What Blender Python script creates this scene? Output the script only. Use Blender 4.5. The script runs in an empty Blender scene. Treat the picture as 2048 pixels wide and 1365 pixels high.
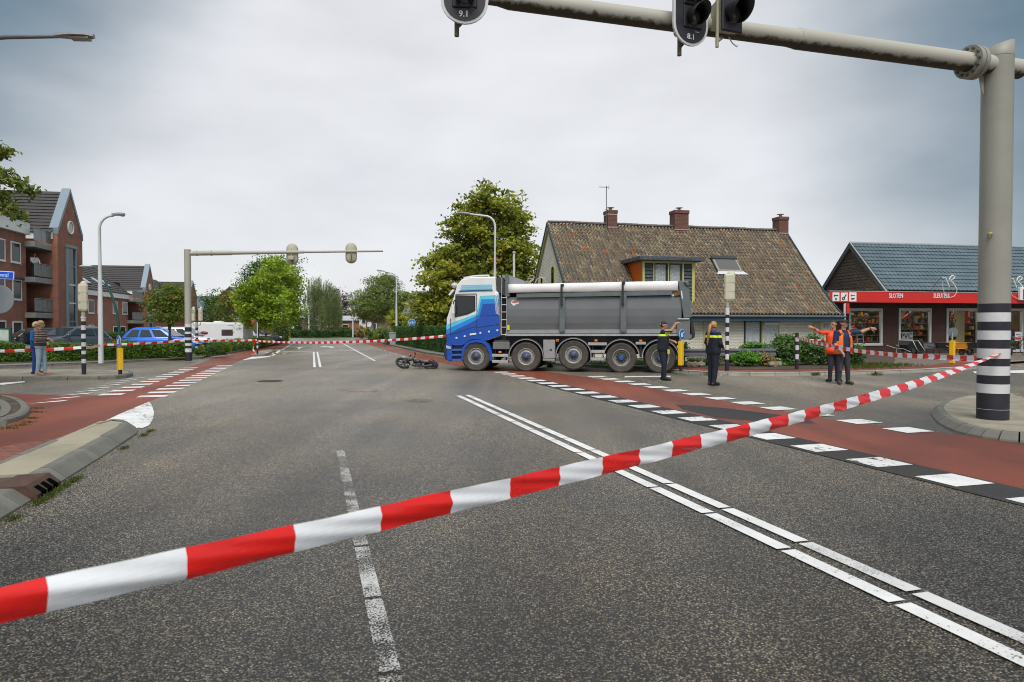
import bpy, bmesh, math, random
import numpy as np
from mathutils import Vector, Matrix, Euler
random.seed(7); RNG = np.random.default_rng(7)
R = math.radians
SC = bpy.context.scene
COL = SC.collection

# ------------------------------------------------------------------ camera
F = 1365.0; PITCH = 0.02015; CH = 1.58          # focal length in photo pixels, pitch, eye height
cam = bpy.data.cameras.new('camera'); camo = bpy.data.objects.new('camera', cam); COL.objects.link(camo)
cam.sensor_width = 36; cam.lens = 36*F/2048; cam.clip_end = 2000; cam.clip_start = .05
camo.location = (0, 0, CH); camo.rotation_euler = (math.pi/2-PITCH, 0, 0)
cam.dof.use_dof = True; cam.dof.focus_distance = 16; cam.dof.aperture_fstop = 4.0
SC.camera = camo
SC.cycles.filter_width = 1.05

# ------------------------------------------------------------------ sky, sun, exposure
SUN_EL, SUN_AZ = R(56), R(176)                   # azimuth clockwise from +Y
w = bpy.data.worlds.new('World'); SC.world = w; w.use_nodes = True
nt = w.node_tree; nt.nodes.clear()
def wn(t, **k):
    n = nt.nodes.new(t)
    for a, b in k.items(): setattr(n, a, b)
    return n
L = nt.links.new
out = wn('ShaderNodeOutputWorld'); bg = wn('ShaderNodeBackground'); bg.inputs[1].default_value = .1
sky = wn('ShaderNodeTexSky', sky_type='NISHITA'); sky.sun_disc = False
sky.sun_elevation = SUN_EL; sky.sun_rotation = SUN_AZ
tc = wn('ShaderNodeTexCoord')
nm = wn('ShaderNodeVectorMath', operation='NORMALIZE'); L(tc.outputs['Generated'], nm.inputs[0])
mp = wn('ShaderNodeMapping'); mp.inputs['Scale'].default_value = (1, 1, 2.6); L(nm.outputs[0], mp.inputs[0])
n1 = wn('ShaderNodeTexNoise'); n1.inputs['Scale'].default_value = 1.9; n1.inputs['Detail'].default_value = 6; n1.inputs['Roughness'].default_value = .5
L(mp.outputs[0], n1.inputs['Vector'])
def lobe(az, el, lo, hi, namp):
    """smooth cloud bank round a direction, its edge broken up by noise"""
    dt = wn('ShaderNodeVectorMath', operation='DOT_PRODUCT'); L(nm.outputs[0], dt.inputs[0])
    dt.inputs[1].default_value = (math.sin(az)*math.cos(el), math.cos(az)*math.cos(el), math.sin(el))
    ns = wn('ShaderNodeMath', operation='MULTIPLY_ADD'); L(n1.outputs[0], ns.inputs[0]); ns.inputs[1].default_value = namp; ns.inputs[2].default_value = -namp/2
    ad = wn('ShaderNodeMath', operation='ADD'); L(dt.outputs['Value'], ad.inputs[0]); L(ns.outputs[0], ad.inputs[1])
    mr = wn('ShaderNodeMapRange', interpolation_type='SMOOTHSTEP'); L(ad.outputs[0], mr.inputs[0])
    mr.inputs[1].default_value = lo; mr.inputs[2].default_value = hi; mr.inputs[3].default_value = 0; mr.inputs[4].default_value = 1
    return mr.outputs[0]
br_ = lobe(R(-6), R(9), .55, .93, .16)            # thin bright cloud ahead
bk1 = lobe(R(58), R(24), .78, .975, .16); bk2 = lobe(R(-52), R(31), .855, .985, .12)     # two heavier blue-grey banks
bks = wn('ShaderNodeMath', operation='MAXIMUM'); L(bk1, bks.inputs[0]); L(bk2, bks.inputs[1])
c0 = wn('ShaderNodeMixRGB'); L(br_, c0.inputs[0]); c0.inputs[1].default_value = (2.6, 2.82, 3.0, 1); c0.inputs[2].default_value = (4.25, 4.27, 4.4, 1)
cr = wn('ShaderNodeMixRGB'); L(bks.outputs[0], cr.inputs[0]); L(c0.outputs[0], cr.inputs[1]); cr.inputs[2].default_value = (.62, 1.02, 1.32, 1)
n2 = wn('ShaderNodeTexNoise'); n2.inputs['Scale'].default_value = 5; n2.inputs['Detail'].default_value = 7; L(mp.outputs[0], n2.inputs['Vector'])
m2 = wn('ShaderNodeMapRange'); L(n2.outputs[0], m2.inputs[0]); m2.inputs[1].default_value = .3; m2.inputs[2].default_value = .7; m2.inputs[3].default_value = .92; m2.inputs[4].default_value = 1.06
ml = wn('ShaderNodeVectorMath', operation='SCALE'); L(cr.outputs[0], ml.inputs[0]); L(m2.outputs[0], ml.inputs['Scale'])
mx = wn('ShaderNodeMixRGB'); mx.inputs[0].default_value = .93; L(sky.outputs[0], mx.inputs[1]); L(ml.outputs[0], mx.inputs[2])
L(mx.outputs[0], bg.inputs[0]); L(bg.outputs[0], out.inputs[0])

sl = bpy.data.lights.new('sun', 'SUN'); sl.energy = 1.5; sl.angle = R(38); sl.color = (1, .965, .92)
so = bpy.data.objects.new('sun', sl); COL.objects.link(so)
sd = Vector((math.sin(SUN_AZ)*math.cos(SUN_EL), math.cos(SUN_AZ)*math.cos(SUN_EL), math.sin(SUN_EL)))
so.rotation_euler = sd.to_track_quat('Z', 'Y').to_euler(); so.location = (0, 0, 40)
vs = SC.view_settings
vs.view_transform = 'Standard'; vs.look = 'None'; vs.gamma = 1; vs.use_curve_mapping = False; vs.exposure = .95

# ------------------------------------------------------------------ measuring: photo pixel -> metres
def ray(u, v):
    cx = (u-1024)/F; cy = (682.5-v)/F
    return Vector((cx, math.cos(PITCH)+cy*math.sin(PITCH), -math.sin(PITCH)+cy*math.cos(PITCH)))
def G(u, v, z=0.0):                               # point on the level z
    r = ray(u, v); k = (z-CH)/r.z; return Vector((r.x*k, r.y*k, z))
def AT(u, v, Y):                                  # point at distance Y
    r = ray(u, v); k = Y/r.y; return Vector((r.x*k, Y, CH+r.z*k))
RD = Vector((-.2806, .9598, 0)); RN = Vector((.9598, .2806, 0))   # along the road, across it
ROADANG = math.atan2(RD.x*-1, RD.y)               # rotation about z that turns +Y into the road
def TS(t, s, z=0.0): p = RN*t+RD*s; return Vector((p.x, p.y, z))
class Plane2:                                     # a vertical wall plane: x along it, z up
    def __init__(self, p0, ang):
        self.p = Vector((p0[0], p0[1], 0)); self.d = Vector((math.cos(ang), math.sin(ang), 0)); self.ang = ang
        self.n = Vector((self.d.y, -self.d.x, 0))
    def __call__(self, u, v):
        r = ray(u, v); k = (self.p.dot(self.n))/(r.x*self.n.x+r.y*self.n.y)
        q = Vector((r.x*k, r.y*k, CH+r.z*k)); return ((q-self.p).dot(self.d), q.z)

# ------------------------------------------------------------------ mesh building
class MB:
    def __init__(s): s.v = []; s.f = []; s.m = []; s.sm = []
    def add(s, vs, fs, m=0, smooth=False, M=None):
        o = len(s.v)
        s.v += [tuple(M @ Vector(p)) if M else tuple(p) for p in vs]
        s.f += [tuple(i+o for i in f) for f in fs]; s.m += [m]*len(fs); s.sm += [smooth]*len(fs); return s
    def box(s, a, b, m=0, M=None):
        x0, y0, z0 = a; x1, y1, z1 = b
        return s.add([(x0,y0,z0),(x1,y0,z0),(x1,y1,z0),(x0,y1,z0),(x0,y0,z1),(x1,y0,z1),(x1,y1,z1),(x0,y1,z1)],
            [(0,3,2,1),(4,5,6,7),(0,1,5,4),(1,2,6,5),(2,3,7,6),(3,0,4,7)], m, False, M)
    def bbox(s, a, b, c=.01, m=0, M=None):        # box with chamfered edges
        bm = bmesh.new(); bmesh.ops.create_cube(bm, size=1)
        for v in bm.verts: v.co = Vector([(a[i]+b[i])/2+v.co[i]*(b[i]-a[i]) for i in range(3)])
        bmesh.ops.bevel(bm, geom=bm.edges[:], offset=c, segments=1, affect='EDGES', profile=.5)
        bm.verts.index_update(); s.add([v.co[:] for v in bm.verts], [[v.index for v in f.verts] for f in bm.faces], m, False, M); bm.free(); return s
    def cyl(s, p0, p1, r0, r1=None, n=16, m=0, caps=True, smooth=True):
        p0 = Vector(p0); p1 = Vector(p1); r1 = r0 if r1 is None else r1
        q = (p1-p0).to_track_quat('Z', 'Y'); vs = []
        for p, r in ((p0, r0), (p1, r1)):
            for i in range(n):
                a = 2*math.pi*i/n; vs.append(p+q @ Vector((r*math.cos(a), r*math.sin(a), 0)))
        s.add(vs, [(i, (i+1) % n, n+(i+1) % n, n+i) for i in range(n)], m, smooth)
        if caps: s.add(vs[:n], [tuple(range(n))[::-1]], m); s.add(vs[n:], [tuple(range(n))], m)
        return s
    def tube(s, pts, r, n=8, m=0, caps=True):
        P = [Vector(p) for p in pts]; vs = []; fs = []
        rr = r if isinstance(r, (list, tuple)) else [r]*len(P)
        for i, p in enumerate(P):
            d = (P[min(i+1, len(P)-1)]-P[max(i-1, 0)]).normalized()
            x = d.cross(Vector((0, 0, 1))); x = Vector((1, 0, 0)) if x.length < 1e-3 else x.normalized()
            if i and x.dot(px) < 0: x = -x
            px = x; y = d.cross(x)
            for k in range(n):
                a = 2*math.pi*k/n; vs.append(p+(x*math.cos(a)+y*math.sin(a))*rr[i])
        for i in range(len(P)-1):
            for k in range(n): fs.append((i*n+k, i*n+(k+1) % n, (i+1)*n+(k+1) % n, (i+1)*n+k))
        s.add(vs, fs, m, True)
        if caps: s.add(vs[:n], [tuple(range(n))], m); s.add(vs[-n:], [tuple(range(n))[::-1]], m)
        return s
    def prism(s, poly, a, b, axis='y', m=0, M=None):   # polygon in the other two axes, extruded from a to b
        f = {'y': lambda p, h: (p[0], h, p[1]), 'x': lambda p, h: (h, p[0], p[1]), 'z': lambda p, h: (p[0], p[1], h)}[axis]
        n = len(poly); vs = [f(p, a) for p in poly]+[f(p, b) for p in poly]
        return s.add(vs, [tuple(range(n)), tuple(range(2*n-1, n-1, -1))]+[(i, n+i, n+(i+1) % n, (i+1) % n) for i in range(n)], m, False, M)
    def lathe(s, prof, n=24, m=0, M=None, smooth=True):   # (r, z) about z
        vs = []; k = len(prof)
        for i in range(n):
            a = 2*math.pi*i/n; vs += [(r*math.cos(a), r*math.sin(a), z) for r, z in prof]
        fs = [(i*k+j, ((i+1) % n)*k+j, ((i+1) % n)*k+j+1, i*k+j+1) for i in range(n) for j in range(k-1)]
        return s.add(vs, fs, m, smooth, M)
    def ball(s, c, r, n=12, m=0, M=None):
        r = (r, r, r) if not isinstance(r, (tuple, list)) else r
        k = max(4, n//2); prof = [(math.sin(math.pi*j/k), -math.cos(math.pi*j/k)) for j in range(k+1)]
        T = Matrix.Translation(c) @ Matrix.Diagonal((r[0], r[1], r[2], 1))
        return s.lathe([(max(a, 1e-4), b) for a, b in prof], n, m, (M @ T) if M else T)
    def build(s, name, mats, parent=None, fix=True):
        me = bpy.data.meshes.new(name); me.from_pydata(s.v, [], s.f)
        mats = mats if isinstance(mats, (list, tuple)) else [mats]
        for m in mats: me.materials.append(m)
        me.polygons.foreach_set('material_index', s.m); me.polygons.foreach_set('use_smooth', s.sm)
        if fix:
            bm = bmesh.new(); bm.from_mesh(me); bmesh.ops.recalc_face_normals(bm, faces=bm.faces[:]); bm.to_mesh(me); bm.free()
        me.update()
        return link(name, me, parent)
def link(name, me, parent=None, loc=None, rz=None):
    o = bpy.data.objects.new(name, me); COL.objects.link(o)
    if parent: o.parent = parent
    if loc is not None: o.location = loc
    if rz is not None: o.rotation_euler = (0, 0, rz)
    return o
def thing(name, label, cat, loc=(0, 0, 0), rz=0, group=None):
    return tag(link(name, None, None, loc, rz), label, cat, group)
def tag(o, label, cat, group=None, kind=None):
    o['label'] = label
    if cat: o['category'] = cat
    if group: o['group'] = group
    if kind: o['kind'] = kind
    return o
def struct(o): o['kind'] = 'structure'; return o
def stuff(o): o['kind'] = 'stuff'; return o
def copy_tree(o, parent=None):
    c = o.copy(); COL.objects.link(c); c.parent = parent
    for ch in o.children: copy_tree(ch, c)
    return c

# ------------------------------------------------------------------ materials
MATS = {}
def nodes(name):
    m = bpy.data.materials.new(name); m.use_nodes = True; t = m.node_tree
    b = t.nodes['Principled BSDF']
    def N(ty, **k):
        n = t.nodes.new(ty)
        for a, c in k.items():
            if a.startswith('i_'):
                n.inputs[int(a[2:]) if a[2:].isdigit() else a[2:]].default_value = c
            else: setattr(n, a, c)
        return n
    return m, t, b, N, t.links.new
def M(name, rgb, rough=.55, metal=0., var=.12, scale=6., bump=0., bscale=40., coat=0., dirt=0., spec=.5):
    if name in MATS: return MATS[name]
    m, t, b, N, LK = nodes(name)
    tcn = N('ShaderNodeTexCoord'); nz = N('ShaderNodeTexNoise', i_Scale=scale, i_Detail=5.); LK(tcn.outputs['Object'], nz.inputs['Vector'])
    hs = N('ShaderNodeHueSaturation'); hs.inputs['Color'].default_value = (*rgb, 1)
    mr = N('ShaderNodeMapRange', i_1=.25, i_2=.75, i_3=1-var, i_4=1+var); LK(nz.outputs[0], mr.inputs[0]); LK(mr.outputs[0], hs.inputs['Value'])
    col = hs.outputs[0]
    if dirt:
        n2 = N('ShaderNodeTexNoise', i_Scale=scale*.6, i_Detail=8., i_Roughness=.7); LK(tcn.outputs['Object'], n2.inputs['Vector'])
        m2 = N('ShaderNodeMapRange', i_1=.5, i_2=.75, i_3=0., i_4=dirt); LK(n2.outputs[0], m2.inputs[0])
        mixd = N('ShaderNodeMixRGB'); mixd.inputs[2].default_value = (.07, .06, .045, 1); LK(m2.outputs[0], mixd.inputs[0]); LK(col, mixd.inputs[1]); col = mixd.outputs[0]
    LK(col, b.inputs['Base Color'])
    rr = N('ShaderNodeMapRange', i_1=.2, i_2=.8, i_3=max(.02, rough*.85), i_4=min(1, rough*1.15)); LK(nz.outputs[0], rr.inputs[0]); LK(rr.outputs[0], b.inputs['Roughness'])
    b.inputs['Metallic'].default_value = metal; b.inputs['Coat Weight'].default_value = coat; b.inputs['Specular IOR Level'].default_value = spec
    if bump:
        nb = N('ShaderNodeTexNoise', i_Scale=bscale, i_Detail=4.); LK(tcn.outputs['Object'], nb.inputs['Vector'])
        bp = N('ShaderNodeBump', i_Strength=1., i_Distance=bump); LK(nb.outputs[0], bp.inputs['Height']); LK(bp.outputs[0], b.inputs['Normal'])
    MATS[name] = m; return m
def glass(name, rgb=(.02, .025, .03), rough=.03, alpha=1.):
    if name in MATS: return MATS[name]
    m, t, b, N, LK = nodes(name)
    b.inputs['Base Color'].default_value = (*rgb, 1); b.inputs['Roughness'].default_value = rough; b.inputs['Specular IOR Level'].default_value = .8
    b.inputs['Alpha'].default_value = alpha
    MATS[name] = m; return m
def brick_mat(name, c1, c2, mortar, bw=.21, bh=.065, ax='xz', bump=.004, msize=.009, rough=.85, var=.25):
    """bricks on a wall in local x-z or y-z, or pavers in x-y"""
    if name in MATS: return MATS[name]
    m, t, b, N, LK = nodes(name)
    tcn = N('ShaderNodeTexCoord'); sp = N('ShaderNodeSeparateXYZ'); LK(tcn.outputs['Object'], sp.inputs[0])
    cb = N('ShaderNodeCombineXYZ')
    if ax == 'wall':
        ge = N('ShaderNodeNewGeometry')
        vt = N('ShaderNodeVectorTransform', vector_type='NORMAL', convert_from='WORLD', convert_to='OBJECT'); LK(ge.outputs['True Normal'], vt.inputs[0])
        sn = N('ShaderNodeSeparateXYZ'); LK(vt.outputs[0], sn.inputs[0])
        ab = N('ShaderNodeMath', operation='ABSOLUTE'); LK(sn.outputs[0], ab.inputs[0])
        gt = N('ShaderNodeMath', operation='GREATER_THAN', i_1=.6); LK(ab.outputs[0], gt.inputs[0])
        mxv = N('ShaderNodeMix'); LK(gt.outputs[0], mxv.inputs[0]); LK(sp.outputs[0], mxv.inputs[2]); LK(sp.outputs[1], mxv.inputs[3])
        LK(mxv.outputs[0], cb.inputs[0]); LK(sp.outputs[2], cb.inputs[1])
    else:
        LK(sp.outputs['xyz'.index(ax[0])], cb.inputs[0]); LK(sp.outputs['xyz'.index(ax[1])], cb.inputs[1])
    br = N('ShaderNodeTexBrick', i_Scale=1.); br.inputs['Color1'].default_value = (*c1, 1); br.inputs['Color2'].default_value = (*c2, 1); br.inputs['Mortar'].default_value = (*mortar, 1)
    br.inputs['Mortar Size'].default_value = msize; br.inputs['Brick Width'].default_value = bw; br.inputs['Row Height'].default_value = bh
    LK(cb.outputs[0], br.inputs['Vector'])
    nz = N('ShaderNodeTexNoise', i_Scale=1.3, i_Detail=7.); LK(tcn.outputs['Object'], nz.inputs['Vector'])
    hs = N('ShaderNodeHueSaturation'); mr = N('ShaderNodeMapRange', i_1=.25, i_2=.75, i_3=1-var, i_4=1+var); LK(nz.outputs[0], mr.inputs[0]); LK(mr.outputs[0], hs.inputs['Value'])
    LK(br.outputs['Color'], hs.inputs['Color']); LK(hs.outputs[0], b.inputs['Base Color']); b.inputs['Roughness'].default_value = rough
    bp = N('ShaderNodeBump', i_Strength=1., i_Distance=bump, invert=True); LK(br.outputs['Fac'], bp.inputs['Height']); LK(bp.outputs[0], b.inputs['Normal'])
    MATS[name] = m; return m
def asphalt(name, dark, mid, light, flecks, scale=95., wear=.35, rough=.62, vignette_gain=None):
    m, t, b, N, LK = nodes(name); MATS[name] = m
    tcn = N('ShaderNodeTexCoord')
    vo = N('ShaderNodeTexVoronoi', i_Scale=scale); LK(tcn.outputs['Object'], vo.inputs['Vector'])
    wn_ = N('ShaderNodeSeparateColor'); LK(vo.outputs['Color'], wn_.inputs[0])
    rp = N('ShaderNodeValToRGB'); LK(wn_.outputs[0], rp.inputs[0])
    e = rp.color_ramp.elements; e[0].position = 0; e[0].color = (*dark, 1); e[1].position = 1; e[1].color = (*flecks, 1)
    for p_, c_ in ((.45, mid), (.8, light), (.93, light)):
        x = e.new(p_); x.color = (*c_, 1)
    # stones are shown against dark binder where the cell edge is
    de = N('ShaderNodeMapRange', i_1=.25, i_2=.62, i_3=0., i_4=1.); LK(vo.outputs['Distance'], de.inputs[0])
    mb = N('ShaderNodeMixRGB'); LK(de.outputs[0], mb.inputs[0]); LK(rp.outputs[0], mb.inputs[1]); mb.inputs[2].default_value = (*[c*.55 for c in dark], 1)
    n1 = N('ShaderNodeTexNoise', i_Scale=.16, i_Detail=5., i_Roughness=.6); LK(tcn.outputs['Object'], n1.inputs['Vector'])
    m1 = N('ShaderNodeMapRange', i_1=.35, i_2=.68, i_3=1-wear, i_4=1+wear); LK(n1.outputs[0], m1.inputs[0])
    hs = N('ShaderNodeHueSaturation'); LK(mb.outputs[0], hs.inputs['Color']); LK(m1.outputs[0], hs.inputs['Value'])
    n2 = N('ShaderNodeTexNoise', i_Scale=.33, i_Detail=7., i_Roughness=.65); LK(tcn.outputs['Object'], n2.inputs['Vector'])
    m2 = N('ShaderNodeMapRange', i_1=.42, i_2=.66, i_3=.1, i_4=1.); LK(n2.outputs[0], m2.inputs[0])
    mx = N('ShaderNodeMixRGB', blend_type='MULTIPLY'); LK(m2.outputs[0], mx.inputs[0]); LK(hs.outputs[0], mx.inputs[1]); mx.inputs[2].default_value = (1.12, .99, .80, 1)
    # tyre-polished streaks along the road and old cracks
    mpn = N('ShaderNodeMapping'); mpn.inputs['Rotation'].default_value = (0, 0, -ROADANG); mpn.inputs['Scale'].default_value = (1.3, .05, 1); LK(tcn.outputs['Object'], mpn.inputs[0])
    n3 = N('ShaderNodeTexNoise', i_Scale=1., i_Detail=4.); LK(mpn.outputs[0], n3.inputs['Vector'])
    m3 = N('ShaderNodeMapRange', i_1=.3, i_2=.7, i_3=.74, i_4=1.24); LK(n3.outputs[0], m3.inputs[0])
    h2 = N('ShaderNodeHueSaturation'); LK(mx.outputs[0], h2.inputs['Color']); LK(m3.outputs[0], h2.inputs['Value'])
    col = h2.outputs[0]
    if vignette_gain:          # lens vignette painted into the colour: near road darker, far road paler, ragged border
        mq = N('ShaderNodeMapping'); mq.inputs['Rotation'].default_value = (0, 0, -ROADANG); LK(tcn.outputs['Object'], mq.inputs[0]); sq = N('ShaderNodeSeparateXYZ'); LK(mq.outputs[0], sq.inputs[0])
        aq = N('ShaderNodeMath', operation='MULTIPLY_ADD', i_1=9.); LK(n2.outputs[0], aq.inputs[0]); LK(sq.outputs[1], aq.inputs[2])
        rq = N('ShaderNodeMapRange', i_1=8., i_2=20., i_3=vignette_gain[0], i_4=vignette_gain[1]); LK(aq.outputs[0], rq.inputs[0])
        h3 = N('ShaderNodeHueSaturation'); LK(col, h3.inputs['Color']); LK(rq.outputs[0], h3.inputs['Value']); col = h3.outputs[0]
    LK(col, b.inputs['Base Color'])
    b.inputs['Roughness'].default_value = rough; b.inputs['Specular IOR Level'].default_value = .45
    bp = N('ShaderNodeBump', i_Strength=.9, i_Distance=.004, invert=True); LK(vo.outputs['Distance'], bp.inputs['Height']); LK(bp.outputs[0], b.inputs['Normal'])
    return m
def paint_mat(name, rgb, wear=.5, scale=60.):
    """road paint with see-through wear spots (alpha), so the asphalt shows through"""
    m, t, b, N, LK = nodes(name); MATS[name] = m
    tcn = N('ShaderNodeTexCoord'); ge = N('ShaderNodeNewGeometry')
    n1 = N('ShaderNodeTexNoise', i_Scale=scale, i_Detail=3.); LK(ge.outputs['Position'], n1.inputs['Vector'])
    n2 = N('ShaderNodeTexNoise', i_Scale=1.7, i_Detail=6., i_Roughness=.7); LK(ge.outputs['Position'], n2.inputs['Vector'])
    ad = N('ShaderNodeMath', operation='ADD'); LK(n1.outputs[0], ad.inputs[0]); LK(n2.outputs[0], ad.inputs[1])
    mr = N('ShaderNodeMapRange', i_1=1.32-wear*.62, i_2=1.42-wear*.62, i_3=1., i_4=0.); LK(ad.outputs[0], mr.inputs[0])
    LK(mr.outputs[0], b.inputs['Alpha'])
    hs = N('ShaderNodeHueSaturation'); hs.inputs['Color'].default_value = (*rgb, 1)
    m2 = N('ShaderNodeMapRange', i_1=.3, i_2=.7, i_3=1.08, i_4=.8); LK(n2.outputs[0], m2.inputs[0]); LK(m2.outputs[0], hs.inputs['Value'])
    LK(hs.outputs[0], b.inputs['Base Color']); b.inputs['Roughness'].default_value = .6
    return m
def leaf_mat(name, c1, c2, c3=None, trans=.35):
    """two leaf greens mixed by the per-leaf attribute 'tint', light passing through the blade"""
    m, t, b, N, LK = nodes(name); MATS[name] = m
    at = N('ShaderNodeAttribute', attribute_name='tint')
    rp = N('ShaderNodeValToRGB'); e = rp.color_ramp.elements
    e[0].color = (*c1, 1); e[1].color = (*c2, 1); e[1].position = .85
    if c3: x = e.new(1.); x.color = (*c3, 1)
    LK(at.outputs['Fac'], rp.inputs[0]); LK(rp.outputs[0], b.inputs['Base Color']); b.inputs['Roughness'].default_value = .5; b.inputs['Specular IOR Level'].default_value = .35
    tr = N('ShaderNodeBsdfTranslucent'); LK(rp.outputs[0], tr.inputs[0])
    ms = N('ShaderNodeMixShader'); ms.inputs[0].default_value = trans; LK(b.outputs[0], ms.inputs[1]); LK(tr.outputs[0], ms.inputs[2])
    LK(ms.outputs[0], t.nodes['Material Output'].inputs[0])
    return m
WHITE = M('white_paint', (.78, .78, .78), .45, var=.05)
BLACK = M('black_plastic', (.02, .02, .022), .4)
BEIGE = M('beige_paint', (.40, .385, .325), .5, var=.06, dirt=.12, scale=2)
STEEL = M('galvanised_steel', (.42, .43, .44), .45, .6, var=.15)
RUBBER = M('rubber', (.028, .027, .026), .8, var=.35, scale=9)
# ================================================================== GROUND, ROADS, KERBS, MARKINGS
ASPH = asphalt('asphalt', (.05, .045, .038), (.18, .163, .134), (.43, .388, .31), (.78, .73, .63), 84., .30, .42, vignette_gain=(.60, 1.75))
ASPH2 = asphalt('smooth_asphalt', (.06, .06, .06), (.075, .075, .075), (.09, .09, .09), (.13, .13, .13), 90., .2, .65)
REDA = asphalt('red_asphalt', (.22, .05, .026), (.36, .088, .042), (.46, .125, .062), (.55, .22, .13), 150., .28, .5)
STRIPM = asphalt('dark_patch', (.035, .036, .038), (.05, .05, .052), (.06, .06, .06), (.09, .09, .09), 120., .15, .7)
PAINT = paint_mat('road_paint', (.78, .78, .76), .24)
PAINTW = paint_mat('worn_road_paint', (.50, .50, .48), .64, 90.)
PAINTS = paint_mat('scuffed_road_paint', (.78, .78, .76), .38, 14.)
CONC = M('concrete', (.29, .26, .195), .85, var=.28, scale=2.2, bump=.003, bscale=60, dirt=.5)
KERB = M('kerb_concrete', (.17, .165, .14), .85, var=.25, scale=2.5, bump=.002, bscale=70, dirt=.5)
SOIL = M('soil', (.075, .055, .04), .95, var=.4, scale=3, bump=.03, bscale=12)
LAWN = M('lawn', (.07, .10, .03), .95, var=.4, scale=.7, bump=.03, bscale=14)
PAVER = brick_mat('grey_pavers', (.24, .225, .20), (.19, .18, .165), (.09, .085, .075), .3, .3, 'xy', .004, .012)
PAVBR = brick_mat('brown_pavers', (.22, .18, .14), (.17, .14, .11), (.08, .07, .06), .21, .105, 'xy', .004, .01)
PAVRED = brick_mat('red_pavers', (.26, .09, .06), (.20, .07, .05), (.09, .05, .04), .21, .105, 'xy', .004, .01)

def sheet(name, pts, z, mat, parent=None):
    me = bpy.data.meshes.new(name)
    P = [(p[0], p[1], z) for p in pts]
    a = sum(P[i][0]*P[(i+1) % len(P)][1]-P[(i+1) % len(P)][0]*P[i][1] for i in range(len(P)))
    if a < 0: P = P[::-1]
    me.from_pydata(P, [], [tuple(range(len(P)))]); me.materials.append(mat)
    return link(name, me, parent)
struct(sheet('ground', [(-900, -300), (900, -300), (900, 1500), (-900, 1500)], -.03, LAWN))
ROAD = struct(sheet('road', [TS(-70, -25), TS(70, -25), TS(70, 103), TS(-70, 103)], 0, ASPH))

def offset_path(P, d, closed):
    n = len(P); O = []
    for i in range(n):
        a = P[(i-1) % n] if closed or i else None; b = P[(i+1) % n] if closed or i < n-1 else None
        ns = []
        for p, q in ((a, P[i]), (P[i], b)):
            if p is None or q is None: continue
            e = (q-p).normalized(); ns.append(Vector((-e.y, e.x, 0)))
        m = sum(ns, Vector()).normalized(); k = 1/max(.4, m.dot(ns[0])); O.append(P[i]+m*d*k)
    return O
def resample(P, step, closed=False):
    out = []; n = len(P)
    for i in range(n if closed else n-1):
        a, b = P[i], P[(i+1) % n]; k = max(1, round((b-a).length/step))
        out += [a.lerp(b, j/k) for j in range(k)]
    return out if closed else out+[P[-1]]
def smooth_path(P, closed=False, it=2):
    for _ in range(it):
        Q = []; n = len(P)
        if not closed: Q.append(P[0])
        for i in range(n if closed else n-1):
            a, b = P[i], P[(i+1) % n]; Q += [a.lerp(b, .25), a.lerp(b, .75)]
        if not closed: Q.append(P[-1])
        P = Q
    return P
def kerb(parent, P, prof, closed=False, step=1., mat=None, skip=None):
    """stones one by one along P (outer foot line, inside on the left); prof = (inward offset, z) list"""
    P = resample(P, step, closed); n = len(P)
    offs = [offset_path(P, o, closed) for o, z in prof]
    for i in range(n if closed else n-1):
        j = (i+1) % n
        mid = (P[i]+P[j])/2
        if skip and skip(mid): continue
        if closed or (mid.y > -2): pass
        mb = MB(); g = .011/max(.2, (P[j]-P[i]).length); dz = random.uniform(-.004, .004); vs = []
        for k, (o, z) in enumerate(prof): a, b = offs[k][i], offs[k][j]; p = a.lerp(b, g); vs.append((p.x, p.y, z+(dz if z > 0 else 0)))
        for k, (o, z) in enumerate(prof): a, b = offs[k][i], offs[k][j]; p = b.lerp(a, g); vs.append((p.x, p.y, z+(dz if z > 0 else 0)))
        m = len(prof)
        mb.add(vs, [(k, m+k, m+k+1, k+1) for k in range(m-1)]+[tuple(range(m)), tuple(range(2*m-1, m-1, -1))])
        c = Vector(vs[0]); mb.v = [tuple(Vector(q)-c) for q in mb.v]
        o_ = mb.build('kerb_stone', mat or KERB, parent); o_.location = c
    return offs[-1]
UPR = [(0, -.05), (.012, .09), (.03, .115), (.13, .12), (.13, -.05)]     # upright kerb
SLO = [(0, -.05), (.01, .02), (.13, .115), (.155, .13), (.25, .135), (.25, -.05)]   # splayed kerb

# --- left verge (car park side) and right block (gardens, shop)
vl = [TS(-60, 24), TS(-30, 26.5), G(-300, 748, .1), G(0, 737), G(200, 729), G(380, 720), G(404, 718.5), G(418, 714), G(469, 707), G(502, 700), G(560, 688), TS(-2.6, 84), TS(-8, 87), TS(-60, 89)]
verge = struct(sheet('left_pavement', vl, .1, PAVER))
kerb(verge, [vl[i].copy().xy.to_3d() for i in range(2, 12)], UPR, step=1.0, skip=lambda p: p.y > 75)
car_park = struct(sheet('car_park', [G(-400, 716), G(520, 699), TS(-5.5, 80), TS(-40, 80), TS(-40, 38)], .104, ASPH2))
vr = [TS(6.5, 87), TS(6.35, 60), TS(6.4, 40), TS(7.4, 30), G(1290, 741), G(1335, 745), G(1420, 751), G(1500, 752.5), G(1600, 752), G(1700, 750), G(1850, 745), G(1945, 739), G(1990, 731), TS(70, 35), TS(70, 88)]
rblock = struct(sheet('right_pavement', vr, .1, PAVER))
kerb(rblock, [p.xy.to_3d() for p in vr[0:4]], [(0, -.05), (.01, .1), (.12, .106), (.12, -.05)], step=1.0, skip=lambda p: p.y > 70)
kerb(rblock, [p.xy.to_3d() for p in vr[3:13]], UPR, step=1.0, mat=M('pale_kerb_concrete', (.36, .35, .31), .85, var=.2, scale=2, bump=.002, bscale=70, dirt=.4))
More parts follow.
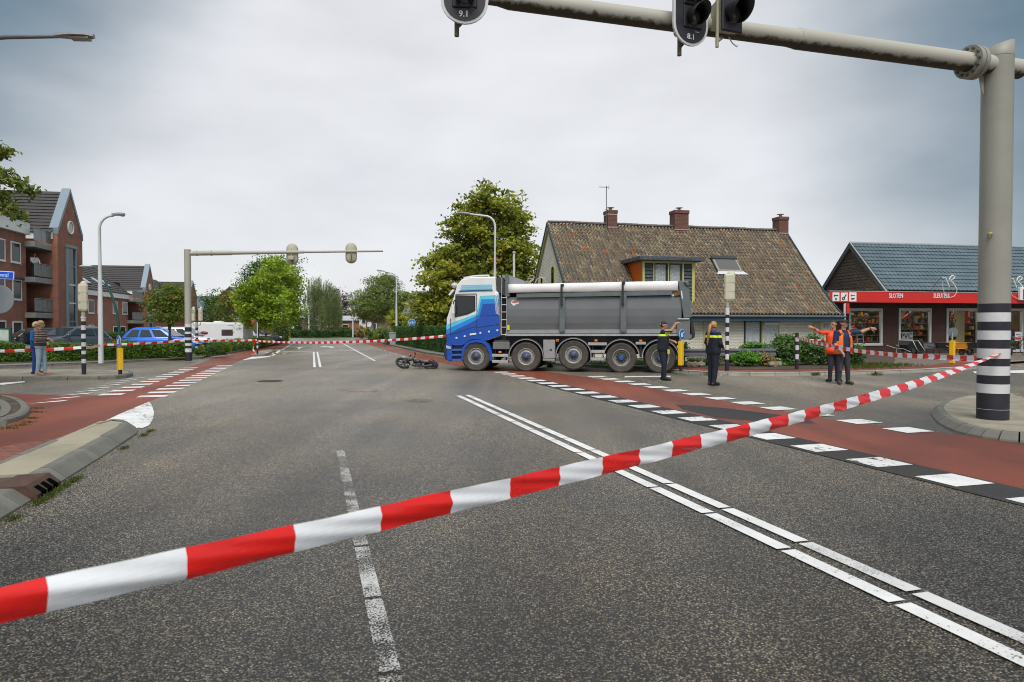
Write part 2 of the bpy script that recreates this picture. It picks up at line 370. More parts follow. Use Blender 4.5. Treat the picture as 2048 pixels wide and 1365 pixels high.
fore = struct(sheet('shop_forecourt', [G(1770, 738, .1), G(1900, 729, .1), TS(60, 33), TS(60, 60), G(1600, 702)], .106, PAVBR))
rs = [p.xy.to_3d() for p in vr[4:13]]
struct(sheet('red_footway', offset_path(rs, .16, False)+offset_path(rs, 1.35, False)[::-1], .112, REDA))
struct(sheet('garden_bed', offset_path(rs[:7], 1.4, False)+[G(1790, 722, .1), AT(1790, 700, 36), AT(1000, 700, 32)], .118, SOIL))
# --- cycle paths in red asphalt
struct(sheet('cycle_path', [TS(*q) for q in [(6.62, -8), (9.3, -8), (9.28, 5.5), (9.15, 7.6), (8.5, 9.4), (8.42, 19), (7.9, 23.5), (6.7, 31), (6.25, 38), (6.2, 54), (6.3, 87), (4.8, 87), (4.75, 50), (5.1, 34), (5.75, 26.5), (6.62, 20)]], .004, REDA))
lc = [TS(-2.9, 84), TS(-1.9, 62), TS(-2.75, 47), TS(-3.3, 34), TS(-3.3, 18), G(298, 804), G(190, 853), G(105, 879), G(0, 896), G(-160, 930), G(-200, 800), G(0, 788), G(128, 791), G(202, 791), TS(-4.72, 20), TS(-4.75, 33), TS(-4.9, 38), TS(-3.9, 50), TS(-3.1, 66), TS(-3.4, 84)]
struct(sheet('left_cycle_path', lc, .004, REDA))
struct(sheet('brick_path', [G(0, 895), G(105, 879), G(190, 853), G(100, 895), G(0, 945), G(-300, 1100), G(-400, 950)], .006, PAVRED))
struct(sheet('side_path', [G(-60, 765), G(56, 763), G(0, 771), G(-80, 780)], .006, REDA))
# --- painted markings, children of the road
def mark(name, pts, mat=None, z=.010):
    c = sum((Vector((p[0], p[1], 0)) for p in pts), Vector())/len(pts)
    o = sheet(name, [(p[0]-c.x, p[1]-c.y) for p in pts], 0, mat or PAINT, ROAD); o.location = (c.x, c.y, z); return o
def tsrect(name, t0, t1, s0, s1, mat=None, z=.010, sk=0): return mark(name, [TS(t0, s0), TS(t1, s0+sk), TS(t1, s1+sk), TS(t0, s1)], mat, z)
mark('dark_strip', [TS(6.0, -4), TS(6.64, -4), TS(6.64, 19), TS(6.0, 19)], STRIPM, .007)
bm_ = {}
def block(t, s, wt, ws, mat):
    k = (wt, ws, mat.name)
    if k not in bm_:
        me = bpy.data.meshes.new('crossing_block'); d = [(-wt/2, -ws/2), (wt/2, -ws/2), (wt/2, ws/2), (-wt/2, ws/2)]
        me.from_pydata([((x*RN+y*RD).x, (x*RN+y*RD).y, 0) for x, y in d], [], [(0, 1, 2, 3)]); me.materials.append(mat); bm_[k] = me
    return link('crossing_block', bm_[k], ROAD, TS(t, s, .011))
for k in range(-6, 17):
    s = 7.39+.975*k
    block(6.33, s, .5, .48, PAINTS if k in (-1, 0, 1, 3, 4, 6) else PAINT)
for k in range(0, 13): block(8.66+(.08 if k < 2 else 0), 8.3+.975*k, .52, .48, PAINT)
for k in range(14): block(-3.5+.004*k, 17.2+.98*k, .6, .42, PAINT)
for k in range(12): block(-4.52, 17.95+.98*k, .5, .42, PAINT)
for k in range(9): mark('crossing_block', [TS(-5.62, 16.2+.86*k), TS(-5.1, 16.55+.86*k), TS(-5.05, 16.85+.86*k), TS(-5.3, 16.62+.86*k)], PAINT, .011)
cuts = [-3+.99*k for k in range(19)]
cuts = [3.09+.975*k for k in range(-6, 13)]+[15.4]
for j, (t0, t1) in enumerate(((3.15, 3.27), (3.38, 3.50))):
    for a, b in zip(cuts, cuts[1:]): tsrect('lane_line', t0, t1, a+.02+.10*j, b-.02+.10*j, PAINT if j == 0 or a > 3.4 else paint_mat('half_worn_paint', (.66, .66, .64), .34, 90.) if 'half_worn_paint' not in MATS else MATS['half_worn_paint'])
for a, b in ((8.95, 6.98), (6.94, 5.0), (4.96, 4.02), (3.98, 3.12), (3.07, 1.0)): tsrect('worn_lane_line', .28, .38, b, a, PAINTW)
for a, b in ((28, 32), (32.1, 37), (37.1, 45.5)):
    tsrect('centre_line', .02, .12, a, b); tsrect('centre_line', .24, .34, a, b)
tsrect('centre_line', .0, .4, 49, 57, PAINTW); tsrect('centre_line', .0, .4, 60, 80, PAINTW)
tsrect('lane_divider', 2.74, 2.86, 40, 78)
for k in range(4): tsrect('lane_divider', 2.74, 2.86, 32.5+1.9*k, 34.2+1.9*k)
tsrect('stop_line', -1.9, .0, 46.2, 46.6); tsrect('stop_line', .4, 2.7, 46.6, 47.0)
for t, s in ((-.95, 52), (-.9, 70)): mark('lane_arrow', [TS(t-.08, s), TS(t+.08, s), TS(t+.08, s+3), TS(t+.35, s+3), TS(t, s+5), TS(t-.35, s+3), TS(t-.08, s+3)])
for t, s in ((1.5, 54), (1.5, 72)): mark('lane_arrow', [TS(t-.08, s), TS(t+.08, s), TS(t+.08, s+3.4), TS(t-.5, s+4.2), TS(t-.5, s+5), TS(t-1., s+3.6), TS(t-.5, s+2.4), TS(t-.5, s+3)])
for k in range(14): tsrect('edge_dash', 4.62, 4.74, 34+3.2*k, 33.4+3.2*k)
for k in range(11): tsrect('edge_dash', -2.05+.01*k, -1.92+.01*k, 50+2.6*k, 51.2+2.6*k)
tsrect('edge_line', -2.2, -2.05, 40, 49)
mark('painted_nose', [G(192, 852), G(240, 829), G(298, 804.5), G(304, 812), G(308, 826), G(306, 840), G(298, 852), G(284, 858), G(268, 858)], PAINTS, .009)
mark('painted_nose', [G(483, 721.5), G(506, 713.5), G(545, 712.5), G(536, 715)], PAINT, .009)
mark('give_way_bar', [G(-40, 771), G(0, 767), G(50, 763.5), G(50, 765.5), G(0, 771.5), G(-40, 776)])
mark('side_road_bar', [G(1232, 752.5), G(1490, 751), G(1330, 755)][::-1] if False else [G(1250, 753.5), G(1340, 752.5), G(1342, 754.5), G(1248, 755.8)])
mark('side_road_bar', [G(1945, 744), G(2060, 741), G(2060, 746.5), G(1950, 747.5)])
for u in (20, 95): mark('side_road_dash', [G(u, 742.5), G(u+34, 741.8), G(u+34, 743.2), G(u, 744)])
mark('tar_patch', [TS(6.75, 10.4), TS(7.3, 9.6), TS(7.9, 9.3), TS(8.2, 9.9), TS(7.7, 11.6), TS(7.1, 12.4), TS(6.8, 11.6)], STRIPM, .0065)
STAIN = paint_mat('tar_stain', (.085, .077, .064), .78, 30.)
for cx, cy, rx, ry, sd_ in ((725, 781, 48, 6, 1), (835, 803, 40, 5, 3)):
    random.seed(sd_); mark('tar_stain', [G(cx+rx*math.cos(a)*random.uniform(.6, 1.1), cy+ry*math.sin(a)*random.uniform(.6, 1.1)) for a in [i*math.pi/9 for i in range(18)]], STAIN, .005)
for t0, s0, s1, wv in ((1.75, 18, 60, .02),):
    n_ = 40; a_ = [TS(t0+wv*math.sin(k*1.7)+wv*.5*math.sin(k*4.1), s0+(s1-s0)*k/n_) for k in range(n_+1)]; w_ = .006
    mark('tar_seam', [p-RN*w_ for p in a_]+[p+RN*w_*(.5+abs(math.sin(i))) for i, p in enumerate(a_)][::-1], STAIN, .0052)
random.seed(11)

# --- traffic islands
def island(name, P, prof, z, mat, label=None, step=.9, slabs=None):
    P = [p.xy.to_3d() for p in P]
    a = sum(P[i].x*P[(i+1) % len(P)].y-P[(i+1) % len(P)].x*P[i].y for i in range(len(P)))
    if a < 0: P = P[::-1]
    root = struct(link(name, None, None, P[0]))
    Q = [p-P[0] for p in P]
    inner = kerb(root, Q, prof, True, step)
    top = sheet('island_top', offset_path(inner, .004, True), z, mat, root)
    return root, inner
ni = smooth_path([TS(-2.44, -6), TS(-2.44, 4), TS(-2.46, 11.0), TS(-2.58, 11.75), TS(-2.85, 12.2), TS(-3.28, 12.3), TS(-3.42, 9.3), TS(-3.44, 4), TS(-3.44, -6)], True, 1)
island('near_island', ni, SLO, .105, SOIL, step=1.0)
ns_ = struct(link('island_slabs', None, None, TS(-2.9, 6)))
for a, b in ((-3.5, -.9), (-.88, 1.1), (1.12, 3.3), (3.32, 5.1), (5.12, 7.08), (7.8, 9.6), (9.62, 11.5)):
    mb = MB(); e = .1 if b > 11 else 0
    P = [TS(-2.705, a), TS(-2.705, b-e*2), TS(-2.80, b+e*1.5), TS(-3.0, b+e*3.6), TS(-3.16, b+e*3.9), TS(-3.18, a)]
    mb.prism([(p.x, p.y) for p in P], .10, .128+random.uniform(0, .004), 'z')
    c = TS(-2.9, 6); mb.v = [(x-c.x, y-c.y, z) for x, y, z in mb.v]; mb.build('slab', M('slab_concrete', (.34, .305, .22), .85, var=.18, scale=1.6, bump=.003, bscale=60, dirt=.3), ns_)
sd_ = thing('storm_drain', 'rusty iron kerb drain with three bars set in the near left island', 'drain', TS(-2.56, 7.44), ROADANG)
mb = MB(); mb.prism([(-.22, .128), (.05, .138), (.15, .05), (.15, -.02), (-.22, -.02)], -.3, .3, 'y'); mb.v = [(x, y, z+.006) for x, y, z in mb.v]; mb.build('frame', M('rusty_iron', (.10, .055, .04), .8, .3, var=.4, scale=12), sd_)
for k in range(3):
    MB().prism([(.045, .142), (.155, .062), (.16, .02), (.05, .09)], -.2+k*.15, -.1+k*.15, 'y').build('slot', M('slot_black', (.004, .004, .004), 1., spec=0), sd_)
mi = smooth_path([G(-260, 765), G(0, 761), G(180, 761), G(250, 758), G(272, 751), G(250, 746.5), G(180, 744.5), G(0, 745.5), G(-260, 748)], True, 1)
island('median_island', mi, UPR, .115, CONC, step=.95)
pl = [G(-60, 800), G(0, 797), G(40, 803), G(64, 818), G(60, 834), G(30, 846), G(-40, 860), G(-120, 850)]
pr, inner = island('paved_roundel', smooth_path(pl, True, 2), [(0, -.05), (.02, .07), (.06, .1), (.16, .1), (.16, -.05)], .085, SOIL, step=.8)
for k in (1, 2): kerb(pr, offset_path([p-smooth_path(pl, True, 2)[0] for p in smooth_path(pl, True, 2)][::-1], .19*k, True), [(0, -.02), (.005, .1), (.15, .105), (.15, -.02)], True, .55)
ri = [G(1862, 836), G(1878, 852), G(1915, 868), G(1975, 880), G(2060, 888), G(2200, 896), G(2260, 850), G(2150, 815), G(2060, 806), G(2048, 797), G(1990, 793), G(1930, 798), G(1880, 810), G(1858, 824)]
island('pillar_island', smooth_path(ri, True, 1), [(0, -.05), (.02, .03), (.11, .115), (.13, .125), (.21, .13), (.21, -.05)], .125, CONC, step=.62)
fi = [G(498, 714.5), G(530, 713.5), G(551, 704), G(540, 702), G(515, 706)]
island('far_island', fi, [(0, -.05), (.02, .1), (.12, .11), (.12, -.05)], .105, CONC, step=.9)
for k, (u, v, lab, rr_) in enumerate(((540, 763, 'round iron manhole cover in the asphalt of the left lane', .36),)):
    p = G(u, v); mh = thing('manhole_cover', lab, 'manhole', p)
    MB().lathe([(rr_, 0), (rr_, .011), (rr_*.88, .011), (rr_*.88, .004)], 28).build('ring', M('cast_iron', (.06, .06, .062), .6, .5, var=.3), mh)
    mb = MB(); mb.cyl((0, 0, -.02), (0, 0, .009), rr_*.86, n=28)
    for a in range(-3, 4): mb.box((-.24, a*.075-.018, .009), (.24, a*.075+.018, .013))
    mb.build('lid', MATS['cast_iron'], mh)
# ================================================================== SIGNALS, LAMPS, POSTS, SIGNS, TAPE
PALEGREY = M('pale_grey_paint', (.62, .63, .64), .45, var=.06, dirt=.1, scale=2)
NAVY = M('black_band', (.022, .021, .030), .5, var=.2)
BANDW = M('white_band', (.66, .67, .67), .4, var=.07, dirt=.15, scale=4)
YEL = M('yellow_plastic', (.85, .50, .01), .4, var=.06)
BLUE = M('sign_blue', (.01, .14, .50), .35, var=.05)
REDP = M('red_paint', (.62, .02, .018), .4, var=.06)
GREYS = M('sign_back', (.24, .27, .29), .5, .2, var=.08)
LENS = glass('lens_glass', (.06, .06, .058), .12)
GREENP = M('dark_green_paint', (.012, .075, .055), .45)
def text_mesh(name, txt, size, mat, parent, loc, rot=(R(90), 0, 0), ext=.003, align='CENTER', sx=1.):
    cu = bpy.data.curves.new(name, 'FONT'); cu.body = txt; cu.size = size; cu.extrude = ext; cu.align_x = align; cu.align_y = 'CENTER'; cu.resolution_u = 3; cu.offset = size*.012
    o = bpy.data.objects.new(name, cu); COL.objects.link(o)
    me = bpy.data.meshes.new_from_object(o.evaluated_get(bpy.context.evaluated_depsgraph_get()))
    bpy.data.objects.remove(o); bpy.data.curves.remove(cu)
    me.materials.clear(); me.materials.append(mat)
    p = link(name, me, parent, loc); p.rotation_euler = rot; p.scale = (sx, 1, 1); return p
def pill(w, h, n=12):
    r = w/2; P = []
    for i in range(n+1): a = math.pi*i/n; P.append((r*math.cos(a), h/2-r+r*math.sin(a)))
    for i in range(n+1): a = math.pi+math.pi*i/n; P.append((r*math.cos(a), -h/2+r+r*math.sin(a)))
    return P
def lens(parent, x, z, y0, r=.1, hood=.26, drop=.02):
    """lens with its hood, facing -y"""
    lo = MB(); T = Matrix.Translation((x, y0, z)) @ Matrix.Rotation(R(90), 4, 'X')
    lo.lathe([(r*1.02, 0), (r, .012), (r*.75, .03), (r*.4, .04), (.001, .043)], 20, 0, T)
    le = lo.build('lens', LENS, parent)
    hb = MB(); n = 28; vs = []
    for i in range(n+1):
        a = R(-60)+R(300)*i/n                           # open at the bottom
        q = max(0, math.sin(a)); ln = hood*(.30+.70*(.5+.5*math.sin(a)))
        for rr, yy in ((r*1.08, 0), (r*1.14, -ln), (r*1.10, -ln), (r*1.04, 0)): vs.append((rr*math.cos(a), yy, rr*math.sin(a)-(drop if yy else 0)))
    hb.add(vs, [(i*4+k, (i+1)*4+k, (i+1)*4+(k+1) % 4, i*4+(k+1) % 4) for i in range(n) for k in range(4)], 0, True)
    h = hb.build('hood', BLACK, le); h.location = (x, y0-.005, z)
    return le
def signal_front(name, label, loc, rz, w=.56, h=1.24, num=None, side=0., lr=.105, group=None):
    """gantry signal with pill-shaped board, seen from the front"""
    t = thing(name, label, 'traffic light', loc, rz, group)
    MB().prism(pill(w, h), .0, .03).build('board_rim', BANDW, t)
    MB().prism(pill(w-.07, h-.07), -.012, .02).build('board', NAVY, t)
    mb = MB(); mb.bbox((-.15, .03, -h/2+.16), (.15, .2, h/2-.16), .03); mb.build('housing', BEIGE, t)
    mb = MB()
    for k in (-1, 0, 1): mb.bbox((-.145+side, -.03, -.145+k*.295), (.145+side, -.01, .145+k*.295), .012)
    mb.build('lens_frames', BLACK, t)
    for k in (-1, 0, 1): lens(t, side, k*.295, -.032, lr, .27)
    mb = MB(); mb.cyl((-.09, .12, -h/2-.1), (-.09, .12, -h/2+.2), .028); mb.cyl((-.09, .12, -h/2), (.0, .14, -h/2+.1), .02); mb.build('bracket', M('rusty_bracket', (.15, .12, .09), .7, .3), t)
    MB().box((.06, -.016, -h/2+.178), (.12, -.0121, -h/2+.186)).build('latch', BANDW, t)
    if num: text_mesh('number', num, .10, WHITE, t, (-.01, -.018, -h/2+.105))
    return t
def band_sleeves(root, r, zs, first='b', loc=(0, 0)):
    """zs: heights from the bottom up, alternating black and white sleeves"""
    for i, (a, b) in enumerate(zip(zs, zs[1:])):
        blk = (i % 2 == 0) == (first == 'b')
        MB().cyl((loc[0], loc[1], a+.001), (loc[0], loc[1], b-.001), r+.002+(0 if blk else .0005), n=28, caps=True).build('black_stripe' if blk else 'white_stripe', NAVY if blk else BANDW, root)

# --- near gantry on the right
P = G(1985, 838, .125); Yf = P.y-.22
ga = thing('signal_gantry', 'thick grey pillar with black and white stripes and long arm over the road', 'traffic gantry', (P.x, P.y, .12))
zz = lambda v: CH-(v-655)*Yf/F-.12
zt = CH+(655-97)*P.y/F-.12
mb = MB(); mb.cyl((0, 0, 0), (0, 0, zt-.2), .218, n=40)
top = [(.218*math.cos(2*math.pi*i/40), .218*math.sin(2*math.pi*i/40)) for i in range(40)]
mb.add([(x, y, zt-.21) for x, y in top]+[(x, y, zt+.06*x/.2) for x, y in top], [(i, (i+1) % 40, 40+(i+1) % 40, 40+i) for i in range(40)]+[tuple(range(40, 80))], 0, True)
PILP = M('pillar_paint', (.31, .305, .26), .5, var=.1, dirt=.25, scale=1.2); mb.build('pillar', PILP, ga)
band_sleeves(ga, .218, [0.0, zz(788.6), zz(769.8), zz(752.3), zz(733.5), zz(718.3), zz(698), zz(680.3), zz(661.6), zz(643.7), zz(625.2), zz(607)])
MB().cyl((0, 0, zz(821.5)), (0, 0, zz(821)), .2225, n=40).build('seam', BANDW, ga)
ax = -RN; az_ = CH+(655-137)*P.y/F-.12
def arm(k, dz=0): return Vector((ax.x*k, ax.y*k, az_+dz))
sl_ = -.004
mb = MB()
mb.cyl(arm(-.46), arm(.5), .15, n=28); mb.cyl(arm(.52), arm(3.75, sl_*3), .145, n=28); mb.cyl(arm(3.72, sl_*3), arm(3.9, sl_*3), .145, .125, n=28)
mb.cyl(arm(3.9, sl_*3), arm(8.0, sl_*8), .125, .118, n=28); mb.cyl(arm(8.0, sl_*8), arm(8.15, sl_*8), .118, .092, n=28); mb.cyl(arm(8.15, sl_*8), arm(11.5, sl_*11), .092, .085, n=24)
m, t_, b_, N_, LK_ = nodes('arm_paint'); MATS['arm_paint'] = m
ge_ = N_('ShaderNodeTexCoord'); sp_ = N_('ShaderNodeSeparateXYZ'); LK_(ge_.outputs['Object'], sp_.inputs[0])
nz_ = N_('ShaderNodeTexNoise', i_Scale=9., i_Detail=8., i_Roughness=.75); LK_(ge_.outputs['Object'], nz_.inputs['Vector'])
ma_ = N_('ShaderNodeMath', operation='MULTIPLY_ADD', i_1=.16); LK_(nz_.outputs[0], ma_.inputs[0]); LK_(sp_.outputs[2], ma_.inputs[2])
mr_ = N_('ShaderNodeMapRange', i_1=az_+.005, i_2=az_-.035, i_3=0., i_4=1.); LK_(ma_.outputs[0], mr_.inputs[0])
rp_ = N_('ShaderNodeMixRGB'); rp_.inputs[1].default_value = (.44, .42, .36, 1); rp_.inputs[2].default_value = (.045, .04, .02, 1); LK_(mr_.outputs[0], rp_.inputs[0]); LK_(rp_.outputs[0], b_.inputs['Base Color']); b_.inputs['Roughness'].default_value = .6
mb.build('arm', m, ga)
for k in (.44, .53):
    fl = MB(); fl.cyl(arm(k), arm(k+.075), .25, n=32); f_ = fl.build('flange', PILP, ga)
q_ = ax.to_track_quat('Z', 'Y')
for i in range(12):
    a = 2*math.pi*i/12; o_ = q_ @ Vector((.2*math.cos(a), .2*math.sin(a), 0))
    MB().cyl(arm(.40)+o_, arm(.645)+o_, .022, n=6, smooth=False).build('bolt', M('bolt_steel', (.16, .15, .13), .5, .6), ga)
MB().prism([(-.30, az_-.12), (-.215, az_-.15), (-.215, az_-.45), (-.24, az_-.42)], -.012, .012, 'y').build('gusset', BEIGE, ga)
mb = MB(); mb.ball((-.19, -.16, zz(468)), .035); mb.cyl((-.19, -.16, zz(468)-.03), (-.23, -.2, zz(468)-.05), .012); mb.build('small_camera', M('camera_case', (.35, .3, .1), .5), ga)
# tape knotted round the pillar
hz_ = -RN.angle(Vector((1, 0, 0)))
FACE = math.atan2(RD.x, -RD.y)                        # local -y turned to face the traffic (towards -RD)
FACE = ROADANG
c91 = AT(926, 40, P.y-.28*8.95); pA = Vector((P.x, P.y, .12))
def on_arm(u, dz=0):
    k = 0
    for _ in range(30):
        q = pA+arm(k); uu = 1024+F*q.x/q.y; k += (uu-u)*q.y/F/1.1
    return pA+arm(k)
a91 = on_arm(926); a81 = on_arm(1367); a3 = on_arm(1445)
z91 = AT(926, 57, a91.y-.2).z; z81 = AT(1367, 98, a81.y-.2).z
signal_front('traffic_light', 'leftmost signal on the near gantry arm, black board with white rim reading 9.1', (a91.x-RD.x*.17, a91.y-.32, z91+.62), ROADANG*.35, .56, 1.24, '9.1')
signal_front('traffic_light', 'pill-shaped signal reading 8.1 next to the square single-lens signal', (a81.x, a81.y-.30, z81+.66), ROADANG*1.35, .54, 1.32, '8.1', side=.02)
t3 = thing('small_signal', 'square black single-lens signal beside the 8.1 signal on the arm', 'traffic light', (a3.x, a3.y-.36, AT(1445, 28, a3.y-.4).z), ROADANG*1.4)
MB().bbox((-.165, .0, -.21), (.165, .05, .28), .012).build('board', NAVY, t3)
mb = MB(); mb.prism([(.05, -.2), (.28, -.12), (.28, .2), (.05, .27)], -.14, .14, 'x'); mb.build('housing', M('olive_beige', (.36, .34, .24), .55), t3)
lens(t3, 0, .02, 0, .125, .32)
mb = MB(); mb.cyl((-.19, .08, -.42), (-.19, .08, .2), .022); mb.cyl((-.19, .08, -.34), (-.02, .2, -.22), .026); mb.build('bracket', M('olive_beige', (.36, .34, .24), .55), t3)
MB().tube([(.12, .22, -.18), (.16, .2, -.26), (.24, .2, -.3), (.3, .25, -.25)], .008, 6).build('cable', BANDW, t3)

# --- far gantry on the left
P = G(377, 722, .1)
gb = thing('signal_gantry', 'slim beige pole with striped foot and straight arm reaching over the far road', 'traffic gantry', (P.x, P.y, .1))
H2 = CH+(655-500)*P.y/F-.1; r2 = .138
MB().cyl((0, 0, 0), (0, 0, H2), r2, n=28).build('pole', BEIGE, gb)
zz = lambda v: CH-(v-655)*(P.y-.13)/F-.1
band_sleeves(gb, r2, [0, zz(705), zz(697.5), zz(692), zz(687), zz(680.7), zz(675.5), zz(668.3), zz(664), zz(655), zz(648.5)])
ez = (CH+(655-503)*(P.y+.28*8.45)/F-.1); a0 = H2-.17
def a2(k): f_ = k/8.45; return Vector((RN.x*k, RN.y*k, a0+(ez-a0)*f_))
mb = MB(); mb.cyl(a2(.1), a2(1.8), .105, n=20); mb.cyl(a2(1.8), a2(4.9), .085, .072, n=20); mb.cyl(a2(4.9), a2(8.5), .055, .045, n=16); mb.build('arm', BEIGE, gb)
for k in (.35, .95): MB().cyl(a2(k), a2(k+.05), .125, n=20).build('flange', BEIGE, gb)
OLIVE = M('olive_paint', (.42, .40, .29), .5, var=.1)
def signal_back(label, loc, rz, w=.5, h=.95):
    t = thing('traffic_light', label, 'traffic light', loc, rz, 'signals on the far gantry')
    mb = MB()
    for i, (s_, y_) in enumerate(((1., .0), (1., .06), (.92, .1), (.75, .13))): pass
    rings = [[(x*s_, y_, z*(1-(1-s_)*w/h)) for x, z in pill(w, h, 10)] for s_, y_ in ((1., .04), (1., 0), (.94, -.05), (.78, -.085))]
    n = len(rings[0]); mb.add([v for r_ in rings for v in r_], [(k*n+i, k*n+(i+1) % n, (k+1)*n+(i+1) % n, (k+1)*n+i) for k in range(3) for i in range(n)]+[tuple(range(n)), tuple(range(3*n, 4*n))], 0, True)
    mb.build('shell', OLIVE, t)
    MB().prism([(x*1.06, z*1.03) for x, z in pill(w, h)], .04, .06).build('board_rim', BANDW, t)
    mb = MB(); mb.bbox((-.06, -.13, -h/2+.02), (.06, -.08, -h/2+.12), .01); mb.cyl((0, -.1, -h/2+.1), (0, -.1, -.08), .03, n=10); mb.build('bracket', M('dark_bracket', (.12, .11, .08), .6), t)
    for k in (-1, 0, 1): lens(t, 0, k*.28, .07, .1, .2).rotation_euler = (0, 0, math.pi)
    return t
for u, v, lab in ((584, 508, 'olive back of the signal nearest the pole on the far gantry arm'), (702, 506, 'olive back of the signal near the tip of the far gantry arm')):
    k = 5.
    for _ in range(25): q = Vector((P.x, P.y, .1))+a2(k); k -= (1024+F*q.x/q.y-u)*q.y/F
    signal_back(lab, (q.x, q.y+.12, AT(u, v, q.y).z), ROADANG)
q = Vector((P.x, P.y, .1))+a2(4.35)
bo = thing('camera_box', 'small beige detector box under the far gantry arm', 'detector', (q.x, q.y, q.z-.28))
mb = MB(); mb.bbox((-.13, -.1, -.08), (.13, .1, .1), .02); mb.cyl((0, 0, .1), (0, 0, .25), .03); mb.build('case', OLIVE, bo); MB().cyl((0, 0, .25), (0, 0, .52), .01, .004, 6).build('antenna', OLIVE, bo)

# --- striped posts with signal heads or lamps
def striped_post(name, label, u, v, zb, r, vs, vtop=None, first='b', cat='post', ytop=None):
    Y = (CH-zb)*F/(v-655); p = AT(u, v, Y)
    t = thing(name, label, cat, (p.x, p.y, zb))
    z = lambda q: CH-(q-655)*(Y-r)/F-zb
    band_sleeves(t, r, [0]+[z(q) for q in vs], first)
    if vtop is not None: MB().cyl((0, 0, 0), (0, 0, z(vtop)), r*.92, n=20).build('pole', BEIGE, t)
    return t, z
def box_head(parent, z0, z1, w, d, x0, rz, hoods=1):
    """octagonal signal housing seen from behind, hoods on the far (+y) side"""
    e = link('signal_head', None, parent, (x0, 0, 0), rz)
    h = z1-z0; c = .05
    mb = MB(); pl_ = [(-w/2, -d/2+c), (-w/2+c, -d/2), (w/2-c, -d/2), (w/2, -d/2+c), (w/2, d/2), (-w/2, d/2)]
    n = 6; vs = [(x, y, z0+.06) for x, y in pl_]+[(x, y, z1-.06) for x, y in pl_]
    lo = [(x*.8, y*.8, z0) for x, y in pl_]; hi = [(x*.8, y*.8, z1) for x, y in pl_]
    mb.add(lo+vs+hi, [(k*n+i, k*n+(i+1) % n, (k+1)*n+(i+1) % n, (k+1)*n+i) for k in range(3) for i in range(n)]+[tuple(range(n)), tuple(range(3*n, 4*n))])
    hd = mb.build('housing', M('cream_housing', (.60, .57, .43), .5, var=.06, dirt=.1), e)
    for k in (1, 2): MB().box((-w/2-.002, -d/2-.002, z0+h*k/3-.004), (w/2+.002, d/2, z0+h*k/3+.004)).build('seam', M('seam_dark', (.3, .29, .22), .6), hd)
    mb = MB(); mb.ball((w*.12, d*.2, z1+.01), (w*.38, d*.36, .085)); mb.build('cap', M('cream_housing', (.6, .57, .43)), hd)
    if hoods:
        for k in range(3):
            zc = z0+h*(k+.5)/3
            T = Matrix.Translation((0, d/2, zc)) @ Matrix.Rotation(R(-90), 4, 'X')
            MB().lathe([(h*.13, 0), (h*.14, .10), (h*.13, .24), (h*.125, .24), (h*.12, 0)], 16, 0, T).build('hood', BLACK, hd)
    return e
BW = [.19, .12]
t, z = striped_post('signal_post', 'striped signal post with cream head on the left traffic island', 168, 749, .12, .062, [727, 718.5, 709, 702, 693.5, 685, 677.5, 668, 660.5, 651, 643, 635.5], 620)
box_head(t, z(622), z(568), .26, .2, .0, R(38)); MB().cyl((0, 0, z(637)), (0, 0, z(634)), .075, n=20).build('collar', BANDW, t)
t, z = striped_post('signal_post', 'tall striped signal post with cream head beside the policewoman', 1454, 742, .11, .062, [719.5, 708.5, 700, 690.5, 682, 672.5, 664, 655, 646, 636.5, 629], 600)
box_head(t, z(602), z(548), .34, .26, .07, R(-22), 0); MB().cyl((0, 0, z(630)), (0, 0, z(616)), .07, n=20).build('collar', BANDW, t)
t, z = striped_post('signal_post', 'striped post carrying twin cream signal heads beside the caravan', 394, 708, .1, .075, [699, 693, 688, 681, 676, 672, 667, 661, 655.5], 645)
for x, rz in ((-.2, R(10)), (.2, R(-12))): box_head(t, z(643), z(617), .21, .16, x, rz)
mb = MB(); mb.tube([(-.2, 0, z(640)), (-.2, 0, z(650)), (0, 0, z(652)), (.2, 0, z(650)), (.2, 0, z(640))], .025, 8); mb.build('yoke', BEIGE, t)
t, z = striped_post('striped_bollard', 'striped bollard with amber lamp among the left verge shrubs', 417.5, 706, .1, .06, [699, 695, 690, 685], None, 'b', 'bollard')
mb = MB(); mb.cyl((0, 0, z(685)), (0, 0, z(679)), .07, n=12); mb.build('lamp', M('amber', (.8, .35, .02), .4), t); MB().cyl((0, 0, z(679)), (0, 0, z(677)), .075, n=12).build('cap', BLACK, t)
t, z = striped_post('striped_bollard', 'striped bollard on the small far island with tape tied to it', 515, 709, .105, .045, [697, 691.5, 687, 681, 676], None, 'b', 'bollard')
MB().cyl((.0, 0, z(676)), (.0, 0, z(645)), .028, n=10).build('pole', BANDW, t)
mb = MB(); mb.bbox((-.22, -.06, z(662)), (-.04, .06, z(640)), .02); mb.build('signal_head', M('dark_olive', (.10, .09, .04), .5), t)
MB().cyl((-.22, -.08, z(643.5)), (-.18, .0, z(643.5)), .085, .06, 14).build('red_lamp', M('red_lamp', (.75, .10, .02), .35), t)
t, z = striped_post('striped_bollard', 'short striped bollard with amber reflector where the tapes meet, by the green shrub', 1593.5, 739, .11, .058, [719, 709, 700.5, 691, 683.5, 675.5, 666.5], None, 'b', 'bollard')
mb = MB(); mb.ball((0, 0, z(667)), (.058, .058, .03)); mb.build('cap', NAVY, t)
MB().bbox((.045, -.03, z(676)), (.10, .04, z(667.5)), .01).build('reflector', M('amber', (.8, .35, .02), .4), t)

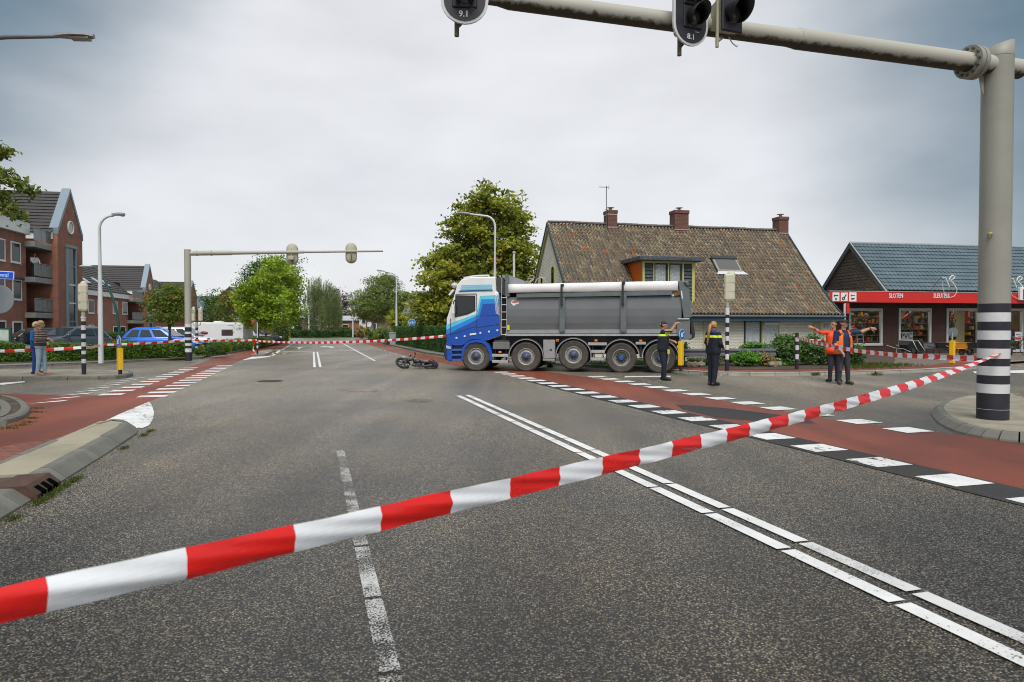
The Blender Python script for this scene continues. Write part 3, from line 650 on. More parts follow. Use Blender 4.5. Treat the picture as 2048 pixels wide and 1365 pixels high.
# --- yellow keep-right bollards
def disc_sign(parent, r, z, rz, face_mat, y=0, back=None, arrow=True):
    e = link('sign', None, parent, (0, y, z), rz)
    T = Matrix.Rotation(R(90), 4, 'X')
    MB().lathe([(.001, .0), (r, .0), (r, .022), (.001, .022)], 30, 0, T, False).build('plate', back or GREYS, e)
    MB().lathe([(.001, .0225), (r, .0225), (r, .026), (.001, .026)], 30, 0, T, False).build('rim', WHITE, e)
    MB().lathe([(.001, .0265), (r*.93, .0265), (r*.93, .029), (.001, .029)], 30, 0, T, False).build('face', face_mat, e)
    if arrow:
        a = R(45); P = [(-.10, .62), (.10, .62), (.10, -.1), (.42, .12), (.42, -.18), (0, -.62), (-.42, -.18), (-.42, .12), (-.10, -.1)]
        c, s_ = math.cos(-a), math.sin(-a)
        MB().prism([(r*(x*c-y_*s_), r*(x*s_+y_*c)) for x, y_ in P], -.034, -.0292).build('arrow', WHITE, e)
    return e
def keep_right(label, u, v, zb, vy0, vy1, vc, rz, wd=.19):
    Y = (CH-zb)*F/(v-655); p = AT(u, v, Y); z = lambda q: CH-(q-655)*Y/F-zb
    t = thing('keep_right_bollard', label, 'bollard', (p.x, p.y, zb), rz, 'yellow bollards with round blue signs')
    MB().cyl((0, 0, 0), (0, 0, z(vy0)+.02), .055, n=16).build('foot', NAVY, t)
    w = wd/2; mb = MB(); mb.prism([(-w, -.045), (-w+.03, -.07), (w-.03, -.07), (w, -.045), (w, .045), (w-.03, .07), (-w+.03, .07), (-w, .045)], z(vy0), z(vy1), 'z'); mb.build('yellow_body', YEL, t)
    MB().cyl((0, .02, z(vy1)), (0, .02, z(vc)), .03, n=10).build('stem', STEEL, t)
    disc_sign(t, .185, z(vc), 0, BLUE, -.02)
    return t
keep_right('yellow keep-right bollard at the tip of the left traffic island', 240.5, 749, .12, 740, 696.5, 683.5, R(-42), .21)
keep_right('yellow keep-right bollard standing behind the truck and the policeman', 1361.5, 743, .11, 731, 682.5, 669.5, R(48), .2)
keep_right('yellow bollard before the shop, its sign seen from behind', 1904, 729, .1, 727, 681.5, 665, R(128), .2)

# --- street lamps
def lamp(label, base, h, adir, alen, rise=.25, r=.075, head=.75, mat=None, name='street_lamp', drop=.0, low=None):
    t = thing(name, label, 'street lamp', base); mat = mat or PALEGREY
    ad = Vector((adir[0], adir[1], 0)).normalized()
    pts = [(0, 0, 0), (0, 0, h*.5), (0, 0, h-.55)]
    for i in range(1, 7): a = R(90*i/6); pts.append(ad*(.55*(1-math.cos(a)))+Vector((0, 0, h-.55+.55*math.sin(a))))
    pts = [Vector(p) for p in pts]
    pts += [ad*(.55+(alen-.55)*k)+Vector((0, 0, h+rise*k)) for k in (.5, 1)]
    rr = [r, r*.85, r*.62]+[r*.55]*6+[r*.48, r*.42]
    MB().tube(pts, rr, 12).build('pole', mat, t)
    if low: MB().cyl((0, 0, 0), (0, 0, low), r*1.25, r*1.1, n=14).build('base_sleeve', mat, t)
    e = link('lamp_head', None, t, pts[-1]); e.rotation_euler = (0, -math.atan2(rise, alen)*.8, math.atan2(ad.y, ad.x))
    prof = [(-.06, .05), (.05, .1), (.3, .16), (head*.8, .14), (head, .06)]
    n = len(prof); vs = []
    for x, w_ in prof: vs += [(x, -w_, 0), (x, -w_*.6, .05+.25*w_), (x, w_*.6, .05+.25*w_), (x, w_, 0), (x, 0, -.035)]
    mb = MB(); mb.add(vs, [(i*5+k, i*5+(k+1) % 5, (i+1)*5+(k+1) % 5, (i+1)*5+k) for i in range(n-1) for k in range(5)]+[tuple(range(5)), tuple(range((n-1)*5, n*5))], 0, False)
    mb.build('shade', M('lamp_grey', (.22, .23, .24), .4), e)
    MB().box((.28, -.1, -.055), (head*.88, .1, -.02)).build('diffuser', M('lamp_glass', (.25, .25, .22), .2), e)
    return t
p = AT(-32, 700, 14.6); lamp('street lamp arm with dark flat head entering the frame at top left', (p.x, p.y, .0), AT(0, 72, 14.6).z, (1, .12), 1.55, .06, .085, .74, M('dark_lamp', (.13, .12, .13), .4))
b = G(202, 727, .1); lamp('white street lamp rising behind the left verge hedge', b, AT(202, 431, b.y).z-.1, (1, .1), .55, .02, .1, .45, None, low=None)
lamp('white street lamp with bent arm in front of the chestnut tree', AT(990, 655, 37).xy.to_3d()+Vector((0, 0, .1)), AT(990, 432, 37).z-.1, (-1, .1), 1.4, .12, .1, .65)
lamp('grey street lamp rising behind the clipped dark hedge', AT(793, 655, 66).xy.to_3d()+Vector((0, 0, .1)), AT(793, 546, 66).z-.1, (-1, .05), 1.2, .15, .11, .7)
lamp('short street lamp at the far junction beside the weeping birch', G(618, 674.5), AT(618, 616.5, 108).z, (-1, .0), .9, .1, .13, .5)
lamp('distant street lamp at the junction right of the weeping birch', G(706, 675), AT(706, 603, 107).z, (-1, 0), .85, .05, .13, .6)
for u, v, vt, lab, hh in ((1028, 655, 506, 'white pole with small round top behind the truck cab', 35), (664, 668, 624, 'plain pale pole at the far junction', 125)):
    b = AT(u, 655, hh); t = thing('pole', lab, 'pole', (b.x, b.y, .0)); zt = AT(u, vt, hh).z
    MB().cyl((0, 0, 0), (0, 0, zt), .075, .055, 12).build('shaft', PALEGREY, t); mb = MB(); mb.ball((0, 0, zt), .085); mb.build('knob', M('pinkish_cap', (.5, .36, .34), .5), t)
gl = thing('old_street_lamp', 'dark green swan-neck street lamp bending left before the brick houses', 'street lamp', AT(240, 655, 33).xy.to_3d()+Vector((0, 0, .1)))
q0 = AT(240, 655, 33).xy.to_3d()+Vector((0, 0, .1))
MB().tube([Vector((0, 0, 0))]+[AT(u, v, 33)-q0 for u, v in ((240, 690), (238.5, 660), (234, 625), (224, 592), (213, 568), (203, 549), (194, 538), (186, 534.5))], [.07, .07, .065, .06, .055, .05, .045, .04, .035], 10).build('pole', GREENP, gl)
e = link('lamp_head', None, gl, AT(172, 533, 33)-q0); mb = MB(); mb.ball((0, 0, 0), (.34, .16, .07)); mb.build('shade', M('pale_teal', (.42, .52, .52), .4), e)

# --- signs
t = thing('round_sign', 'grey back of a round traffic sign cut by the left edge', 'traffic sign', AT(-7, 655, 15).xy.to_3d())
MB().cyl((0, .03, 0), (0, .03, CH+.85), .03, n=10).build('post', STEEL, t); disc_sign(t, .315, AT(0, 599, 15).z, math.pi+R(6), BLUE, 0, GREYS, False)
for o in t.children:
    if o.name.startswith('sign'): o.location.x = .05
t = thing('street_name_sign', 'blue street name sign with white letters at the left edge', 'street sign', AT(-40, 655, 13).xy.to_3d())
MB().cyl((0, .03, 0), (0, .03, 2.72), .03, n=10).build('post', STEEL, t)
e = link('name_plate', None, t, (.0, 0, AT(0, 547.5, 13).z)); e.rotation_euler = (0, R(3.5), R(4))
MB().bbox((-.25, -.012, -.075), (.64, .0, .075), .004).build('edge', M('pale_blue_edge', (.62, .7, .9), .4), e); MB().box((-.24, -.016, -.062), (.625, -.004, .062)).build('panel', M('name_blue', (.01, .07, .62), .35), e)
text_mesh('letters', 'Stadswal', .12, M('letter_blue', (.35, .62, .95), .4), e, (.55, -.018, 0), align='RIGHT')
b = AT(20.5, 655, 30)
t = thing('info_board', 'green framed information board behind the hedge at left', 'notice board', (b.x, b.y, .1))
z = lambda v: AT(0, v, 30).z-.1
MB().box((-.05, -.04, 0), (.05, .04, z(657))).build('post', GREENP, t)
MB().box((-1.3, -.03, z(692)), (.05, .03, z(690))).build('frame', GREENP, t); MB().box((-1.3, -.03, z(659)), (.05, .03, z(656.5))).build('frame', GREENP, t)
MB().box((-1.3, -.01, z(690)), (-.05, .02, z(659))).build('panel', M('map_panel', (.50, .56, .50), .5, var=.25, scale=3), t)
b = AT(824, 655, 58); t = thing('cycle_sign', 'round blue sign with white bicycle above the clipped hedge', 'traffic sign', (b.x, b.y, .1))
zc = AT(824, 645.5, 58).z-.1; MB().cyl((0, 0, 0), (0, 0, zc), .035, n=8).build('post', STEEL, t); disc_sign(t, .30, zc, 0, M('cycle_blue', (.02, .2, .6), .4), -.04, GREYS, False)
mb = MB(); T = lambda x: Matrix.Translation((x, -.075, zc-.05)) @ Matrix.Rotation(R(90), 4, 'X')
for x in (-.12, .12): mb.lathe([(.085, 0), (.085, .006), (.06, .006), (.06, 0)], 14, 0, T(x))
mb.tube([(-.12, -.078, zc-.05), (-.04, -.078, zc+.06), (.08, -.078, zc+.06), (0, -.078, zc-.05), (-.12, -.078, zc-.05)], .014, 5); mb.tube([(.12, -.078, zc-.05), (.07, -.078, zc+.1), (.02, -.078, zc+.11)], .014, 5)
mb.build('bicycle_symbol', WHITE, t)
for u, v, vt, lab, Y in ((585.5, 674, 655, 'far pale round traffic sign at the junction', 108), (739, 672, 649, 'far white rectangular sign among the right trees', 95)):
    b = AT(u, 655, Y); t = thing('far_sign', lab, 'traffic sign', (b.x, b.y, 0)); zc = AT(u, vt, Y).z
    MB().cyl((0, 0, 0), (0, 0, zc), .06, n=6).build('post', STEEL, t)
    if u < 600: disc_sign(t, .26, zc, 0, M('pale_sign', (.6, .68, .8), .4), -.05, GREYS, False)
    else: MB().bbox((-.3, -.1, zc-.35), (.3, -.06, zc+.3), .01).build('plate', WHITE, t)

# --- barrier tape
TRED = M('tape_red', (.86, .018, .014), .28, var=.05, scale=3, coat=.3); TWHI = M('tape_white', (.92, .93, .95), .3, var=.04, scale=3, coat=.3)
for m_ in (TRED, TWHI):      # thin film: some light comes through
    t_ = m_.node_tree; b_ = t_.nodes['Principled BSDF']; tr_ = t_.nodes.new('ShaderNodeBsdfTranslucent'); ms_ = t_.nodes.new('ShaderNodeMixShader'); ms_.inputs[0].default_value = .14
    t_.links.new(b_.inputs['Base Color'].links[0].from_socket, tr_.inputs[0]); t_.links.new(b_.outputs[0], ms_.inputs[1]); t_.links.new(tr_.outputs[0], ms_.inputs[2]); t_.links.new(ms_.outputs[0], t_.nodes['Material Output'].inputs[0])
def tape(label, pts, width=.08, band=.296, twist=None, sag=0., start=0., seg=8, curl=.16, step=None, name='barrier_tape', jit=0.):
    """ribbon through pts; twist(s) turns it about its own line; red and white prints by length"""
    P = []
    for a, b in zip(pts, pts[1:]):
        a, b = Vector(a), Vector(b); n = max(2, int((b-a).length/(band/seg)))
        for i in range(n): f = i/n; P.append(a.lerp(b, f)-Vector((0, 0, sag*4*f*(1-f))))
    P.append(Vector(pts[-1])); L_ = [0]
    for a, b in zip(P, P[1:]): L_.append(L_[-1]+(b-a).length)
    tot = L_[-1]; edges = [0.]; k = 0; d = start % band
    def at(d):
        i = min(max(np.searchsorted(L_, d)-1, 0), len(P)-2); f = (d-L_[i])/max(1e-6, L_[i+1]-L_[i]); return P[i].lerp(P[i+1], min(max(f, 0), 1))
    ds = []; first = -(start % band); q = first
    while q < tot:
        for j in range(seg): ds.append(q+band*j/seg)
        q += band
    ds = [x for x in ds if 0 <= x <= tot]+[tot]; nw = 9; vs = []; fs = []; ms = []
    for i, x in enumerate(ds):
        p = at(x); d_ = (at(min(tot, x+.03))-at(max(0, x-.03))).normalized()
        s_ = d_.cross(Vector((0, 0, 1))).normalized(); up = s_.cross(d_)
        th = (twist(x/tot) if twist else 0)+jit*math.sin(x*5.1+1)
        for k in range(nw):
            c = (k/(nw-1)-.5); o_ = up*(c*width*(1+.02*math.sin(x*7.3)))+s_*(curl*width*(1-4*c*c)*(.6+.4*math.sin(x*1.7))+width*.05*math.sin(x*9.1+c*7)*math.sin(x*2.3)+width*.035*math.sin(x*23+c*11))
            vs.append(p+Matrix.Rotation(th, 3, d_) @ o_)
        if i:
            m = int(math.floor((ds[i-1]-first)/band+1e-4)) % 2
            for k in range(nw-1): fs.append(((i-1)*nw+k, (i-1)*nw+k+1, i*nw+k+1, i*nw+k)); ms.append(m)
    mb = MB(); c = Vector(vs[0]); mb.v = [tuple(Vector(v)-c) for v in vs]; mb.f = fs; mb.m = ms; mb.sm = [True]*len(fs)
    o = mb.build(name, [TRED, TWHI], None, False); o.location = c
    return tag(o, label, 'tape')
A_ = Vector((-1.092, 1.456, .983)); B_ = Vector((8.43, 11.53, 1.225)); dl = B_-A_
tape('long red and white barrier tape crossing the foreground up to the thick pillar', [A_-dl*.05]+[A_+dl*s-Vector((0, 0, .115*4*s*(1-s))) for s in [i/40 for i in range(41)]], .08, .300, lambda s: -max(0, (s-.40))*3.6, start=.02+.05*0+.11)
pb = AT(1594, 676, 23.9)
tape('barrier tape from the thick pillar to the short striped bollard', [(P_.x, P_.y, P_.z) for P_ in (AT(1962, 719, 11.65), AT(1799, 711, 15.0), AT(1720, 703, 17.2), AT(1688, 697.5, 18.25), AT(1664, 693.5, 19.0), AT(1630, 685.5, 20.6), pb)], .10, .25, lambda s: .12*math.sin(s*14))
tape('barrier tape sagging from the short bollard to behind the roadworkers', [pb, AT(1640, 681, 24.4), AT(1676, 677, 25.)], .08, .2, lambda s: .5, .03)
tape('far barrier tape stretched across the road to the truck front', [AT(513, 682.5, 36.4), AT(893, 672.5, 25.2)], .10, .27, None, .16)
tape('barrier tape running past the left island, lamp post and striped gantry pole', [AT(-70, 703, 21), AT(168, 695, 21.5), AT(201, 690.5, 28.4), AT(377, 680.5, 32.0), AT(513, 680.5, 36.4)], .10, .28, lambda s: .35*math.sin(s*30), .04)
tape('loose tail of tape hanging beside the far striped bollard', [AT(510, 684, 36.3), AT(507, 690, 36.3), AT(506.5, 700, 36.3), AT(511, 707, 36.2)], .09, .28, lambda s: s*2)
tape('loose tape lying on the ground by the small far island', [G(520, 706.5, .13), G(538, 706, .13), G(552, 707.5, .05), G(574, 707, .03)], .09, .3, lambda s: 1.2+.5*math.sin(s*9))
tape('end of tape wound across the striped band of the thick pillar', [(8.3+.232*math.sin(a), 11.76-.232*math.cos(a), 1.07-.02*math.sin(a*2)) for a in [R(-70+10*i) for i in range(16)]], .075, .16, None, 0, .05, curl=.02)
# ================================================================== TIPPER TRUCK
TANG = math.atan2(-.167, .986); tp = Vector((-1.31, 24.62, 0))
S = Plane2(tp, TANG)
z6 = lambda x, y: S(860+x/5.933, 530+y/5.933)
z7 = lambda x, y: S(1080+x/5.688, 530+y/5.688)
truck = thing('tipper_truck', 'blue and white five-axle tipper truck with grey load box and white rolled tarp', 'truck', tp, TANG)
def paint(name, rgb, rough=.28): return M(name, rgb, rough, 0, var=.05, scale=2, coat=.5, dirt=.06)
TW = paint('truck_white', (.80, .79, .78)); TB = paint('truck_blue', (.008, .075, .42)); TM = paint('truck_mid_blue', (.01, .25, .70)); TCY = paint('truck_cyan', (.13, .58, .80))
TG = M('box_grey', (.155, .165, .172), .42, .0, var=.10, scale=1.2, dirt=.10, coat=.15); TG2 = M('box_grey_light', (.30, .315, .325), .45, .1, var=.1, scale=1.5, dirt=.2)
ALU = M('aluminium', (.50, .50, .50), .45, .6, var=.15); DARK = M('chassis_dark', (.022, .023, .025), .6, var=.3); GLS = glass('window_glass', (.015, .02, .022), .04)
ORANGE = M('orange_lamp', (.85, .22, .01), .3); TARP = M('white_tarp', (.83, .82, .82), .5, var=.05, scale=1.5, bump=.01, bscale=3, dirt=.05)
W = 2.5
def bevel_build(mb, name, mats, parent, off, seg=2, ang=35):
    o = mb.build(name, mats, parent); m = o.modifiers.new('b', 'BEVEL'); m.width = off; m.segments = seg; m.limit_method = 'ANGLE'; m.angle_limit = R(ang); m.harden_normals = False
    return o
# cab body
out_ = [z6(*q) for q in ((190, 830), (192, 645), (262, 430), (318, 232), (372, 172), (480, 142), (775, 140), (783, 318), (812, 326), (836, 842), (700, 890), (640, 905), (560, 880), (470, 890), (410, 930), (385, 955), (262, 955))]
cab = bevel_build(MB().prism(out_, .03, W-.03), 'cab', TW, truck, .05)
def panel(name, q, mat, y0, parent=cab, y1=.02, far=True, zf=z6):
    P = [zf(*p) for p in q]
    if far: MB().prism(P, W-y1, W-y0).build(name, mat, parent)
    return MB().prism(P, y0, y1).build(name, mat, parent)
panel('cyan_panel', ((192, 716), (240, 692), (550, 580), (592, 370), (757, 360), (812, 360), (834, 838), (700, 886), (640, 900), (560, 876), (470, 886), (410, 926), (385, 950), (264, 950), (193, 828)), TCY, .024, y1=.04)
panel('mid_blue_panel', ((192, 770), (245, 745), (566, 598), (606, 411), (765, 405), (814, 405), (834, 838), (700, 886), (640, 900), (560, 876), (470, 886), (410, 926), (385, 950), (264, 950), (193, 828)), TM, .018, y1=.03)
panel('dark_blue_panel', ((193, 828), (250, 806), (330, 760), (480, 690), (582, 628), (626, 465), (765, 459), (816, 459), (834, 838), (700, 886), (640, 900), (560, 876), (470, 886), (410, 926), (385, 950), (264, 950)), TB, .012, y1=.024)
for k in range(7):
    y = 240+k*11.5; panel('roof_stripe', ((372+(318-y)*.05+10, y), (736, y-8+k), (736, y-8+k+(8 if k % 2 else 11)), (365-k*3, y+(8 if k % 2 else 11))), TCY if k % 2 == 0 else TM if k > 4 else M('pale_cyan', (.45, .72, .82), .3), .02, y1=.04)
for k in range(17):
    y = 352+k*13.5; panel('hatch_stripe', ((760+k*1.2, y), (803+k*1.2, y+20), (804+k*1.2, y+26), (761+k*1.2, y+6)), TW, .004, y1=.03)
for q in (((238, 640), (243, 640), (243, 830), (238, 830)), ((547, 345), (552, 345), (558, 590), (556, 800), (552, 800), (553, 590)), ((243, 827), (550, 727), (550, 732), (243, 832)), ((558, 606), (800, 600), (800, 604), (558, 610)), ((560, 742), (815, 705), (815, 710), (560, 748)), ((300, 346), (548, 341), (548, 346), (302, 351)), ((340, 312), (745, 296), (745, 302), (340, 319))):
    panel('panel_gap', q, M('gap_dark', (.01, .012, .03), .6), .006, y1=.03)
panel('window_frame', ((300, 362), (535, 366), (537, 545), (445, 588), (292, 625)), BLACK, .010, y1=.03)
panel('side_window', ((312, 374), (524, 377), (526, 538), (438, 576), (303, 612)), GLS, .004, y1=.02)
# a driver's seat and wheel seen through the glass are implied by the dark interior; windscreen and front
x0, z0 = z6(197, 640); x1, z1 = z6(300, 300)
mb = MB(); dx = -.02; mb.add([(x0+dx, .18, z0), (x0+dx, W-.18, z0), (x1+dx, W-.22, z1), (x1+dx, .22, z1), (x0+dx-.01, .18, z0), (x0+dx-.01, W-.18, z0), (x1+dx-.01, W-.22, z1), (x1+dx-.01, .22, z1)], [(0, 1, 2, 3), (7, 6, 5, 4), (0, 4, 5, 1), (1, 5, 6, 2), (2, 6, 7, 3), (3, 7, 4, 0)]); mb.build('windscreen', GLS, cab)
# bumper, headlamps, steps
bp = [z6(*q) for q in ((196, 832), (262, 842), (262, 1130), (240, 1152), (180, 1128), (165, 1040), (172, 960), (190, 930))]
bum = bevel_build(MB().prism(bp, .02, W-.02), 'bumper', TB, truck, .04)
MB().prism([z6(*q) for q in ((163, 955), (192, 940), (196, 1115), (178, 1122), (162, 1050))], .0, .35).build('bumper_corner', DARK, bum)
for yy in (.0, W-.3): MB().prism([z6(*q) for q in ((188, 955), (250, 975), (246, 1000), (190, 990))], yy, yy+.3).build('headlamp', M('lamp_clear', (.5, .52, .5), .15), bum)
MB().prism([z6(*q) for q in ((262, 955), (385, 955), (380, 1130), (262, 1130))], .12, W-.12).build('step_recess', M('recess_blue', (.008, .03, .16), .5), truck)
for y in (1000, 1060, 1120): MB().prism([z6(*q) for q in ((258, y), (388, y-4), (386, y+18), (258, y+22))], .02, .3).build('cab_step', M('step_blue', (.05, .12, .34), .5), truck)
panel('fender', ((372, 1130), (384, 985), (420, 935), (470, 900), (560, 884), (650, 900), (705, 950), (735, 1030), (740, 1140), (712, 1140), (700, 1040), (660, 960), (620, 930), (550, 918), (470, 935), (420, 985), (400, 1060), (392, 1130)), TB, -.015, truck, .35)
for x, y, l in ((315, 868, 20), (412, 847, 20), (510, 826, 76), (598, 808, 20), (700, 793, 20), (800, 778, 20)):
    panel('marker_lamp', ((x-l/2, y-9), (x+l/2, y-11 if l < 50 else y-18), (x+l/2, y+9 if l < 50 else y+2), (x-l/2, y+11 if l < 50 else y+12)), WHITE, -.012, cab, .02, False)
# mirrors, roof bar, beacon
MB().bbox((S(0, 0)[0]*0+z6(276, 480)[0], -.28, z6(0, 592)[1]), (z6(308, 480)[0], -.08, z6(0, 476)[1]), .03).build('door_mirror', TW, cab)
MB().tube([(z6(300, 420)[0], .02, z6(0, 420)[1]), (z6(292, 420)[0], -.18, z6(0, 440)[1]), (z6(292, 420)[0], -.18, z6(0, 480)[1])], .02, 8).build('mirror_arm', BLACK, cab)
MB().prism([z6(*q) for q in ((208, 352), (258, 288), (280, 300), (225, 365))], .1, .42).build('kerb_mirror', TW, cab)
mb = MB(); c_ = z6(268, 240); mb.ball((c_[0], .3, c_[1]), (.13, .16, .11)); mb.build('front_mirror', M('mirror_grey', (.55, .55, .55), .35), cab)
MB().tube([(z6(262, 245)[0], .3, z6(0, 250)[1]), (z6(322, 225)[0], .3, z6(0, 225)[1])], .025, 8).build('mirror_arm', BLACK, cab)
MB().tube([(z6(375, 165)[0], .4, z6(0, 150)[1]), (z6(520, 130)[0], .4, z6(0, 128)[1]), (z6(670, 128)[0], .4, z6(0, 126)[1]), (z6(675, 140)[0], .4, z6(0, 142)[1])], .03, 8).build('roof_rail', PALEGREY, cab)
for yy in (.45, .75): mb = MB(); c_ = z6(385, 158); mb.ball((c_[0], yy, c_[1]), (.09, .08, .07)); mb.build('roof_lamp', PALEGREY, cab)
c_ = z6(462, 142); mb = MB(); mb.cyl((c_[0], .55, c_[1]-.05), (c_[0], .55, c_[1]+.06), .07, .06, 14); mb.ball((c_[0], .55, c_[1]+.06), (.06, .06, .03)); mb.build('beacon', ORANGE, cab)
MB().prism([z6(*q) for q in ((783, 150), (850, 165), (900, 215), (900, 380), (820, 330), (786, 318))], .12, W-.12).build('wind_fairing', M('fairing_grey', (.06, .062, .065), .4), cab)
# rear wall of the cab gap
MB().prism([z6(*q) for q in ((812, 330), (905, 380), (905, 900), (836, 842))], .35, W-.35).build('gap_filler', DARK, truck)
# ladder
lad = MB(); rx = [z6(848, 400)[0], z6(912, 400)[0]]
for x in rx: lad.tube([(x, -.02, z6(0, 832)[1]), (x, -.02, z6(0, 380)[1])], .018, 8)
lad.tube([(rx[0], -.02, z6(0, 400)[1]), (rx[0]+.02, .0, z6(0, 160)[1])], .016, 8)
for y in (398, 480, 565, 655, 742, 828): lad.tube([(rx[0], -.02, z6(0, y)[1]), (rx[1], -.02, z6(0, y)[1])], .018, 6)
lad.build('ladder', ALU, truck)
# load box
bx0 = z6(910, 500)[0]; bx1 = z7(1612, 450)[0]
prof = [(.05, z6(910, 385)[1]), (.03, z7(600, 400)[1]), (.0, z7(600, 500)[1]), (.012, z7(600, 585)[1]), (.05, z7(600, 660)[1]), (.12, z7(600, 735)[1])]
prof = prof+[(W-y, z) for y, z in prof[::-1]]
body = bevel_build(MB().prism(prof, bx0, bx1, 'x'), 'load_box', TG, truck, .02)
MB().prism([(z7(-930, 318)[0] if False else z6(1030, 345)[0], z6(1030, 345)[1]), (z7(1505, 295)[0], z7(1505, 292)[1]), (z7(1505, 345)[0], z7(1505, 345)[1]), (z6(1030, 390)[0], z6(1030, 390)[1])], -.06, W+.06).build('top_rail', M('rail_grey', (.13, .15, .158), .45, dirt=.1), body)
for xs, yt in (((222, 285), 372), ((915, 985), 352)):
    MB().bbox((z7(xs[0], 500)[0], -.075, z7(600, 765)[1]), (z7(xs[1], 500)[0], .12, z7(600, yt)[1]), .012).build('rib', M('rail_grey', (.13, .15, .158)), body)
    hk = MB(); xa = z7(xs[0]+28, 400)[0]; hk.bbox((xa-.04, -.13, z7(0, 455)[1]), (xa+.03, -.085, z7(600, yt-155)[1]), .008); hk.bbox((xa-.04, -.14, z7(600, yt-130)[1]), (xa+.08, -.06, z7(600, yt-155)[1]), .01); hk.cyl((xa, -.15, z7(0, 455)[1]), (xa, -.08, z7(0, 455)[1]), .045, n=10); hk.build('tarp_hook', DARK, body)
lr0 = z6(905, 800); 
MB().prism([(bx0-.02, z7(600, 738)[1]), (bx1-.1, z7(600, 732)[1]), (bx1+.05, z7(600, 778)[1]), (bx0-.05, z7(600, 782)[1])], .03, W-.03).build('lower_rail', TG2, body)
MB().prism([(bx0-.06, z7(600, 786)[1]), (z7(1700, 790)[0], z7(600, 784)[1]), (z7(1700, 790)[0], z7(600, 808)[1]), (bx0-.06, z7(600, 812)[1])], -.01, W+.01).build('floor_edge', ALU, body)
# rolled tarp: round edge along the top
tx0 = z6(935, 280)[0]; tx1 = z7(1568, 230)[0]; tzt = z7(1000, 190)[1]; tzb = z7(1000, 298)[1]; ztl = z6(940, 232)[1]; zbl = z6(940, 335)[1]
n = 26; vs = []; prf = [(-.05, 0.), (-.075, .04), (-.085, .5), (-.08, .93), (-.02, 1.0), (1.25, 1.07), (2.52, 1.0), (2.58, .93), (2.585, .5), (2.575, .04), (2.55, 0)]
for i in range(n+1):
    f = i/n; x = tx0+(tx1-tx0)*f; zb_ = zbl+(tzb-zbl)*f; zt_ = ztl+(tzt-ztl)*f
    for y, h in prf: vs.append((x, y+random.uniform(-.006, .006), zb_+(zt_-zb_)*h+random.uniform(-.006, .006)))
k_ = len(prf); mb = MB(); mb.add(vs, [(i*k_+j, (i+1)*k_+j, (i+1)*k_+j+1, i*k_+j+1) for i in range(n) for j in range(k_-1)]+[tuple(range(k_)), tuple(range(n*k_, (n+1)*k_))], 0, True); mb.build('tarp', TARP, body)
MB().prism([z6(*q) for q in ((893, 116), (930, 116), (946, 375), (898, 378))], -.03, W+.03).build('front_bulkhead', M('rail_grey', (.13, .15, .158)), body)
MB().prism([z6(*q) for q in ((925, 118), (1115, 188), (1115, 232), (925, 240))], .1, W-.1).build('sheet_housing', TG2, body)
MB().prism([z6(*q) for q in ((842, 116), (895, 116), (895, 150), (855, 150))], .2, W-.2).build('sheet_housing_lip', TG2, body)
# tailgate
tgt = bevel_build(MB().prism([z7(*q) for q in ((1572, 182), (1690, 186), (1722, 600), (1632, 606))], -.05, W+.05), 'tailgate', M('rail_grey', (.13, .15, .158)), truck, .02)
MB().prism([z7(*q) for q in ((1558, 622), (1705, 628), (1706, 790), (1728, 800), (1720, 838), (1640, 858), (1560, 800))], -.04, W+.04).build('tail_box', TG, tgt)
MB().prism([z7(*q) for q in ((1708, 600), (1740, 640), (1766, 790), (1760, 830), (1712, 855), (1724, 790))], .05, W-.05).build('rubber_flap', RUBBER, tgt)
MB().prism([z7(*q) for q in ((1601, 300), (1614, 300), (1624, 385), (1612, 387))], -.065, -.05).build('reflective_strip', WHITE, tgt)
MB().bbox((z7(1562, 610)[0], -.09, z7(0, 628)[1]), (z7(1700, 610)[0], .0, z7(0, 612)[1]), .01).build('hinge', ALU, tgt)
MB().tube([(z7(*q)[0], -.08, z7(*q)[1]) for q in ((1640, 200), (1665, 235), (1700, 245), (1702, 215))], .018, 6).build('hose', BLACK, tgt)
RUST = M('rust_patch', (.20, .10, .035), .8, var=.5, scale=14)
MB().prism([z7(*q) for q in ((1508, 290), (1590, 280), (1592, 345), (1530, 355))], -.02, .03).build('rusty_corner', RUST, body)
# stickers
st_ = MB(); P_ = [z6(*q) for q in ((962, 430), (990, 420), (1000, 438), (1057, 432), (1050, 462), (1020, 470), (990, 490), (975, 470), (962, 458))]; st_.prism(P_, .012, .06); st_.build('sticker', WHITE, body)
MB().prism([z6(*q) for q in ((965, 432), (1055, 430), (1050, 446), (985, 455))], .006, .05).build('sticker_band', M('sticker_red', (.6, .12, .1), .5), body)
MB().prism([z6(*q) for q in ((912, 716), (943, 716), (943, 772), (914, 772))], -.02, .1).build('warning_label', M('label_yellow', (.75, .65, .02), .4), body)
# chassis and side gear
MB().box((-.4, .75, .62), (bx1-.1, 1.75, 1.0)).build('chassis', DARK, truck)
MB().box((.6, .3, .95), (bx1-.05, W-.3, z7(600, 812)[1])).build('subframe', DARK, truck)
for yy in (.06, W-.26):
    pass
def sbox(name, a, b, mat, zf, y0=.03, y1=.5, c=.012):
    p, q = zf(*a), zf(*b); return MB().bbox((p[0], y0, q[1]), (q[0], y1, p[1]), c).build(name, mat, truck)
sbox('battery_box', (742, 920), (942, 1003), M('battery_grey', (.16, .16, .16), .5), z6); sbox('battery_lid', (755, 900), (935, 922), M('gear_dark', (.09, .09, .09), .5), z6, .08, .4)
for y in (1060, 1132): sbox('side_step', (738, y), (926, y+33), ALU, z6, -.02, .3, .006)
sbox('step_hanger', (760, 1003), (772, 1150), DARK, z6, .1, .2, .004); sbox('step_hanger', (890, 1003), (902, 1150), DARK, z6, .1, .2, .004)
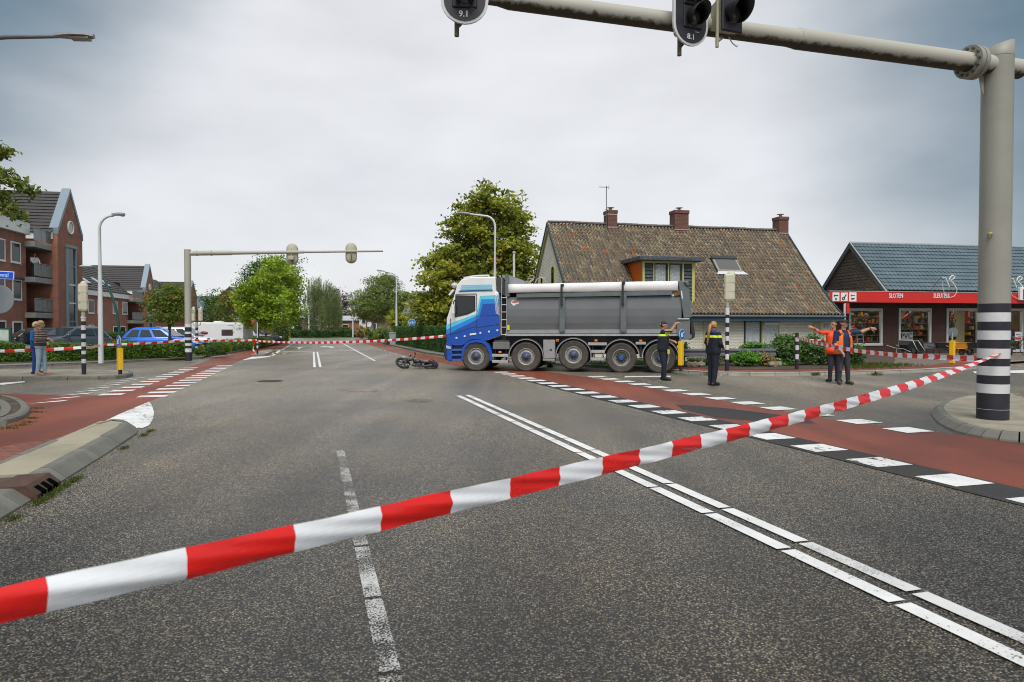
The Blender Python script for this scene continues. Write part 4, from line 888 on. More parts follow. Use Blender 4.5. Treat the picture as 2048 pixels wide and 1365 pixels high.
tb = sbox('tool_box', (1342, 890), (1483, 1110), M('tool_grey', (.34, .34, .335), .45, .2, dirt=.25), z6, .0, .5)
sbox('tool_box_foot', (1338, 1114), (1480, 1142), M('tool_grey', (.34, .34, .335)), z6, .0, .45)
p_ = z6(1425, 1000); MB().bbox((p_[0]-.01, -.012, p_[1]-.06), (p_[0]+.06, .01, p_[1]), .004).build('latch', DARK, tb)
for a, b in (((548, 885), (760, 917)), ((583, 970), (735, 1004)), ((583, 1056), (735, 1090)), ((1088, 878), (1206, 908))): sbox('side_step', a, b, ALU, z7, -.02, .3, .006)
for x in (600, 718): sbox('step_hanger', (x-7, 917), (x+7, 1060), DARK, z7, .08, .2, .004)
sbox('side_post', (1132, 908), (1162, 1056), DARK, z7, .1, .25, .004)
for zf, q in ((z6, (830, 1037)), (z6, (1512, 900)), (z7, (198, 860)), (z7, (637, 862)), (z7, (1146, 865))):
    p_ = zf(*q); MB().bbox((p_[0]-.05, -.03, p_[1]-.035), (p_[0]+.05, .1, p_[1]+.035), .008).build('side_marker', ORANGE, truck)
# wheels
HUBB = M('hub_blue', (.07, .085, .14), .5, .2, var=.3, scale=10, dirt=.5); RIMS = M('rim_steel', (.34, .33, .31), .5, .4, var=.3, scale=8, dirt=.45); RIMD = M('rim_dark', (.12, .115, .11), .5, .4, dirt=.4)
DUST = M('dusty_rubber', (.075, .066, .055), .9, var=.4, scale=7)
def make_wheel(dish):
    e = link('wheel', None, truck); T = Matrix.Rotation(R(90), 4, 'X'); r = .525
    mb = MB(); mb.lathe([(.30, -.13), (.38, -.15), (.46, -.155), (.505, -.14), (r, -.10), (r, .10), (.505, .14), (.46, .155), (.455, .15), (.40, .155), (.38, .15), (.30, .13)], 40, 0, T)
    ty = mb.build('tyre', DUST, e)
    tr_ = MB()
    for i in range(40):
        a = 2*math.pi*i/40; Mx = T @ Matrix.Rotation(a, 4, 'Z'); tr_.box((r-.004, -.03, -.135), (r+.010, .03, -.02), 0, Mx); tr_.box((r-.004, -.005, .02), (r+.010, .055, .135), 0, Mx)
    tr_.build('tread', RUBBER, e)
    if dish: pr_ = [(.305, .135), (.29, .145), (.275, .12), (.265, .0), (.20, -.01), (.19, .0)]; hub = [(.195, -.01), (.17, .03), (.09, .04), (.085, .13), (.06, .15), (.001, .152)]
    else: pr_ = [(.305, .135), (.285, .145), (.27, .10), (.255, .09), (.22, .115), (.18, .12)]; hub = [(.18, .12), (.16, .13), (.08, .13), (.07, .17), (.04, .185), (.001, .186)]
    MB().lathe(pr_, 32, 0, T).build('rim', RIMS, e)
    MB().lathe(hub, 24, 0, T).build('hub', RIMD if dish else HUBB, e)
    nb = MB()
    for i in range(10):
        a = 2*math.pi*i/10; c = (.165*math.cos(a), .165*math.sin(a)); z_ = .02 if dish else .115
        nb.cyl((c[0], -z_, c[1]), (c[0], -z_-.05, c[1]), .02, .016, 6, smooth=False)
    nb.build('wheel_nuts', M('nut_grey', (.24, .24, .26), .5, .5), e)
    if dish: nb = MB(); nb.cyl((0, -.10, 0), (0, -.165, 0), .085, .075, 18); nb.build('hub_cap', M('cap_blue', (.02, .10, .34), .4), e)
    return e
wa, wb = make_wheel(False), make_wheel(True)
ax_ = [(0, .525, wa), (1.833, .525, wa), (3.523, .60, wa), (5.19, .515, wb), (6.52, .515, wb)]; used = set()
for d, zc, pr_ in ax_:
    for side in (0, 1):
        o = pr_ if pr_.name not in used else copy_tree(pr_, truck); used.add(pr_.name)
        o.location = (d, .17 if side == 0 else W-.17, zc); o.rotation_euler = (0, random.uniform(0, 6), math.pi*side)
    MB().cyl((d, .3, zc), (d, W-.3, zc), .09, n=12).build('axle', DARK, truck)
def arc(d, zc, r0, r1, a0, a1, y0, y1, name, mat):
    n = 16; P = [(d+r1*math.cos(R(a0+(a1-a0)*i/n)), zc+r1*math.sin(R(a0+(a1-a0)*i/n))) for i in range(n+1)]+[(d+r0*math.cos(R(a1+(a0-a1)*i/n)), zc+r0*math.sin(R(a1+(a0-a1)*i/n))) for i in range(n+1)]
    mb = MB()
    for i in range(n):
        mb.prism([P[i], P[i+1], P[2*n-i], P[2*n+1-i]], y0, y1)
    return mb.build(name, mat, truck)
for d, zc, a0, a1 in ((1.833, .53, 0, 180), (3.523, .57, -12, 186), (5.19, .53, 5, 175), (6.52, .53, 15, 178)):
    arc(d, zc, .63, .66, a0, a1, .0, .42, 'mudguard', M('mudguard', (.05, .05, .052), .5)); arc(d, zc, .605, .632, a0, a1, -.012, .03, 'mudguard_edge', M('mudguard_edge', (.30, .31, .32), .45))
for d in (2.52, 4.25, 7.2): MB().bbox((d, .03, .35), (d+.012, .4, .72), .003).build('mud_flap', RUBBER, truck)

# ================================================================== MOPED lying on the road
mp_ = G(800, 737); MA = math.atan2(-.35, 1.6)
mt = thing('fallen_moped', 'black light motorcycle lying on its side in the road before the truck', 'motorcycle', mp_, MA)
MBK = M('moped_black', (.018, .018, .02), .4, var=.3, coat=.2); MPU = M('moped_plum', (.022, .012, .022), .35, coat=.3); CHR = M('moped_metal', (.24, .24, .24), .35, .7)
def mwheel(loc, axis, r=.29):
    e = link('wheel', None, mt, loc); e.rotation_euler = Vector(axis).to_track_quat('Z', 'Y').to_euler()
    MB().lathe([(r-.075, -.035), (r-.03, -.05), (r, -.025), (r, .025), (r-.03, .05), (r-.075, .035), (r-.075, -.035)], 28).build('tyre', RUBBER, e)
    mb = MB(); mb.lathe([(r-.075, -.03), (r-.1, -.02), (r-.1, .02), (r-.075, .03)], 28); mb.cyl((0, 0, -.05), (0, 0, .05), .03, n=12)
    for k in range(5):
        a = 2*math.pi*k/5; mb.box((.03, -.02, -.015), (r-.09, .02, .015), 0, Matrix.Rotation(a, 4, 'Z'))
    mb.build('rim', M('rim_black', (.06, .06, .062), .4, .5), e); MB().lathe([(.05, .03), (.10, .03), (.10, .036), (.05, .036)], 18).build('brake_disc', M('disc_dark', (.12, .12, .12), .5, .5), e)
    return e
mwheel((.12, .0, .20), (.50, -.44, .745)); mwheel((1.22, .12, .12), (.1, -.45, .9), .28)
mb = MB(); mb.tube([(.14, -.07, .28), (.38, .0, .32), (.50, .05, .36)], .028, 8); mb.tube([(.16, .09, .30), (.40, .14, .30), (.50, .12, .36)], .028, 8); mb.build('fork', MBK, mt)
mb = MB(); mb.prism([(.24, .42), (.30, .40), (.34, .28), (.30, .2), (.25, .26)], -.06, .1); bevel_build(mb, 'front_mudguard', MPU, mt, .03)
mb = MB(); mb.tube([(.45, .05, .34), (.43, -.02, .46), (.46, -.08, .50)], .016, 8); mb.tube([(.45, .05, .34), (.56, .12, .44), (.58, .1, .55)], .016, 8); mb.build('handlebar', MBK, mt)
mb = MB(); mb.ball((.47, -.09, .52), (.03, .05, .03)); mb.ball((.585, .09, .57), (.03, .03, .05)); mb.build('grips', RUBBER, mt)
mb = MB(); mb.ball((.44, .0, .38), (.09, .1, .08), 14); mb.build('headlamp', M('lamp_smoke', (.16, .165, .175), .2), mt)
mb = MB(); mb.ball((.41, -.06, .50), (.045, .02, .05), 10); mb.build('mirror', CHR, mt)
mb = MB(); mb.tube([(.5, .1, .35), (.75, .1, .27), (1.0, .12, .24), (1.25, .12, .24)], .03, 8); mb.tube([(.5, .06, .33), (.6, 0, .14), (.8, .02, .1), (1.1, .1, .14)], .022, 8); mb.build('frame', MBK, mt)
mb = MB(); mb.ball((.68, .06, .27), (.17, .13, .085), 16); mb.build('tank', MBK, mt)
mb = MB(); mb.bbox((.58, -.05, .06), (.86, .16, .22), .03); mb.cyl((.6, .0, .12), (.5, -.02, .16), .06, n=12); mb.build('engine', M('engine_grey', (.09, .09, .09), .5, .5, var=.3), mt)
mb = MB(); mb.prism([(.82, .31), (.98, .26), (1.2, .28), (1.24, .22), (.95, .19), (.82, .22)], -.02, .2); bevel_build(mb, 'seat', M('seat_black', (.015, .015, .016), .7), mt, .03)
mb = MB(); mb.prism([(1.16, .33), (1.24, .36), (1.36, .30), (1.46, .12), (1.44, .04), (1.28, .08), (1.18, .18)], -.05, .18); bevel_build(mb, 'tail_fairing', MPU, mt, .035)
mb = MB(); mb.tube([(.62, -.06, .1), (.8, -.11, .075), (1.05, -.1, .10), (1.32, -.04, .13)], [.022, .03, .05, .055], 10); mb.build('exhaust', M('exhaust_steel', (.07, .07, .075), .45, .5), mt)
mb = MB(); mb.tube([(.36, -.1, .2), (.46, -.16, .06), (.62, -.17, .03)], .012, 6); mb.tube([(.7, -.1, .12), (.72, -.2, .03)], .014, 6); mb.build('foot_pegs', CHR, mt)
for u, v, lab in ((877, 737.5, 'small red plastic shard on the road right of the fallen moped'), (885, 736.5, 'tiny dark plastic shard near the truck bumper')):
    o = MB().add([(-.05, -.03, 0), (.05, -.02, .01), (.03, .04, .03), (-.03, .03, .0)], [(0, 1, 2), (0, 2, 3), (0, 3, 1), (1, 3, 2)]).build('debris_shard', M('shard_red', (.35, .05, .04), .4), None); o.location = G(u, v, .006); tag(o, lab, 'debris', 'moped debris')
# ================================================================== FARMHOUSE with pantiled roof
HA = R(13); h0 = Vector((1.87, 36, 0)); HM = Matrix.Translation(h0) @ Matrix.Rotation(HA, 4, 'Z'); HI = HM.inverted()
house = thing('farmhouse', 'low whitewashed farmhouse under a big mottled brown pantile roof', 'house', h0, HA)
HL = 14.15; RZ = 7.1
def hplane(y): return Plane2(HM @ Vector((0, y, 0)), HA)
def hroof(u, v, p0, p1):
    """ray against the roof plane through the lines (y,z)=p0 and p1, in house coordinates"""
    o = HI @ Vector((0, 0, CH)); d = HI.to_3x3() @ ray(u, v); ey, ez = p1[0]-p0[0], p1[1]-p0[1]; n = Vector((0, -ez, ey))
    k = (Vector((0, p0[0], p0[1]))-o).dot(n)/d.dot(n); return o+d*k
PR = [(0, RZ), (-1.2, 5.78), (-2.4, 4.46), (-3.15, 3.66), (-3.75, 3.08), (-4.3, 2.60), (-4.85, 2.16)]
ln = [0]
for a, b in zip(PR, PR[1:]): ln.append(ln[-1]+math.hypot(b[0]-a[0], b[1]-a[1]))
def slope(q):
    i = min(max(int(np.searchsorted(ln, q))-1, 0), len(PR)-2); f = (q-ln[i])/(ln[i+1]-ln[i]); a, b = PR[i], PR[i+1]
    return a[0]+(b[0]-a[0])*f, a[1]+(b[1]-a[1])*f, math.atan2(a[1]-b[1], a[0]-b[0])
m, t_, b_, N_, LK_ = nodes('pantile'); MATS['pantile'] = m
at_ = N_('ShaderNodeAttribute', attribute_name='tilecol'); tc_ = N_('ShaderNodeNewGeometry'); nz_ = N_('ShaderNodeTexNoise', i_Scale=9., i_Detail=6., i_Roughness=.7); LK_(tc_.outputs['Position'], nz_.inputs['Vector'])
mr_ = N_('ShaderNodeMapRange', i_1=.3, i_2=.7, i_3=.62, i_4=1.35); LK_(nz_.outputs[0], mr_.inputs[0]); hs_ = N_('ShaderNodeHueSaturation'); LK_(at_.outputs['Color'], hs_.inputs['Color']); LK_(mr_.outputs[0], hs_.inputs['Value'])
LK_(hs_.outputs[0], b_.inputs['Base Color']); b_.inputs['Roughness'].default_value = .85
TINTS = [(.24, .185, .125), (.20, .165, .125), (.30, .235, .14), (.155, .138, .118), (.36, .28, .17), (.25, .165, .105), (.40, .34, .23), (.12, .112, .10), (.30, .19, .11), (.22, .19, .145)]
TINTS = [tuple(.62*a+.38*b for a, b in zip(c, (.215, .175, .125))) for c in TINTS]
TWGT = [16, 15, 13, 13, 9, 9, 5, 8, 5, 9]; ORT = (.50, .14, .04)
TWD, TRW = .195, .25; NSEG = 6
def tile_geo(wd, ln_):
    vs = []; prof_ = []
    for i in range(NSEG+1):
        f = i/NSEG; prof_.append((f*(wd+.02)-.01, .056*math.cos(2*math.pi*(f-.22))))
    for x, h in prof_: vs.append((x, .02, h-.012))                 # upper end, tucked under
    for x, h in prof_: vs.append((x, -ln_-.03, h+.028))            # lower end, proud
    for x, h in prof_: vs.append((x, -ln_-.03, h+.006))
    n = NSEG+1
    return vs, [(i, i+1, n+i+1, n+i) for i in range(NSEG)]+[(n+i, n+i+1, 2*n+i+1, 2*n+i) for i in range(NSEG)]
tv, tf = tile_geo(TWD, TRW)
def tile_mesh(name, V, Fc, C):
    me = bpy.data.meshes.new(name); me.from_pydata(V, [], Fc); me.materials.append(MATS['pantile'])
    ca = me.color_attributes.new('tilecol', 'FLOAT_COLOR', 'POINT'); ca.data.foreach_set('color', np.array(C, dtype=np.float32).ravel())
    me.polygons.foreach_set('use_smooth', [True]*len(Fc)); return me
tmesh = [tile_mesh('roof_tile', tv, tf, [(*c, 1)]*len(tv)) for c in TINTS+[ORT]]
roof = link('roof', None, house)
HDp = hplane(-4.0); dx0, dx1 = HDp(1284, 560)[0], HDp(1389, 560)[0]
sk = [hroof(u, v, PR[1], PR[2]) for u, v in ((1424, 517), (1471, 517), (1482, 545), (1433, 545))]
skx0, skx1 = min(p.x for p in sk), max(p.x for p in sk); skz0, skz1 = min(p.z for p in sk), max(p.z for p in sk)
cols = int(HL/TWD); rows = int(ln[-1]/TRW); tiles = []
random.seed(5)
for r_ in range(rows):
    y, z, an = slope(r_*TRW+.02); y2, z2, an2 = slope(min(ln[-1], (r_+.5)*TRW))
    for c in range(cols):
        x = c*TWD+.01; xc = x+TWD/2
        if dx0-.05 < xc < dx1+.05 and z2 < 4.85 and z2 > 2.75 and y2 > -4.02: continue
        if skx0 < xc < skx1 and skz0-.05 < z2 < skz1: continue
        ti = random.choices(range(len(TINTS)), TWGT)[0]
        if random.random() < .004: ti = len(TINTS)
        pw = HM @ Vector((xc, y2, z2)); uu = 1024+F*pw.x/pw.y; vv = 682.5-F*((pw.z-CH)/pw.y+PITCH)
        hid = 905 < uu < 1386 and vv > 560
        tiles.append(((pw-Vector((0, 0, CH))).length+(1000 if hid else 0), x, y, z, an2, ti))
tiles.sort(); Vv, Ff, Cc = [], [], []
for i, (d, x, y, z, an, ti) in enumerate(tiles):
    rot = Matrix.Rotation(-(an-math.pi) if an > math.pi/2 else an, 4, 'X')
    if i < 300:
        o = link('roof_tile', tmesh[ti], roof, (x, y, z)); o.rotation_euler = (an+random.uniform(-.012, .012), random.uniform(-.02, .02), random.uniform(-.015, .015))
    else:
        Rm = Matrix.Translation((x, y, z)) @ Euler((an+random.uniform(-.015, .015), random.uniform(-.03, .03), random.uniform(-.02, .02))).to_matrix().to_4x4()
        k = len(Vv); Vv += [tuple(Rm @ Vector(v)) for v in tv]; Ff += [tuple(j+k for j in f) for f in tf]; c_ = (TINTS+[ORT])[ti]; q_ = random.uniform(.8, 1.2); Cc += [(c_[0]*q_, c_[1]*q_, c_[2]*q_, 1)]*len(tv)
stuff(link('roof_tiles', tile_mesh('roof_tiles', Vv, Ff, Cc), roof))
mb = MB()
for sgn in (1, -1):
    P_ = [(y*sgn, z-.07) for y, z in PR]
    for (ya, za), (yb, zb_) in zip(P_, P_[1:]): mb.add([(.02, ya, za), (HL, ya, za), (HL, yb, zb_), (.02, yb, zb_)], [(0, 1, 2, 3)])
mb.build('roof_boards', M('roof_underlay', (.07, .06, .05), .9, var=.3), roof, False)
for i in range(int(HL/.36)):
    mb = MB(); n = 8; vs = []
    for e, hh in ((0, 1.), (.38, 1.08)):
        for k in range(n+1): a = math.pi*k/n; vs.append((e, .13*hh*math.cos(a), .11*hh*math.sin(a)-.02))
    mb.add(vs, [(k, k+1, n+2+k, n+1+k) for k in range(n)], 0, True); o = mb.build('ridge_tile', M('ridge_clay', (.10, .085, .072), .85, var=.35, scale=5), roof, False); o.location = (i*.36+.02, 0, RZ+.01+.01*math.sin(i*.7)); o.rotation_euler = (0, random.uniform(-.02, .02), 0)
# walls
WBR = brick_mat('white_brick', (.84, .81, .68), (.78, .75, .62), (.56, .53, .43), .22, .075, 'wall', .006, .012, .8, .12)
OLV = M('olive_trim', (.55, .52, .20), .5, var=.1); DBL = M('dark_blue_trim', (.03, .055, .075), .5, var=.2, dirt=.2); BLU2 = M('fascia_blue', (.035, .085, .13), .5, var=.15, dirt=.15)
gp = [(-4.25, 0), (4.25, 0), (4.25, 2.45), (0, 6.95), (-2.4, 4.3), (-3.15, 3.5), (-4.25, 2.5)]
wl = MB(); wl.prism(gp, 0.08, .3, 'x'); wl.prism(gp, HL-.3, HL-.08, 'x'); wl.box((.3, -4.25, 0), (HL-.3, -4.02, 2.42)); wl.box((.3, 4.02, 0), (HL-.3, 4.25, 2.42)); walls = wl.build('walls', WBR, house)
def board(pts, x0, x1, dz, th, name, mat):
    mb = MB()
    for (ya, za), (yb, zb_) in zip(pts, pts[1:]): mb.add([(x0, ya, za-dz), (x0, yb, zb_-dz), (x0, yb, zb_-dz-th), (x0, ya, za-dz-th), (x1, ya, za-dz), (x1, yb, zb_-dz), (x1, yb, zb_-dz-th), (x1, ya, za-dz-th)], [(0, 1, 2, 3), (7, 6, 5, 4), (0, 4, 5, 1), (3, 2, 6, 7)])
    return mb.build(name, mat, house)
for sg in (1, -1):
    pts = [(y*sg, z) for y, z in PR]
    board(pts, -.06, .06, -.02, .16, 'verge_board', DBL); board(pts, -.03, .075, .15, .22, 'verge_trim', M('verge_olive', (.30, .29, .12), .55)); board(pts, HL-.02, HL+.06, -.02, .14, 'verge_board', DBL)
zl = PR[-1][1]
ef = MB().box((-.05, -4.86, zl-.27), (HL+.05, -4.80, zl-.03)).build('fascia', BLU2, house); MB().box((-.02, -4.80, zl-.25), (HL, -4.26, zl-.2)).build('soffit', BLU2, house)
MB().tube([(-.05, -4.92, zl-.05), (HL+.05, -4.92, zl-.05)], .055, 8).build('gutter', M('gutter_zinc', (.12, .15, .17), .5, .4), house)
MB().cyl((HL+.02, -4.9, zl-.3), (HL+.02, -4.86, zl+.02), .03).build('downpipe', BANDW, house)
HW = hplane(-4.25)
CURT = M('net_curtain', (.70, .74, .74), .7, var=.35, scale=14)
def hwin(u0, v0, u1, v1, frame, bars=1, parent=house, P=None, yy=-4.25, cur=True, name='window', dpt=.05, mat=None):
    P = P or HW; x0, zt_ = P(u0, v0); x1, _ = P(u1, v0); zb_ = P((u0+u1)/2, v1)[1]
    e = link(name, None, parent, (x0, yy, zb_)); w_, h_ = x1-x0, zt_-zb_; fw = .07
    for a, b in (((0, -dpt, 0), (w_, .03, fw)), ((0, -dpt, h_-fw), (w_, .03, h_)), ((0, -dpt, fw), (fw, .03, h_-fw)), ((w_-fw, -dpt, fw), (w_, .03, h_-fw))): MB().bbox(a, b, .006).build('frame', frame, e)
    for k in range(1, bars): MB().bbox((w_*k/bars-.03, -dpt+.005, fw), (w_*k/bars+.03, .02, h_-fw), .005).build('mullion', frame, e)
    MB().box((fw, -.040, fw), (w_-fw, -.035, h_-fw)).build('pane', mat or glass('house_pane', (.05, .06, .065), .05, .1), e)
    if cur:
        n = 18; vs = []
        for i in range(n+1):
            for z_ in (fw, h_-fw): vs.append((fw+(w_-2*fw)*i/n, -.016+.012*math.sin(i*2.2), z_))
        MB().add(vs, [(2*i, 2*i+2, 2*i+3, 2*i+1) for i in range(n)]).build('curtain', CURT, e, False)
    return e
DKF = M('dark_frame', (.03, .035, .04), .5)
hwin(1488, 641, 1522, 716, DKF, 1); hwin(1523.5, 641, 1559, 716, OLV, 1); x0, z0 = HW(1526, 645); x1, z1 = HW(1556, 650); MB().bbox((x0, -4.38, z1), (x1, -4.26, z0), .02).build('shutter_box', WHITE, house)
hwin(1627, 645, 1641, 690, OLV, 1); hwin(1406, 642, 1424, 700, OLV, 1)
x0, z0 = HW(1648, 648); x1, z1 = HW(1657, 655); MB().box((x0, -4.29, z1), (x1, -4.252, z0)).build('wall_plate', M('plate_grey', (.4, .42, .4), .5), house)
# gable windows (facing left)
for yc, zc, ww, hh in ((1.25, 3.75, .32, 1.05), (-.85, 3.95, .42, 1.5)):
    e = link('window', None, house, (.075, yc, zc))
    ar = [(-ww/2, -hh/2), (ww/2, -hh/2), (ww/2, hh/2-.12), (ww/4, hh/2-.02), (0, hh/2), (-ww/4, hh/2-.02), (-ww/2, hh/2-.12)]
    MB().prism([(y*1.3, z*1.08) for y, z in ar], -.05, .0, 'x').build('frame', OLV, e); MB().prism(ar, -.06, -.051, 'x').build('pane', GLS, e)
# chimneys
CBR = brick_mat('chimney_brick', (.22, .06, .04), (.15, .045, .035), (.16, .12, .10), .2, .07, 'wall', .006, .012)
HR = hplane(0)
for u0, u1, vt, lab in ((1211, 1231, 422, 'white'), (1343.5, 1373, 422, ''), (1551, 1571, 435, '')):
    x0, zt_ = HR(u0, vt); x1, _ = HR(u1, vt); e = link('chimney', None, house, ((x0+x1)/2, 0, RZ-.5)); w_ = (x1-x0)/2; h_ = zt_-RZ+.5
    MB().box((-w_*.93, -.32, 0), (w_*.93, .32, h_-.18)).build('stack', CBR, e); MB().bbox((-w_, -.36, h_-.18), (w_, .36, h_), .01).build('crown', CBR, e)
    MB().box((-w_*.98, -.34, .28), (w_*.98, .345, .33)).build('flashing', M('lead', (.33, .33, .34), .6), e)
    if lab: MB().box((-w_*.945, -.325, h_-.24), (w_*.945, .325, h_-.2)).build('white_course', WHITE, e)
    pt = MB(); pt.cyl((0, 0, h_), (0, 0, h_+.12), .09, .08, 12); pt.cyl((0, 0, h_+.16), (0, 0, h_+.18), .2, .2, 12); pt.cyl((-.06, 0, h_+.1), (-.06, 0, h_+.17), .015, n=6); pt.build('chimney_pot', M('pot_grey', (.30, .31, .31), .5), e)
x0, zt_ = HR(1209.5, 375); an_ = link('aerial', None, house, (x0, -.25, RZ-.3)); h_ = zt_-RZ+.3
MB().cyl((0, 0, 0), (0, 0, h_), .022, n=8).build('mast', M('mast_grey', (.12, .11, .11), .5), an_)
mb = MB(); mb.tube([(-.42, 0, h_-.05), (.16, 0, h_-.05)], .012, 6)
for x in (-.4, -.3, -.2, -.1): mb.tube([(x, -.12, h_-.05), (x, .12, h_-.05)], .006, 5)
mb.tube([(.14, 0, h_-.18), (.14, 0, h_+.08)], .01, 5); mb.ball((0, 0, h_-.04), (.035, .035, .07), 8); mb.tube([(-.1, 0, 1.05), (.1, 0, 1.05)], .01, 5); mb.build('antenna', M('mast_grey', (.12, .11, .11)), an_)
# dormer
dm = link('dormer', None, house, (0, 0, 0)); dzt = HDp(1336, 523)[1]; dzb = 2.72
MB().prism([(-4.0, dzb), (-4.0, dzt), (-1.9, dzt), (-2.0, 4.7)], dx0+.02, dx0+.10, 'x').build('cheek', M('dormer_orange', (.62, .13, .015), .5, var=.06), dm)
MB().prism([(-4.0, dzb), (-4.0, dzt), (-1.9, dzt), (-2.0, 4.7)], dx1-.10, dx1-.02, 'x').build('cheek', M('dormer_orange', (.62, .13, .015)), dm)
board_ = MB(); board_.prism([(-4.03, dzb-.02), (-4.06, dzb-.02), (-1.95, 4.78), (-1.95, 4.86)], dx0-.12, dx0-.02, 'x'); board_.build('flashing', M('lead', (.33, .33, .34)), dm)
WTH = M('weathered_blue', (.075, .085, .095), .75, var=.7, scale=9, bump=.004, bscale=30)
bevel_build(MB().box((dx0-.28, -4.42, dzt), (dx1+.32, -1.7, dzt+.2)), 'flat_roof', WTH, dm, .02)
dcol = [HDp(u, 560)[0] for u in (1284.5, 1288.5, 1305.8, 1307.8, 1335, 1337.2, 1363.8, 1366.5, 1383.2, 1388.5)]
for i in range(0, 10, 2): MB().bbox((dcol[i], -4.06, dzb), (dcol[i+1], -3.96, dzt), .006).build('post', OLV, dm)
MB().box((dcol[0]+.02, -4.05, dzt-.1), (dcol[9]-.02, -3.97, dzt-.001)).build('head_rail', OLV, dm); MB().box((dcol[0]+.02, -4.05, dzb-.05), (dcol[9]-.02, -3.97, dzb+.06)).build('sill_rail', OLV, dm)
for a, b in ((1, 2), (7, 8)):
    nsl = 11
    for k in range(nsl):
        z0 = dzb+.08+(dzt-.12-dzb-.08)*k/nsl; hh = (dzt-.2-dzb)/nsl
        MB().add([(dcol[a], -4.05, z0), (dcol[b], -4.05, z0), (dcol[b], -3.99, z0+hh), (dcol[a], -3.99, z0+hh), (dcol[a], -4.02, z0-.01), (dcol[b], -4.02, z0-.01), (dcol[b], -3.97, z0+hh-.01), (dcol[a], -3.97, z0+hh-.01)], [(0, 1, 2, 3), (7, 6, 5, 4), (0, 4, 5, 1), (0, 3, 7, 4), (1, 5, 6, 2), (2, 6, 7, 3)]).build('louvre_board', WTH, dm)
for a, b in ((3, 4), (5, 6)):
    e = link('window', None, dm, (dcol[a], -4.0, dzb+.06)); w_ = dcol[b]-dcol[a]; h_ = dzt-.1-dzb-.06
    for p_, q_ in (((0, -.03, 0), (w_, .03, .06)), ((0, -.03, h_-.06), (w_, .03, h_)), ((0, -.03, .06), (.06, .03, h_-.06)), ((w_-.06, -.03, .06), (w_, .03, h_-.06))): MB().box(p_, q_).build('frame', DKF, e)
    MB().box((.06, -.012, .06), (w_-.06, -.006, h_-.06)).build('pane', glass('house_pane', (.05, .06, .065), .05, .1), e)
    n = 16; vs = []
    for i in range(n+1):
        for z_ in (.06, h_-.06): vs.append((.06+(w_-.12)*i/n, .05+.02*math.sin(i*2.2+a), z_))
    MB().add(vs, [(2*i, 2*i+2, 2*i+3, 2*i+1) for i in range(n)]).build('curtain', CURT, e, False)
# skylight
sko = link('skylight', None, house); cen = sum(sk, Vector())/4; an = math.atan2(PR[1][1]-PR[2][1], PR[1][0]-PR[2][0]); sko.location = cen; sko.rotation_euler = (an, 0, 0)
w_ = (sk[1]-sk[0]).length/2; l_ = (sk[3]-sk[0]).length/2
MB().bbox((-w_, -l_, .0), (w_, l_, .10), .02).build('frame', M('skylight_frame', (.30, .29, .26), .5), sko); MB().box((-w_+.1, -l_+.1, .1), (w_-.1, l_-.22, .106)).build('pane', glass('sky_pane', (.12, .11, .10), .06), sko)
MB().bbox((-w_-.05, l_-.2, .08), (w_+.03, l_+.03, .16), .02).build('top_cover', M('dark_cover', (.03, .035, .04), .5), sko); MB().prism([(-w_-.15, -l_-.22), (w_+.25, -l_-.22), (w_+.05, -l_+.02), (-w_, -l_+.02)], .05, .075, 'z').build('apron', M('apron_white', (.62, .63, .65), .5), sko)

# ================================================================== HARDWARE SHOP
SA = R(10); s0 = Vector((20.6, 37.5, 0)); SM = Matrix.Translation(s0) @ Matrix.Rotation(SA, 4, 'Z')
shop = thing('hardware_shop', 'dark brick shop with blue-grey tiled roof and long red fascia', 'shop', s0, SA)
def splane(y): return Plane2(SM @ Vector((0, y, 0)), SA)
SF, SC_ = splane(.3), splane(-1.0)
SBR = brick_mat('dark_brick', (.11, .042, .032), (.075, .032, .027), (.045, .035, .03), .21, .055, 'wall', .006, .012, .85, .2)
SX0 = SF(1640, 660)[0]; SX1 = 16; EZ = 3.64; RZ2 = AT(1690, 487, 40.4).z
WN = [(1698, 617.5, 1764.5, 690.5), (1798, 617.5, 1862, 690.5), (1893.5, 617.5, 1957.5, 690.5), (2014, 618, 2046, 703)]
wx = []
for u0, v0, u1, v1 in WN: x0, zt_ = SF(u0, v0); x1, _ = SF(u1, v0); wx.append((x0, x1, SF((u0+u1)/2, v1)[1], zt_))
mb = MB(); cur = SX0
for x0, x1, zb_, zt_ in wx: mb.box((cur, .3, 0), (x0, .6, 3.3)); mb.box((x0, .3, 0), (x1, .6, zb_)); mb.box((x0, .3, zt_), (x1, .6, 3.3)); cur = x1
mb.box((cur, .3, 0), (SX1, .6, 3.3)); mb.box((SX0, .6, 0), (SX0+.3, 6, 3.3)); mb.box((SX1-.3, .6, 0), (SX1, 6, 3.3)); mb.box((SX0, 6, 0), (SX1, 6.3, 3.3)); mb.build('walls', SBR, shop)
MB().box((SX0+.3, .6, .0), (SX1-.3, 6, .12)).build('floor', M('shop_floor', (.3, .27, .22), .6), shop)
MB().box((SX0+.3, 3.2, .12), (SX1-.3, 3.25, 3.2)).build('back_partition', M('shop_inner', (.14, .10, .06), .8, var=.5, scale=2), shop)
em = M('shop_lamp', (1, .85, .55), .5); b_ = em.node_tree.nodes['Principled BSDF']; b_.inputs['Emission Color'].default_value = (1, .8, .48, 1); b_.inputs['Emission Strength'].default_value = 10
for k in range(5): MB().box((SX0+1.5+3.2*k, 1.2, 3.05), (SX0+3.1+3.2*k, 1.4, 3.1)).build('ceiling_lamp', em, shop)
SFR = M('shop_frame', (.50, .53, .53), .5, var=.05); SPANE = glass('shop_pane', (.02, .02, .022), .02, .12)
